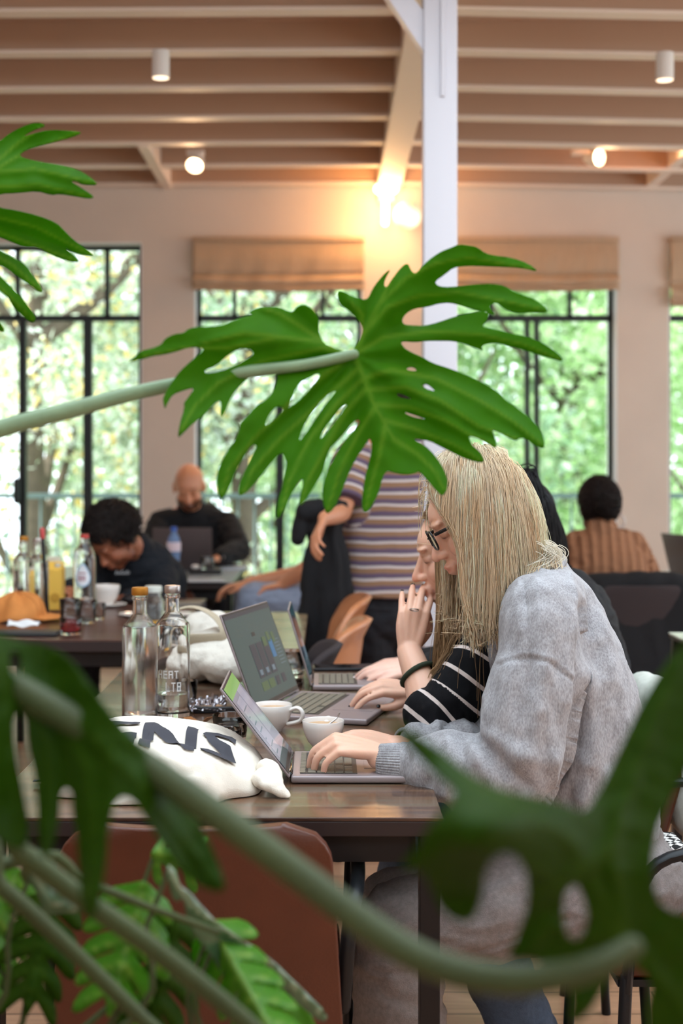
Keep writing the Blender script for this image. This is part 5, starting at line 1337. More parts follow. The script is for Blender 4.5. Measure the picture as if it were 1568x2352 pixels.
# ------------------------------------------------------------------ woman in the grey sweatshirt
SK1 = skin('skin_fair', srgb(232, 184, 160)); 
JEANG = cloth('grey_denim', srgb(132, 126, 126), nz=.14, ns=140)
JEANB = cloth('blue_denim', srgb(92, 112, 140), nz=.14, ns=140)
def to_xz(pts, y): return np.array([[(a - HX) / F * y, EYE + (HY - b) / F * y] for a, b in pts])
def groove(co, nr, pts, y, depth, width, side=-.15):
    q = to_xz(pts, y); best = np.full(len(co), 1e9); xz = co[:, [0, 2]]
    for a, b in zip(q[:-1], q[1:]):
        ab = b - a; t = np.clip(((xz - a) @ ab) / (ab @ ab + 1e-12), 0, 1)
        best = np.minimum(best, np.linalg.norm(xz - (a + t[:, None] * ab), axis=1))
    return depth * np.exp(-(best / width) ** 2) * (nr[:, 1] < side)
W1 = wempty('person', (.50, 2.6, 0), 'blonde person in glasses and a grey sweatshirt, bent over the nearest laptop', 'person')
H1 = Head(P(1098, 1187, 2.62), (-.883, -.02, -.469), (-.469, .02, .883), .95)
nb = P(1232, 1345, 2.61)
shL, elL, wrL = P(1240, 1420, 2.475), P(1205, 1775, 2.42), P(868, 1742, 2.485)
shR, elR, wrR = P(1225, 1420, 2.78), P(1130, 1740, 2.86), P(905, 1712, 2.70)
pel = P(1395, 1990, 2.6); wai = P(1345, 1780, 2.6); che = P(1290, 1520, 2.61)
hips = {'L': P(1370, 2030, 2.50), 'R': P(1370, 2030, 2.72)}; kns = {'L': P(915, 2130, 2.47), 'R': P(900, 2090, 2.82)}
ans = {'L': Vector((.13, 2.50, .09)), 'R': Vector((.10, 2.84, .09))}
b = MB(); H1.prims(b)
b.tube([pel, wai, che, nb], [(.13, .085), (.11, .08), (.14, .085), (.055, .05)], ref=(-1, 0, 0), seg=20)
b.tube([nb, P(1200, 1290, 2.615), H1.w(-.03, 0, -.035)], [.058, .050, .050], seg=18)
for sh, el, wr in ((shL, elL, wrL), (shR, elR, wrR)):
    b.tube([nb.lerp(sh, .4), sh, sh.lerp(el, .5), el], [.05, .048, .040, .034]); b.tube([el, el.lerp(wr, .3), wr], [.034, .036, (.026, .019)], ref=(0, 0, 1))
for s_ in 'LR':
    b.tube([hips[s_], hips[s_].lerp(kns[s_], .5), kns[s_]], [.078, .068, .052]); b.tube([kns[s_], kns[s_].lerp(ans[s_], .3), ans[s_]], [.048, .05, .034])
tl = []; hand(b, wrL + Vector((0, 0, .012)), (-1, -.08, .22), (.10, -.30, 1), -1, [(.90, .60, .3), (.82, .62, .3), (.85, .62, .3), (.92, .60, .3)], spread=.09, k=.86, tips=tl,
     thumb=[(.015, .022, -.010), (.040, .044, -.022), (.062, .050, -.036), (.080, .044, -.044)])
tr_ = []; hand(b, wrR, (-1, -.25, .22), (0, -.35, 1), 1, [(.5, .6, .4), (.55, .65, .4), (.6, .65, .4), (.6, .6, .4)], spread=.09, k=.95, tips=tr_)
fuse(b, 'body', SK1, W1, voxel=.0030, smooth=2, paint=H1.paint(brow=(.75, .62, .5)))
nails(tl[:4] + tr_[:4], mat('nail_pale', srgb(228, 190, 176), .25), W1)
# sweatshirt
GREY = None
def heather():
    m = bpy.data.materials.new('grey_heather'); m.use_nodes = True; N = m.node_tree.nodes; L = m.node_tree.links; b = N['Principled BSDF']
    tc = N.new('ShaderNodeTexCoord'); n1 = N.new('ShaderNodeTexNoise'); n1.inputs['Scale'].default_value = 260; n1.inputs['Detail'].default_value = 3
    n2 = N.new('ShaderNodeTexNoise'); n2.inputs['Scale'].default_value = 34; n2.inputs['Detail'].default_value = 4
    mp = N.new('ShaderNodeMapping'); mp.inputs['Scale'].default_value = (1.6, 1.6, .6); L.new(tc.outputs['Object'], mp.inputs[0])
    L.new(mp.outputs[0], n1.inputs['Vector']); L.new(mp.outputs[0], n2.inputs['Vector'])
    ad = N.new('ShaderNodeMath'); ad.operation = 'MULTIPLY_ADD'; ad.inputs[1].default_value = .6; L.new(n1.outputs['Fac'], ad.inputs[0])
    m2 = N.new('ShaderNodeMath'); m2.operation = 'MULTIPLY'; m2.inputs[1].default_value = .4; L.new(n2.outputs['Fac'], m2.inputs[0]); L.new(m2.outputs[0], ad.inputs[2])
    cr = N.new('ShaderNodeValToRGB'); cr.color_ramp.elements[0].position = .36; cr.color_ramp.elements[0].color = srgb(134, 132, 136)
    cr.color_ramp.elements[1].position = .64; cr.color_ramp.elements[1].color = srgb(178, 178, 184); L.new(ad.outputs[0], cr.inputs[0]); L.new(cr.outputs[0], b.inputs['Base Color'])
    b.inputs['Roughness'].default_value = .95; b.inputs['Sheen Weight'].default_value = .15; b.inputs['Specular IOR Level'].default_value = .2
    bp = N.new('ShaderNodeBump'); bp.inputs['Strength'].default_value = .35; bp.inputs['Distance'].default_value = .0012; L.new(n1.outputs['Fac'], bp.inputs['Height']); L.new(bp.outputs[0], b.inputs['Normal'])
    return m
GREY = heather()
c = MB()
c.tube([P(1362, 1925, 2.6), P(1352, 1840, 2.6), P(1335, 1700, 2.6), P(1312, 1570, 2.605), P(1288, 1470, 2.61), P(1262, 1395, 2.61), P(1240, 1345, 2.61)],
       [(.165, .105), (.172, .118), (.166, .112), (.164, .104), (.160, .092), (.125, .078), (.075, .062)], ref=(-1, 0, .25), seg=32)
c.tube([P(1250, 1385, 2.54), P(1252, 1425, 2.475), P(1242, 1520, 2.45), P(1222, 1620, 2.43), P(1205, 1715, 2.42), P(1190, 1770, 2.42)], [.066, .076, .078, .078, .078, .070], ref=(-1, 0, 0), seg=24)
c.tube([P(1200, 1768, 2.42), P(1120, 1775, 2.43), P(1040, 1765, 2.45), P(975, 1760, 2.47), P(935, 1757, 2.48)], [.066, .068, .060, .048, .036], ref=(0, 0, 1), seg=24)
c.tube([P(1235, 1385, 2.68), P(1225, 1430, 2.77), P(1180, 1590, 2.83), P(1130, 1735, 2.85)], [.07, .08, .075, .066], ref=(-1, 0, 0), seg=20)
c.tube([P(1130, 1735, 2.85), P(1040, 1722, 2.80), P(960, 1712, 2.74)], [.064, .058, .038], ref=(0, 0, 1), seg=20)
def d1(co, nr):
    d = vnoise(co, (16, 10, 9), 3) * .008 + (1 - np.abs(vnoise(co, (20, 9, 7), 11)) * 2.4) * .007 + vnoise(co, 60, 7) * .0012
    low = np.clip((1.0 - co[:, 2]) / .4, 0, 1)
    d += (1 - np.abs(vnoise(co, (26, 12, 7), 21)) * 2.4) * .005 * low
    yy = 2.40
    d += groove(co, nr, [(1352, 1415), (1342, 1480), (1332, 1560), (1322, 1640), (1314, 1720), (1296, 1790), (1262, 1835), (1238, 1870)], yy, -.022, .013)      # arm against the back
    d += groove(co, nr, [(1352, 1400), (1375, 1460), (1385, 1560)], yy, -.010, .014)
    d += groove(co, nr, [(1150, 1532), (1180, 1515), (1212, 1507), (1262, 1520), (1310, 1562)], yy, -.0028, .0030) + groove(co, nr, [(1150, 1524), (1180, 1507), (1212, 1498), (1264, 1511), (1314, 1553)], yy, .0018, .004)
    d += groove(co, nr, [(1216, 1330), (1213, 1420), (1212, 1507)], yy, -.0025, .0025)
    # folds dropping from the arm seam and bunching at the bent elbow
    for pts, dp, wd_ in ([[(1212, 1520), (1200, 1600), (1190, 1680)], -.006, .014], [[(1265, 1530), (1262, 1620), (1240, 1720)], -.006, .014], [[(1170, 1530), (1150, 1620), (1140, 1680)], .005, .012],
                         [[(1240, 1530), (1232, 1620)], .005, .012], [[(1100, 1700), (1150, 1750), (1200, 1790)], -.010, .012], [[(1085, 1720), (1120, 1780), (1150, 1835)], .008, .012],
                         [[(1058, 1690), (1062, 1750), (1050, 1810)], -.009, .009], [[(1035, 1700), (1038, 1760), (1030, 1810)], .007, .009], [[(990, 1715), (1000, 1760), (990, 1800)], -.006, .008],
                         [[(950, 1725), (962, 1755), (955, 1790)], .006, .008], [[(1000, 1830), (1070, 1815), (1150, 1840)], .007, .012], [[(1130, 1690), (1180, 1720), (1260, 1730)], .006, .014],
                         [[(1400, 1500), (1410, 1620), (1400, 1760)], -.006, .016], [[(1360, 1560), (1372, 1700), (1350, 1840)], .006, .016], [[(1420, 1640), (1430, 1760), (1400, 1860)], .005, .014], [[(1340, 1620), (1338, 1740), (1320, 1850)], -.005, .010]):
        d += groove(co, nr, pts, yy, dp, wd_)
    return d
fuse(c, 'sweatshirt', GREY, W1, voxel=.0045, smooth=5, disp=d1)
for (a, b_, r0, r1) in ((P(940, 1757, 2.478), P(866, 1752, 2.485), .037, .0305), (P(968, 1713, 2.745), P(925, 1711, 2.715), .036, .031)):
    m = MB(); ax_ = (b_ - a).normalized(); nn = Vector((0, 0, 1)); t_ = ax_.cross(nn).normalized()
    def rib(u, v, rr=0):
        th = u * 2 * PI; r = r0 + (r1 - r0) * v + .0011 * math.cos(th * 46) - .005 * (v > .97)
        return a.lerp(b_, v) + (nn * math.cos(th) + t_ * math.sin(th)) * r
    m.grid(rib, 184, 10, closed_u=True); m.build('cuff', GREY, W1, angle=180, solid=.002)
m = MB()
cc_ = P(1222, 1338, 2.61); ax_ = (Vector((-.62, 0, .78))).normalized(); e1 = Vector((0, 1, 0)); e2 = ax_.cross(e1)
def colr(u, v):
    th = u * 2 * PI; r = .073 + .004 * v
    return cc_ + (e1 * math.cos(th) * r * 1.12 + e2 * math.sin(th) * r * .95) + ax_ * (.022 - .028 * v) + (e1 * math.cos(th) + e2 * math.sin(th)) * (.0006 * math.cos(th * 60) + .004 * math.sin(v * PI))
m.grid(colr, 240, 6, closed_u=True); m.build('collar', GREY, W1, angle=180, solid=.003)
# jeans and shoes
t = MB(); t.tube([P(1372, 1900, 2.6), P(1400, 2000, 2.6)], [(.17, .10), (.175, .115)], ref=(-1, 0, 0), seg=20)
t.ell(P(1405, 2030, 2.52), (.13, .11, .10)); t.ell(P(1405, 2030, 2.69), (.13, .11, .10))
for s_ in 'LR':
    t.tube([hips[s_], hips[s_].lerp(kns[s_], .5), kns[s_]], [.100, .092, .076], seg=20); t.tube([kns[s_], kns[s_].lerp(ans[s_], .5), ans[s_] + Vector((0, 0, .02))], [.076, .078, .074], seg=20)
fuse(t, 'jeans', JEANG, W1, voxel=.006, smooth=4, disp=lambda co, nr: (1 - np.abs(vnoise(co, (12, 12, 26), 4)) * 2.2) * .006 + vnoise(co, 40, 3) * .002 + groove(co, nr, [(860, 2235), (960, 2230), (1100, 2190), (1300, 2110)], 2.40, -.004, .004))
for s_ in 'LR':
    m = MB(); shoe(m, ans[s_], (-1, 0, 0)); fuse(m, 'shoe', mat('beige_shoe', srgb(200, 180, 160), .7), W1, voxel=.005)
# hair
rad1, cen1 = (.097, .081, .096), (-.008, 0, .030)
fx = np.array([1120, 1160, 1200, 1250, 1300, 1350, 1450, 1500]); fp = np.array([985, 1000, 1030, 1052, 1060, 1060, 1085, 1090])
def cl1(w, cand, s_, rng_):
    px = HX + w[:, 0] / w[:, 1] * F; py = HY + (EYE - w[:, 2]) / w[:, 1] * F
    near_ = w[:, 1] < H1.C.y - .005
    lim = np.interp(py, fx, fp) + (cand[:, 0] * 7 + cand[:, 2] * 5)
    lx = (lim - HX) / F * w[:, 1]
    w = w.copy(); k_ = near_ & (w[:, 0] < lx); w[k_, 0] += (lx[k_] - w[k_, 0]) * .6
    far = ~near_; lx2 = (962 - HX) / F * w[:, 1]; k2 = far & (w[:, 0] < lx2); w[k2, 0] = lx2[k2]
    lx3 = (np.interp(py, [1050, 1080, 1100, 1130, 1200, 1280, 1330], [1165, 1200, 1214, 1230, 1254, 1278, 1292]) - HX) / F * w[:, 1]
    k3 = w[:, 0] > lx3; w[k3, 0] = lx3[k3]
    return w
rs = np.random.default_rng(4); endj = rs.normal(-4, 24, 40000)
def st1(w, cand, s_):
    px = HX + w[:, 0] / w[:, 1] * F; py = HY + (EYE - w[:, 2]) / w[:, 1] * F
    far = w[:, 1] > H1.C.y
    e = np.interp(px, [1040, 1080, 1130, 1180, 1225, 1280], [1400, 1432, 1425, 1398, 1340, 1310])
    e = np.where(far & (px < 1012), np.where(np.arange(len(px)) % 9 == 0, 1215, 1150), e)
    return py > e + endj[:len(px)]
mask1 = lambda q: (q[:, 2] > -.45) & ~((q[:, 0] > .55) & (q[:, 2] < .50)) & ~((q[:, 0] > .25) & (q[:, 2] < .12))
pth, cand, lid = hair_sim(H1, 15000, 2, rad1, cen1, mask=mask1, steps=44, ds=.0095, lift=.018, part=.06, back=.15, stiff=.72, grav=.30, clamp=cl1, stop=st1, wav=.0045, hw=8,
                          spheres=[(P(1262, 1425, 2.47), .074), (P(1270, 1385, 2.56), .078), (nb, .060)])
base = np.array(srgb(246, 226, 192)[:3]); dark = np.array(srgb(204, 168, 124)[:3]); lt = np.array(srgb(255, 250, 238)[:3])
mixv = np.random.default_rng(1).uniform(0, 1, len(pth)) ; lk = np.random.default_rng(2).uniform(0, 1, 220)[lid]
cols = base * .5 + lt * (.5 * lk)[:, None] + dark * (.5 * (1 - lk))[:, None]; cols = np.clip(cols * (.92 + .30 * mixv)[:, None], 0, .96)
pxx = HX + pth[:, :, 0] / pth[:, :, 1] * F; pyy = HY + (EYE - pth[:, :, 2]) / pth[:, :, 1] * F
bad = ((pxx < np.interp(pyy, [1060, 1100, 1140, 1180, 1240, 1300], [960, 975, 985, 1000, 1012, 1015])) & (pth[:, :, 1] > H1.C.y - .02) & (pyy > 1100)).any(1) & (np.random.default_rng(6).uniform(0, 1, len(pth)) > .05)
bad |= (pxx[:, -1] > 1258) & (pyy[:, -1] > 1312)
pth = pth[~bad]; cols = cols[~bad]
ex = scalp_cap(H1, rad1, cen1, lambda q: mask1(q) & ~((q[:, 0] > .38) & (q[:, 2] < .72)), srgb(200, 174, 140)[:3], .985)
strands(pth, np.full(len(pth), .00048), cols, 'hair', HAIRM, W1, extra=ex)
# loose flyaway strands
rng = np.random.default_rng(9); sel = rng.choice(len(pth), 420, replace=False); fly = pth[sel] + rng.normal(0, .004, (420, 1, 3)) + np.linspace(0, 1, pth.shape[1])[None, :, None] ** 2 * rng.normal(0, .024, (420, 1, 3)) * np.array([1, .5, .3])
strands(fly, np.full(420, .0004), cols[sel] * 1.1, 'loose_hair', HAIRM, W1)
# tucked curl at the nape
cur = []
for k in range(90):
    a0 = rng.uniform(0, 1); base_p = P(1255 + rng.normal(0, 10), 1262 + rng.normal(0, 8), 2.55 + rng.normal(0, .02))
    cur.append([base_p + Vector((math.sin(t * 3.6) * .022 - t * .012, rng.normal(0, .0005), -t * .020 - (1 - math.cos(t * 3.2)) * .010 + a0 * .006)) for t in np.linspace(0, 1, 12)])
strands(np.array([[tuple(q) for q in r] for r in cur]), np.full(90, .0008), np.tile(lt * .95, (90, 1)), 'hair_curl', HAIRM, W1)
# glasses
FR = mat('spectacle_frame', srgb(22, 22, 26), .25); m = MB()
def lens_ring(y):
    pts = []
    for k in range(17):
        a = 2 * PI * k / 16; cy_ = .024 * math.copysign(abs(math.cos(a)) ** .7, math.cos(a)); cz_ = .019 * math.copysign(abs(math.sin(a)) ** .7, math.sin(a))
        pts.append(H1.w(.104 - .10 * abs(y * .031 + cy_) ** 1.0 * .9, y * .031 + cy_, .002 + cz_))
    return pts
for y in (-1, 1):
    m.tube(lens_ring(y), .0019, seg=8, sub=2)
    m.tube([H1.w(.094, y * .057, .012), H1.w(.06, y * .071, .012), H1.w(.0, y * .080, .010), H1.w(-.02, y * .080, .0)], [(.0016, .0032)] * 4, ref=H1.U, seg=8)
m.tube([H1.w(.103, -.008, .006), H1.w(.106, 0, .008), H1.w(.103, .008, .006)], .0018, seg=8)
m.build('eyeglasses', FR, W1)
m = MB()
for y in (-1, 1):
    pts = lens_ring(y)[:-1]; cen_ = sum(pts, Vector()) / 16; n0 = len(pts); m.add([cen_] + pts, [(0, 1 + i, 1 + (i + 1) % n0) for i in range(n0)])
m.build('spectacle_lens', mat('lens_glass', (1, 1, 1, 1), 0, trans=1, ior=1.02), W1)

# ------------------------------------------------------------------ long haired woman in the striped jumper
W2 = wempty('person', (.52, 3.05, 0), 'person with long blonde hair and black jumper with white stripes, hand raised to the mouth', 'person')
H2 = Head(P(1062, 1264, 2.99), (-.966, .06, -.259), (-.259, 0, .966), 1.0)
nb2 = P(1132, 1395, 3.0)
shL, elL, wrL = P(1135, 1462, 2.87), P(1000, 1665, 2.83), P(938, 1492, 2.93)
shR, elR, wrR = P(1130, 1450, 3.18), P(1090, 1640, 3.25), P(948, 1600, 3.16)
pel2, wai2, che2 = P(1270, 1900, 3.0), P(1235, 1740, 3.0), P(1180, 1560, 3.0)
hp = {'L': P(1240, 1890, 2.92), 'R': P(1240, 1890, 3.10)}; kn_ = {'L': P(1010, 1900, 2.90), 'R': P(950, 1880, 3.14)}; an_ = {'L': Vector((.42, 2.86, .09)), 'R': Vector((.16, 3.14, .09))}
b = MB(); H2.prims(b)
b.tube([pel2, wai2, che2, nb2], [(.13, .085), (.11, .08), (.14, .085), (.055, .05)], ref=(-1, 0, 0), seg=20)
b.tube([nb2, H2.w(-.02, 0, -.05)], [.052, .048], seg=18)
b.tube([nb2.lerp(shL, .4), shL, shL.lerp(elL, .5), elL], [.05, .046, .040, .034]); b.tube([elL, elL.lerp(wrL, .3), elL.lerp(wrL, .7), wrL], [.036, .041, .030, (.0255, .0205)], ref=(0, -1, 0), seg=18)
b.tube([nb2.lerp(shR, .4), shR, shR.lerp(elR, .5), elR], [.05, .046, .040, .034]); b.tube([elR, elR.lerp(wrR, .3), wrR], [.034, .036, (.026, .019)], ref=(0, 0, 1))
for s_ in 'LR': b.tube([hp[s_], kn_[s_]], [.078, .052]); b.tube([kn_[s_], kn_[s_].lerp(an_[s_], .3), an_[s_]], [.048, .05, .034])
t2 = []; hand(b, wrL, (.14, .06, 1), (-.10, -1, .05), -1, [(.90, .50, .25), (.72, .42, .15), (.66, .40, .15), (.66, .35, .1)], spread=.10, k=.90, tips=t2,
     thumb=[(.02, .02, -.012), (.045, .036, -.030), (.070, .036, -.045), (.092, .028, -.05)])
t3 = []; hand(b, wrR + Vector((0, 0, .012)), (-1, -.30, .20), (.05, -.50, 1), 1, [(.40, .45, .3), (.52, .5, .3), (.62, .55, .3), (.72, .5, .3)], spread=.15, k=.86, tips=t3,
     thumb=[(.015, .022, -.010), (.045, .040, -.022), (.070, .046, -.030), (.092, .046, -.034)])
fuse(b, 'body', SK1, W2, voxel=.0030, smooth=2, paint=H2.paint(lips=(.9, .6, .58), nose=(1., .80, .76)))
nails(t2 + t3, mat('nail_black', srgb(16, 16, 20), .12), W2)
# ring and hair tie worn on the raised hand
m = MB(); d_ = (Vector(t2[2][0]) - wrL)
kn2 = wrL + (Vector((.14, .06, 1)).normalized() * .088 - Vector((1, 0, 0)) * .0095) * .93
rc = P(951, 1401, 2.912); rx = (Vector((.1, .35, 1))).normalized(); rot = Vector((0, 0, 1)).rotation_difference(rx).to_matrix()
m.lathe([(.0085, -.0012), (.0098, -.0012), (.0098, .0012), (.0085, .0012)], rc, seg=28, rot=rot, closed=True); m.build('ring', SILV, W2)
m = MB(); tc_ = elL.lerp(wrL, .66); ax_ = (wrL - elL).normalized() + Vector((-.25, 0, 0)); ax_.normalize(); e1 = ax_.cross(Vector((0, 1, 0))).normalized(); e2 = ax_.cross(e1)
pts = [tc_ + e1 * .036 * math.cos(a) + e2 * .035 * math.sin(a) for a in np.linspace(0, 2 * PI, 25)]; m.tube(pts, .0052, seg=10, sub=2, round_caps=False); m.build('hair_tie', mat('green_elastic', srgb(44, 54, 38), .8, bump=.8, bump_scale=900), W2)
# striped jumper
def stripe_mat(name, bands, period, rough=.9):
    """bands: (upto, colour) along the stored running length, repeated every period metres"""
    m = bpy.data.materials.new(name); m.use_nodes = True; N = m.node_tree.nodes; L = m.node_tree.links; b = N['Principled BSDF']
    a = N.new('ShaderNodeAttribute'); a.attribute_name = 'tint'; sx = N.new('ShaderNodeSeparateColor'); L.new(a.outputs['Color'], sx.inputs[0])
    dv = N.new('ShaderNodeMath'); dv.operation = 'DIVIDE'; dv.inputs[1].default_value = period; L.new(sx.outputs[0], dv.inputs[0])
    fr = N.new('ShaderNodeMath'); fr.operation = 'FRACT'; L.new(dv.outputs[0], fr.inputs[0])
    cr = N.new('ShaderNodeValToRGB'); cr.color_ramp.interpolation = 'CONSTANT'; el = cr.color_ramp.elements
    el[0].position = 0; el[0].color = bands[0][1]; el[1].position = bands[0][0]; el[1].color = bands[1][1]
    for i in range(1, len(bands) - 1): e = el.new(bands[i][0]); e.color = bands[i + 1][1]
    L.new(fr.outputs[0], cr.inputs[0]); L.new(cr.outputs[0], b.inputs['Base Color']); b.inputs['Roughness'].default_value = rough; b.inputs['Specular IOR Level'].default_value = .2
    tc = N.new('ShaderNodeTexCoord'); nz = N.new('ShaderNodeTexNoise'); nz.inputs['Scale'].default_value = 500; L.new(tc.outputs['Object'], nz.inputs['Vector'])
    bp = N.new('ShaderNodeBump'); bp.inputs['Strength'].default_value = .5; bp.inputs['Distance'].default_value = .001; L.new(nz.outputs['Fac'], bp.inputs['Height']); L.new(bp.outputs[0], b.inputs['Normal'])
    return m
def run_paint(segs, torso_ref, wob=.004):
    """running length along the nearest limb; the trunk uses height"""
    def fn(co):
        best = np.full(len(co), 1e9); val = np.zeros(len(co)); acc = 0
        for pts, rad_ in segs:
            acc = 5.
            for a, b_ in zip(pts[:-1], pts[1:]):
                a = np.array(tuple(a)); b_ = np.array(tuple(b_)); ab = b_ - a; L_ = np.linalg.norm(ab); t = ((co - a) @ ab) / (L_ * L_)
                tc_ = np.clip(t, 0, 1); dd_ = np.linalg.norm(co - (a + tc_[:, None] * ab), axis=1) - rad_
                k = dd_ < best; best = np.where(k, dd_, best); val = np.where(k, acc + t * L_, val); acc += L_
        z = 5 - (co[:, 2] - torso_ref); use = best > .025
        v = np.where(use, z, val) + vnoise(co, 14, 3) * wob
        return np.stack([v, np.zeros_like(v), np.zeros_like(v)], 1)
    return fn
STR = stripe_mat('black_white_stripe', [(.17, srgb(222, 208, 204)), (1., srgb(20, 20, 24))], .043)
c = MB()
c.tube([pel2, wai2, che2, P(1150, 1465, 3.0), P(1138, 1412, 3.0)], [(.165, .105), (.16, .105), (.175, .105), (.13, .082), (.075, .06)], ref=(-1, 0, .2), seg=28)
arm2 = [P(1150, 1440, 2.93), P(1132, 1470, 2.87), P(1090, 1545, 2.85), P(1045, 1610, 2.84), P(1005, 1650, 2.83)]
c.tube(arm2, [.058, .064, .064, .064, .058], ref=(0, 1, 0), seg=24)
c.tube([P(1010, 1648, 2.83), P(985, 1640, 2.835)], [.058, .052], seg=20)
c.tube([P(1140, 1440, 3.08), shR, elR, elR.lerp(wrR, .45)], [.056, .062, .056, .045], seg=20)
def d2(co, nr):
    d = vnoise(co, (14, 14, 14), 3) * .004 + vnoise(co, 50, 6) * .001
    el = near(co, P(1010, 1640, 2.80), .09)
    return d + (1 - np.abs(vnoise(co, (55, 30, 16), 8)) * 2.4) * .007 * el
fuse(c, 'jumper', STR, W2, voxel=.0040, smooth=4, disp=d2, paint=run_paint([(arm2, .06), ([shR, elR, wrR], .055)], 1.0, .003))
t = MB(); t.tube([P(1255, 1850, 3.0), pel2], [(.16, .10), (.17, .115)], ref=(-1, 0, 0), seg=20)
for s_ in 'LR': t.tube([hp[s_], hp[s_].lerp(kn_[s_], .5), kn_[s_]], [.095, .086, .07]); t.tube([kn_[s_], kn_[s_].lerp(an_[s_], .5), an_[s_] + Vector((0, 0, .02))], [.07, .068, .064])
fuse(t, 'jeans', JEANB, W2, voxel=.007, smooth=4, disp=folds(.005, seed=2))
for s_ in 'LR': m = MB(); shoe(m, an_[s_], (-1, 0, 0)); fuse(m, 'shoe', mat('white_trainer', srgb(215, 208, 200), .6), W2, voxel=.005)
fx2 = np.array([1180, 1230, 1280, 1330, 1400, 1500, 1600]); fp2 = np.array([985, 992, 1000, 1003, 1005, 990, 985])
def cl2(w, cand, s_, rng_):
    py = HY + (EYE - w[:, 2]) / w[:, 1] * F; w = w.copy()
    lx = (np.interp(py, fx2, fp2) + cand[:, 0] * 6 - HX) / F * w[:, 1]; k_ = (w[:, 0] < lx); w[k_, 0] += (lx[k_] - w[k_, 0]) * .6
    return w
rs2 = np.random.default_rng(14); e2j = rs2.normal(0, 35, 40000)
def st2(w, cand, s_):
    px = HX + w[:, 0] / w[:, 1] * F; py = HY + (EYE - w[:, 2]) / w[:, 1] * F
    long_ = np.interp(px, [980, 1050, 1100, 1150], [1555, 1590, 1600, 1560]) + e2j[:len(px)]
    short = (px > 1062) & (py > 1400 + (px - 1062) * .2) & (np.arange(len(px)) % 26 != 0)
    return (py > long_) | short
pth, cand, lid = hair_sim(H2, 8000, 5, (.102, .082, .098), (-.014, 0, .028), mask=DEFMASK, steps=62, ds=.0095, lift=.016, part=0., back=.1, stiff=.74, grav=.30, clamp=cl2, stop=st2, wav=.003, hw=8,
                          spheres=[(P(1140, 1468, 2.88), .066), (P(1110, 1515, 2.86), .068), (P(1085, 1560, 2.85), .066), (nb2, .06), (P(1055, 1600, 2.85), .066)])
base = np.array(srgb(186, 148, 106)[:3]); dark = np.array(srgb(112, 80, 56)[:3]); lt = np.array(srgb(222, 190, 150)[:3])
mixv = np.random.default_rng(11).uniform(0, 1, len(pth)); lk = np.random.default_rng(12).uniform(0, 1, 220)[lid]
cols = (base * .5 + lt * (.5 * lk)[:, None] + dark * (.5 * (1 - lk))[:, None]) * (.8 + .4 * mixv)[:, None]
strands(pth, np.full(len(pth), .00055), cols, 'hair', HAIRM, W2, extra=scalp_cap(H2, (.102, .082, .098), (-.014, 0, .028), DEFMASK, srgb(130, 96, 66)[:3], .985))
# ------------------------------------------------------------------ the other guests
SK2 = skin('skin_tan', srgb(206, 142, 108)); SK3 = skin('skin_olive', srgb(176, 112, 84)); SK4 = skin('skin_brown', srgb(120, 76, 56))
BLK = cloth('black_cloth', srgb(20, 20, 24)); NAVY = cloth('navy_cloth', srgb(22, 27, 36)); DTR = cloth('dark_trousers', srgb(28, 28, 34)); SHO = mat('dark_shoe', srgb(36, 32, 32), .5)
def mid_joints(pel, che, nb, wai=None):
    return dict(pelvis=pel, waist=wai or Vector(pel).lerp(Vector(che), .5), chest=che, neck=nb)
# bald man behind the laptop
R_ = wempty('person', (-.72, 7.85, 0), 'bald bearded person in a black top, looking down at a brown grey laptop', 'person')
Hb = Head(P(434, 1118, 7.72), (.02, -.88, -.47), (0, -.47, .88), 1.06)
J = mid_joints(Vector((-.70, 8.02, .52)), Vector((-.70, 7.92, .90)), P(440, 1172, 7.86))
J.update(shL=P(520, 1202, 7.86), shR=P(368, 1202, 7.86), elL=P(550, 1262, 7.66), elR=P(340, 1285, 7.66), wrL=P(500, 1282, 7.42), wrR=P(395, 1285, 7.42),
         hipL=Vector((-.58, 8.0, .52)), hipR=Vector((-.82, 8.0, .52)), knL=Vector((-.55, 7.6, .50)), knR=Vector((-.85, 7.6, .50)), anL=Vector((-.52, 7.55, .09)), anR=Vector((-.88, 7.55, .09)))
seated(R_, J, SK2, BLK, DTR, SHO, Hb, k=1.08, sleeve=1.0, paint=Hb.paint(beard=(.16, .12, .10), stubble_top=-.042, brow=(.5, .4, .32)), body_vox=.006, top_r=1.05,
       hand_kw=dict(L=dict(d=(-.6, -.6, -.1)), R=dict(d=(.6, -.6, -.1))))
m = MB(); m.lathe([(.029, -.008), (.033, -.008), (.033, .008), (.029, .008)], P(503, 1281, 7.43), seg=20, rot=Vector((0, 0, 1)).rotation_difference((Vector(J['wrL']) - Vector(J['elL'])).normalized()).to_matrix(), closed=True); m.build('wristwatch', SILV, R_)
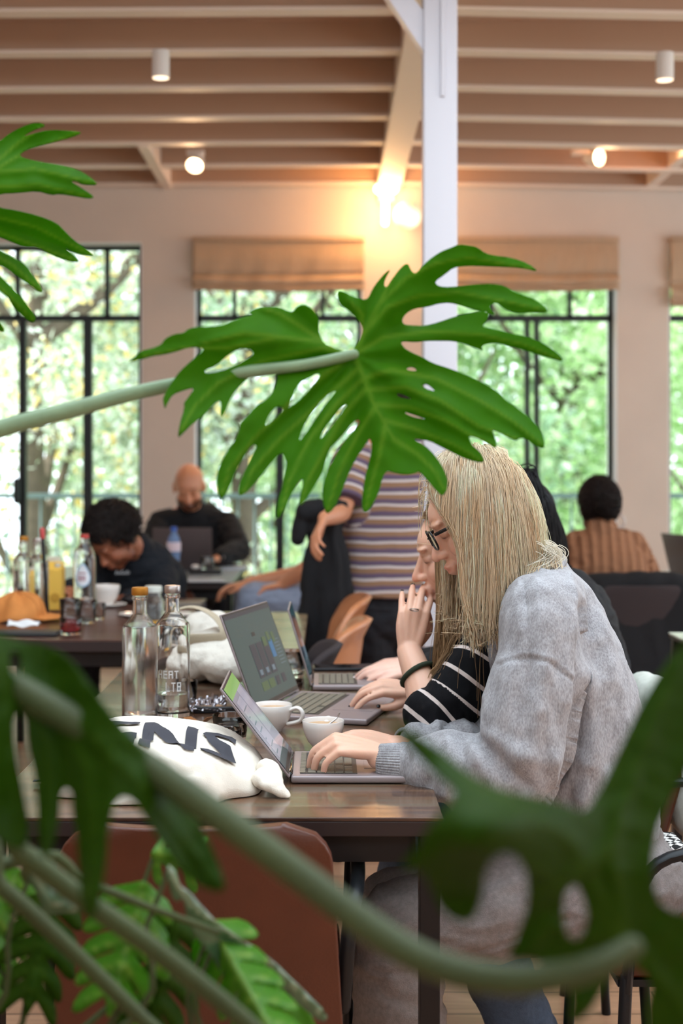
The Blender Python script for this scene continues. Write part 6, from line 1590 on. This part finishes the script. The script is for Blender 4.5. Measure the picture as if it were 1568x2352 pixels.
# curly haired man writing
R_ = wempty('person', (-.95, 6.15, 0), 'person with curly dark hair in a navy top, bent low over the dark table writing', 'person')
Hc = Head(P(264, 1238, 5.78), (-.52, -.42, -.74), (-.45, -.45, .77), 1.02)
J = mid_joints(Vector((-.80, 6.30, .52)), P(318, 1330, 6.02), P(310, 1262, 5.92))
J.update(shL=P(365, 1300, 6.0), shR=P(232, 1300, 6.02), elL=P(380, 1395, 5.80), elR=P(190, 1370, 5.82), wrL=P(290, 1372, 5.66), wrR=P(160, 1352, 5.62),
         hipL=Vector((-.68, 6.28, .52)), hipR=Vector((-.95, 6.28, .52)), knL=Vector((-.66, 5.88, .52)), knR=Vector((-1.0, 5.88, .52)), anL=Vector((-.62, 5.95, .09)), anR=Vector((-1.05, 5.95, .09)))
seated(R_, J, SK3, NAVY, DTR, SHO, Hc, k=1.06, sleeve=1.0, paint=Hc.paint(beard=(.5, .4, .36), stubble_top=-.055, brow=(.25, .2, .18)), body_vox=.006, top_r=1.12,
       hand_kw=dict(L=dict(d=(-1, -.3, -.1)), R=dict(d=(-.5, -.9, -.1), curls=[(.8, .9, .5)] * 4)))
def curls_hair(H, n, seed, mask, col, length=.05, r=.0017, rad=(.104, .084, .104), cen=(-.016, 0, .030), curl=.009, parent=None, name='hair', puff=.02):
    rng = np.random.default_rng(seed); c = rng.normal(0, 1, (n * 5, 3)); c /= np.linalg.norm(c, axis=1)[:, None]; c = c[mask(c)][:n]; n = len(c)
    M = np.array(H.M); R = np.array(rad) * H.k; t = np.linspace(0, 1, 11)
    nr = c / R; nr /= np.linalg.norm(nr, axis=1)[:, None]
    tg = np.cross(nr, rng.normal(0, 1, (n, 3))); tg /= np.linalg.norm(tg, axis=1)[:, None]; bt = np.cross(nr, tg)
    ph = rng.uniform(0, 6.28, (n, 1)); ln = length * rng.uniform(.5, 1.2, (n, 1)); cw = curl * rng.uniform(.6, 1.3, (n, 1))
    base = c * R + np.array(cen) * H.k
    p = base[:, None] + nr[:, None] * (np.sqrt(t)[None] * puff * rng.uniform(.5, 1.3, (n, 1)))[:, :, None] + tg[:, None] * (t[None] * ln * .6 + np.cos(ph + t * 9) * cw)[:, :, None] + bt[:, None] * (np.sin(ph + t * 9) * cw)[:, :, None]
    p = p @ M.T + np.array(H.C)
    cols = np.array(col[:3]) * rng.uniform(.6, 1.6, (n, 1))
    return strands(p, np.full(n, r), cols, name, HAIRM, parent, extra=scalp_cap(H, rad, cen, mask, col[:3], 1.0))
curls_hair(Hc, 2600, 3, lambda q: (q[:, 2] > -.35) & ~((q[:, 0] > .50) & (q[:, 2] < .50)) & ~((q[:, 0] > .15) & (q[:, 2] < .10)), srgb(46, 36, 34), parent=R_, puff=.022, length=.06, r=.0022)
m = MB()
for k in range(8):
    p0 = P(266 + k * 4.2, 1319 - (k % 2), 5.765); m.tube([p0, p0 + Vector((.003, 0, .008 if k % 3 else .014))], .0016, seg=6, interp=False)
m.build('chest_lettering', mat('white_print', srgb(200, 200, 205), .8), R_)
pp_ = P(160, 1352, 5.62); m = MB(); m.tube([pp_ + Vector((-.09, -.06, -.03)), pp_ + Vector((-.06, -.02, .10))], .004, interp=False, seg=8)
tag(m.build('pen', mat('black_plastic', srgb(20, 20, 22), .4)), 'thin black pen in the hand of the person with curly hair', 'pen')
# standing man in the striped tee
R_ = wempty('person', (.26, 5.4, 0), 'standing person seen from behind in a brown, purple and white striped t-shirt', 'person')
Hs = Head(P(872, 930, 5.38), (-.80, .55, -.20), (-.15, .1, .98), 1.05)
pel, wai, che, nb = P(890, 1420, 5.42), P(888, 1270, 5.42), P(892, 1110, 5.42), P(885, 1005, 5.42)
J = dict(pelvis=pel, waist=wai, chest=che, neck=nb, shL=P(812, 1062, 5.38), shR=P(985, 1062, 5.44), elL=P(786, 1176, 5.28), elR=P(1000, 1215, 5.50), wrL=P(742, 1192, 5.08), wrR=P(985, 1330, 5.62),
         hipL=P(850, 1440, 5.40), hipR=P(930, 1440, 5.44), knL=Vector((.18, 5.40, .50)), knR=Vector((.33, 5.46, .50)), anL=Vector((.18, 5.45, .09)), anR=Vector((.34, 5.50, .09)))
TEE = stripe_mat('tee_stripe', [(.20, srgb(208, 196, 196)), (.60, srgb(150, 116, 92)), (.96, srgb(104, 88, 110)), (1., srgb(110, 118, 104))], .0462)
sl = [P(812, 1062, 5.38), P(796, 1150, 5.30)]
seated(R_, J, SK2, BLK, DTR, SHO, Hs, k=1.0, sleeve=.62, paint=Hs.paint(), body_vox=.006, hand_kw=dict(L=dict(d=(-.35, -.6, -.7), n=(-.8, 0, .5)), R=dict(d=(0, .3, -1), n=(1, 0, 0))), fwd=(-.2, .98, 0))
for ch in [c_ for c_ in COL.objects if c_.parent == R_ and c_.name.startswith('top')]: bpy.data.objects.remove(ch)
c = MB()
c.tube([P(880, 1368, 5.42), P(884, 1300, 5.42), P(888, 1180, 5.42), P(892, 1090, 5.42), P(888, 1030, 5.42), P(884, 1008, 5.42)], [(.172, .125), (.170, .122), (.168, .122), (.172, .118), (.125, .09), (.07, .07)], ref=(0, 1, 0), seg=28, round_caps=False)
c.tube([P(850, 1040, 5.40), sl[0], P(803, 1110, 5.34), P(794, 1152, 5.30)], [.07, .082, .080, .076], ref=(0, 1, 0), round_caps=False)
c.tube([P(930, 1040, 5.42), J['shR'], P(992, 1110, 5.47), P(998, 1160, 5.49)], [.07, .082, .080, .076], ref=(0, 1, 0), round_caps=False)
fuse(c, 'tshirt', TEE, R_, voxel=.006, smooth=4, disp=lambda co, nr: vnoise(co, (9, 9, 6), 2) * .007 + (1 - np.abs(vnoise(co, (10, 10, 5), 5)) * 2) * .003,
     paint=run_paint([([sl[0], P(792, 1165, 5.29)], .07), ([J['shR'], J['elR']], .07)], 1.0, .004))
hm = lambda q: (q[:, 2] > -.45) & ~((q[:, 0] > .45) & (q[:, 2] < .60)) & ~((q[:, 0] > .12) & (q[:, 2] < .10))
curls_hair(Hs, 1500, 8, hm, srgb(70, 50, 40), length=.03, curl=.002, r=.0014, parent=R_, puff=.008)
# black coat over his forearm
m = MB()
def coat(u, v):
    a = u * 2 * PI
    top_ = P(742, 1180, 5.24)
    wx = (.075 + .030 * v - .02 * math.exp(-((v - .2) / .1) ** 2)) * (1e-4 if v in (0, 1) else 1); z = top_.z + .035 - .60 * v
    cx_ = (742 - HX) / F * 5.24 + .006 * math.sin(v * 5) + (.006 if v > .5 else 0)
    f_ = 1 + .14 * math.sin(a * 5 + v * 3) + .06 * math.sin(a * 9 - v * 5)
    return Vector((cx_ + wx * math.cos(a) * f_, 5.24 + .05 * math.sin(a) * f_ * (1e-4 if v in (0, 1) else 1), z + (0 if v in (0, 1) else .02 * math.cos(a) * (1 - v) + .02 * math.sin(a * 2) * v * (1 - v ** 6))))
m.grid(coat, 80, 60, closed_u=True); 
m.tube([P(702, 1172, 5.22), P(688, 1212, 5.20), P(682, 1240, 5.19)], [(.03, .03), (.035, .025), (.028, .018)], seg=12)
m.tube([P(770, 1174, 5.26), P(742, 1172, 5.24), P(705, 1176, 5.2)], [.045, .04, .04], seg=14)
co_ = fuse(m, 'coat', BLK, None, voxel=.008, smooth=3, disp=folds(.006, (16, 16, 4), 30, .002))
tag(co_, 'black coat hanging over the forearm of the standing person in stripes', 'coat')
# seated person in pale jeans, mostly hidden behind the coat
R_ = wempty('person', (.17, 6.45, 0), 'seated person in pale blue jeans, mostly hidden behind the standing person with the coat', 'person')
Hj = Head(P(850, 1150, 6.5), (-.97, -.1, -.2), (-.2, 0, .98), 1.0)
J = dict(pelvis=P(800, 1395, 6.45), waist=P(806, 1330, 6.45), chest=P(815, 1250, 6.45), neck=P(830, 1198, 6.48), shL=P(805, 1225, 6.28), shR=P(805, 1225, 6.62), elL=P(712, 1300, 6.22), elR=P(725, 1310, 6.6), wrL=P(648, 1342, 6.27), wrR=P(570, 1338, 6.42),
         hipL=P(790, 1392, 6.35), hipR=P(790, 1392, 6.55), knL=P(582, 1372, 6.30), knR=P(575, 1362, 6.56), anL=P(558, 1600, 6.32), anR=P(560, 1590, 6.55), toeL=(-1, 0, 0), toeR=(-1, 0, 0))
seated(R_, J, SK2, DTR, cloth('pale_denim', srgb(140, 152, 176), nz=.08), SHO, Hj, k=.98, sleeve=.4, paint=Hj.paint(), body_vox=.006, fwd=(-1, 0, 0), hand_kw=dict(L=dict(d=(-1, 0, -.2)), R=dict(d=(-1, 0, -.2))))
curls_hair(Hj, 1200, 18, hm, srgb(60, 44, 36), length=.04, curl=.003, r=.0016, parent=R_, puff=.01)
# black haired woman at the farthest laptop
R_ = wempty('person', (.56, 3.72, 0), 'person with long black hair at the farthest laptop, mostly hidden by the blonde people', 'person')
Hk = Head(P(1186, 1208, 3.68), (-.95, 0, -.30), (-.30, 0, .95), .98)
J = dict(pelvis=Vector((.72, 3.72, .52)), waist=Vector((.70, 3.72, .70)), chest=Vector((.64, 3.72, .90)), neck=P(1262, 1335, 3.70), shL=P(1235, 1385, 3.56), shR=P(1235, 1385, 3.86), elL=P(1100, 1530, 3.52), elR=P(1090, 1530, 3.86), wrL=P(965, 1532, 3.53), wrR=P(960, 1518, 3.78),
         hipL=Vector((.66, 3.62, .52)), hipR=Vector((.66, 3.82, .52)), knL=Vector((.26, 3.60, .52)), knR=Vector((.26, 3.84, .52)), anL=Vector((.22, 3.60, .09)), anR=Vector((.22, 3.84, .09)), toeL=(-1, 0, 0), toeR=(-1, 0, 0))
tk = []
seated(R_, J, skin('skin_rose', srgb(236, 190, 172)), BLK, DTR, SHO, Hk, k=.94, sleeve=1.0, paint=Hk.paint(), body_vox=.004, fwd=(-1, 0, 0),
       hand_kw=dict(L=dict(d=(-1, -.10, -.10), n=(.05, -.35, 1), curls=[(.15, .35, .2), (.2, .4, .2), (.3, .45, .2), (.3, .5, .2)], spread=.10, tips=tk), R=dict(d=(-1, 0, -.05), n=(0, 0, 1))))
nails(tk, mat('nail_light', srgb(236, 222, 222), .2), R_)
maskk = lambda q: (q[:, 2] > -.45) & ~((q[:, 0] > .45) & (q[:, 2] < .60)) & ~((q[:, 0] > .12) & (q[:, 2] < .10))
ek = np.random.default_rng(5).normal(0, 20, 9000)
def stk(w, cand, s_):
    py = HY + (EYE - w[:, 2]) / w[:, 1] * F; return py > 1400 + ek[:len(py)]
def clk(w, cand, s_, r_):
    w = w.copy(); py = HY + (EYE - w[:, 2]) / w[:, 1] * F
    lx = (np.interp(py, [1100, 1150, 1220, 1290, 1400], [1235, 1268, 1296, 1312, 1312]) - HX) / F * w[:, 1]; k_ = w[:, 0] > lx; w[k_, 0] = lx[k_]; return w
pth, cand, lid = hair_sim(Hk, 3800, 7, (.100, .084, .100), (-.014, 0, .030), mask=maskk, steps=44, ds=.0095, lift=.02, back=.6, stiff=.74, grav=.26, stop=stk, clamp=clk, wav=.001, spheres=[(P(1262, 1385, 3.70), .10)])
cols = np.array(srgb(26, 24, 28)[:3]) * np.random.default_rng(3).uniform(.6, 1.5, (len(pth), 1))
strands(pth, np.full(len(pth), .0012), cols, 'hair', HAIRM, R_, extra=scalp_cap(Hk, (.100, .084, .100), (-.014, 0, .03), maskk, srgb(22, 20, 24)[:3], .99))
# person in the brown ribbed sweater, seen from behind
R_ = wempty('person', (1.28, 6.2, 0), 'person with dark hair in a bun and a brown ribbed sweater, back to the camera', 'person')
Hw = Head(P(1374, 1168, 6.30), (-.12, .97, -.15), (0, .15, .98), 1.0)
RIB = None
def ribm():
    m = mat('brown_rib_knit', srgb(172, 120, 88), .95, spec=.2); N = m.node_tree.nodes; L = m.node_tree.links; b = N['Principled BSDF']
    tc = N.new('ShaderNodeTexCoord'); w = N.new('ShaderNodeTexWave'); w.bands_direction = 'X'; w.inputs['Scale'].default_value = 7.5; w.inputs['Distortion'].default_value = .6; w.inputs['Detail'].default_value = 1
    L.new(tc.outputs['Object'], w.inputs['Vector']); bp = N.new('ShaderNodeBump'); bp.inputs['Strength'].default_value = 1; bp.inputs['Distance'].default_value = .012; L.new(w.outputs['Fac'], bp.inputs['Height']); L.new(bp.outputs[0], b.inputs['Normal'])
    mx = N.new('ShaderNodeMix'); mx.data_type = 'RGBA'; mx.inputs[6].default_value = srgb(138, 96, 72); mx.inputs[7].default_value = srgb(160, 114, 86); L.new(w.outputs['Fac'], mx.inputs[0]); L.new(mx.outputs[2], b.inputs['Base Color'])
    return m
J = dict(pelvis=Vector((1.26, 6.16, .50)), waist=Vector((1.27, 6.2, .68)), chest=P(1392, 1300, 6.22), neck=P(1382, 1222, 6.24), shL=P(1326, 1252, 6.26), shR=P(1450, 1252, 6.26), elL=P(1318, 1345, 6.42), elR=P(1492, 1330, 6.40), wrL=P(1350, 1335, 6.62), wrR=P(1480, 1322, 6.64),
         hipL=Vector((1.15, 6.2, .52)), hipR=Vector((1.38, 6.2, .52)), knL=Vector((1.14, 6.62, .52)), knR=Vector((1.42, 6.62, .52)), anL=Vector((1.14, 6.62, .09)), anR=Vector((1.42, 6.62, .09)))
seated(R_, J, SK4, ribm(), DTR, SHO, Hw, k=.98, sleeve=1.0, paint=Hw.paint(), body_vox=.006, fwd=(0, 1, 0), top_r=1.06)
pthm = lambda q: (q[:, 2] > -.75) & ~((q[:, 0] > .45) & (q[:, 2] < .60)) & ~((q[:, 0] > .12) & (q[:, 2] < .10))
curls_hair(Hw, 2200, 21, pthm, srgb(44, 32, 30), length=.05, curl=.003, r=.0016, parent=R_, puff=.008, rad=(.108, .086, .108))
Hbun = Head(Hw.w(-.115, 0, -.02), (-.12, .97, -.15), (0, .15, .98), .48)
curls_hair(Hbun, 900, 22, lambda q: q[:, 2] > -2, srgb(40, 30, 28), length=.05, curl=.003, r=.0016, parent=R_, puff=.008, rad=(.075, .085, .085), name='hair_bun')
m = MB(); pts = [Hw.w(-.0, -.088, -.055) + Vector((.030 * math.cos(a), 0, .030 * math.sin(a))) for a in np.linspace(0, 2 * PI, 17)]; m.tube(pts, .004, seg=8, sub=2, round_caps=False); m.build('hoop_earring', SILV, R_)

# ------------------------------------------------------------------ chairs
LEA_SHADE = mat('shaded_leather', srgb(84, 40, 22), .42, noise_amt=.10, noise_scale=14, bump=.3, bump_scale=240, coat=.15)  # the tan leather darkened, shade of the near chair put into the colour
LEAT = mat('tan_leather', srgb(190, 124, 84), .35, noise_amt=.08, noise_scale=14, coat=.2)
FAB = mat('dark_chair_cloth', srgb(52, 44, 46), .9, bump=.4, bump_scale=300)
TUBEB = mat('chair_steel', srgb(30, 32, 36), .35, metal=.4)
def chair(loc, rz, label, m, w=.44, back_h=.36, back_z=.42, group='armchairs with black steel frames', arms=True, curve=.04, lean=.10, armx=.02):
    """local: the sitter looks along +y, the backrest stands at -y"""
    root = empty('armchair' if arms else 'chair', loc, label, 'chair', group, rz)
    mb = MB(); mb.box((0, .02, .455), (w, .44, .05), bev=.02); mb.build('seat', m, root)
    mb = MB()
    N_ = 36; K = 24
    def bk(off):
        def fn(u, v):
            x = (u - .5) * 2; z = v
            hw = w / 2 * (.92 + .10 * (1 - v)); r = .15
            e = max(0, (v - (1 - r * 1.1)) / (r * 1.1)); cut = (1 - math.sqrt(max(0, 1 - e * e))) * .065
            X = x * (hw - cut)
            Y = -.20 - lean * v - curve * (1 - x * x) + off
            return Vector((X, Y, back_z + back_h * v))
        return fn
    fa, fb = bk(-.013), bk(.013); vs = []; fs = []
    for i in range(N_ + 1):
        for j in range(K + 1): vs.append(fa(i / N_, j / K))
    n0 = len(vs)
    for i in range(N_ + 1):
        for j in range(K + 1): vs.append(fb(i / N_, j / K))
    q = lambda i, j: i * (K + 1) + j
    for i in range(N_):
        for j in range(K):
            fs.append((q(i, j), q(i + 1, j), q(i + 1, j + 1), q(i, j + 1))); fs.append((n0 + q(i, j), n0 + q(i, j + 1), n0 + q(i + 1, j + 1), n0 + q(i + 1, j)))
    for i in range(N_): fs.append((q(i, K), q(i + 1, K), n0 + q(i + 1, K), n0 + q(i, K))); fs.append((q(i, 0), n0 + q(i, 0), n0 + q(i + 1, 0), q(i + 1, 0)))
    for j in range(K): fs.append((q(0, j), q(0, j + 1), n0 + q(0, j + 1), n0 + q(0, j))); fs.append((q(N_, j), n0 + q(N_, j), n0 + q(N_, j + 1), q(N_, j + 1)))
    mb.add(vs, fs); bko = mb.build('backrest', m, root, angle=60)
    bv = bko.modifiers.new('b', 'BEVEL'); bv.width = .008; bv.segments = 3; bv.limit_method = 'ANGLE'; bv.angle_limit = 1.0
    for sx in (-1, 1):
        mb = MB(); x = sx * (w / 2 + armx)
        mb.tube([(x, -.22, 0), (x * .98, -.19, .44)], .011, interp=False, seg=10); mb.build('leg', TUBEB, root)
        mb = MB(); mb.tube([(x, .24, 0), (x * .98, .22, .44)], .011, interp=False, seg=10); mb.build('leg', TUBEB, root)
        if arms:
            mb = MB(); mb.tube([(x * .98, .22, .42), (x * 1.0, .20, .58), (x * 1.02, .15, .645), (x * 1.03, .02, .655), (x * 1.02, -.14, .65), (x * .96, -.21, .60), (x * .92, -.20, .48)], [(.010, .012)] * 7, seg=10); mb.build('armrest', TUBEB, root)
    mb = MB(); mb.box((0, .02, .425), (w * .98, .42, .012)); mb.build('seat_frame', TUBEB, root, smooth=False)
    return root
chair((-.192, 2.345, 0), 0, 'leather armchair, darkened as in shade, at the near end of the long table, seen from behind', LEA_SHADE, w=.43, back_h=.37, back_z=.405, lean=.07, curve=.025)
chair((.72, 2.62, 0), PI / 2, 'armchair with black steel frame under the person in the grey sweatshirt', LEA_SHADE, w=.46, back_h=.34, back_z=.40)
chair((.44, 3.12, 0), PI / 2, 'armchair with black steel frame under the person in the striped jumper', LEA_SHADE, w=.44, back_h=.34, back_z=.40)
chair((.82, 3.72, 0), PI / 2, 'armchair with black steel frame under the person with long black hair', LEA_SHADE, w=.44, back_h=.34, back_z=.40)
chair((-.70, 8.08, 0), PI, 'armchair with black steel frame under the bald person', LEA_SHADE, w=.44, back_h=.34, back_z=.38)
chair((-.82, 6.36, 0), PI, 'armchair with black steel frame under the person writing', LEA_SHADE, w=.44, back_h=.34, back_z=.38)
chair((.36, 6.45, 0), PI / 2, 'armchair with black steel frame under the person in pale jeans', LEA_SHADE, w=.44, back_h=.34, back_z=.38)
chair((1.30, 6.16, 0), 0, 'armchair with black steel frame under the person in the brown sweater', FAB, w=.50, back_h=.38, back_z=.42)
# leather shell chairs beyond the far laptop
def shell_chair(loc, rz, label, m, s=1., group='moulded shell chairs'):
    root = empty('shell_chair', loc, label, 'chair', group, rz); mb = MB()
    def fn(u, v):
        a = (u - .5) * 2.2; q_ = abs(u - .5) * 2; hgt = .44 + .40 * v * (1 - .10 * q_ ** 2 - .35 * q_ ** 7)
        R_ = .235 - .05 * (1 - v) ** 2
        fl = .03 * v + .025 * max(0, v - .85) / .15
        return Vector((math.sin(a) * (R_ + fl * .6) * s, -(math.cos(a) * R_ + fl) * s, hgt * s))
    mb.grid(fn, 48, 30); mb.build('backrest', m, root, angle=180, solid=.020)
    mb = MB(); mb.ell((0, .0, .445 * s), (.22 * s, .22 * s, .035)); mb.build('seat', m, root)
    for k in range(4):
        a = PI / 4 + k * PI / 2; mb = MB(); mb.tube([(math.cos(a) * .12, math.sin(a) * .12, .42 * s), (math.cos(a) * .24, math.sin(a) * .24, .0)], .012, seg=8, interp=False, round_caps=False); mb.build('leg', TUBEB, root)
    return root
shell_chair((-.145, 4.50, 0), math.radians(85), 'tan leather shell chair behind the far laptop, nearer of the two', LEAT, s=.97)
shell_chair((-.14, 4.98, 0), math.radians(92), 'tan leather shell chair just behind the other one by the standing person', LEAT)
shell_chair((-.235, 4.06, 0), math.radians(90), 'dark cloth shell chair between the far laptop and the tan chairs', FAB, s=.94)
# jacket over the chair of the brown sweater
m = MB()
def jk(u, v):
    a = u * 2 * PI; z = .815 - .55 * v; wv = (.245 + .035 * math.sin(v * 3) + .02 * math.sin(a * 6 + v * 4)) * (1e-4 if v in (0, 1) else 1); dq = 1e-4 if v in (0, 1) else 1
    return Vector((1.30 + wv * math.copysign(abs(math.cos(a)) ** .6, math.cos(a)), 5.90 + dq * (.055 + .02 * v) * math.sin(a) * (1 + .3 * math.sin(a * 5 + 2 * v)), z - dq * .03 * abs(math.cos(a)) ** 4 * (1 - v)))
m.grid(jk, 90, 50, closed_u=True); m.tube([(1.07, 5.90, .79), (1.30, 5.88, .805), (1.53, 5.90, .79)], [.045, .05, .045]); m.tube([(1.53, 5.88, .78), (1.57, 5.85, .55), (1.56, 5.84, .34)], [(.05, .06), (.05, .05), (.045, .04)])
tag(fuse(m, 'jacket', BLK, None, voxel=.009, smooth=3, disp=folds(.008, (10, 10, 3), 26, .003)), 'black jacket hung over the chair of the person in the brown sweater', 'jacket')
# pale coat folded over the chair back behind the sweatshirt
m = MB(); m.tube([(.725, 2.94, .76), (.715, 3.12, .785), (.725, 3.30, .76)], [(.04, .05)] * 3, ref=(0, 0, 1)); m.tube([(.745, 2.94, .66), (.75, 3.12, .65), (.745, 3.30, .66)], [(.035, .13)] * 3, ref=(0, 0, 1)); m.tube([(.69, 2.96, .70), (.68, 3.12, .69), (.69, 3.28, .70)], [(.025, .09)] * 3, ref=(0, 0, 1))
tag(fuse(m, 'coat', cloth('pale_coat', srgb(196, 200, 192)), None, voxel=.006, smooth=3, disp=folds(.006, (20, 12, 8))), 'pale grey coat over the chair back behind the grey sweatshirt', 'coat')
# tan chair with belongings at the lower right
m = MB(); m.box(Vector((.675, 2.80, .52)), (.05, .12, .085), bev=.012)
HT = None
def hound():
    m = mat('houndstooth', srgb(220, 215, 212), .8); N = m.node_tree.nodes; L = m.node_tree.links; b = N['Principled BSDF']
    tc = N.new('ShaderNodeTexCoord'); mp = N.new('ShaderNodeMapping'); mp.inputs['Rotation'].default_value = (.3, .4, .78); L.new(tc.outputs['Object'], mp.inputs[0])
    ck = N.new('ShaderNodeTexChecker'); ck.inputs['Scale'].default_value = 75; ck.inputs['Color1'].default_value = srgb(20, 20, 22); ck.inputs['Color2'].default_value = srgb(222, 218, 214)
    L.new(mp.outputs[0], ck.inputs['Vector']); L.new(ck.outputs['Color'], b.inputs['Base Color']); return m
tag(m.build('handbag', hound()), 'small black and white houndstooth bag on the chair behind the grey sweatshirt', 'bag')
m = MB(); m.ell((.78, 2.62, .505), (.10, .11, .035)); m.ell((.74, 2.52, .50), (.09, .06, .024)); m.tube([(.72, 2.44, .50), (.75, 2.42, .44), (.78, 2.41, .38)], [(.04, .02)] * 3)
tag(fuse(m, 'shirt', cloth('rose_white_cloth', srgb(226, 206, 196)), None, voxel=.005, smooth=3, disp=folds(.007, (20, 20, 20))), 'rumpled pale pink shirt lying on the chair behind the grey sweatshirt', 'shirt')
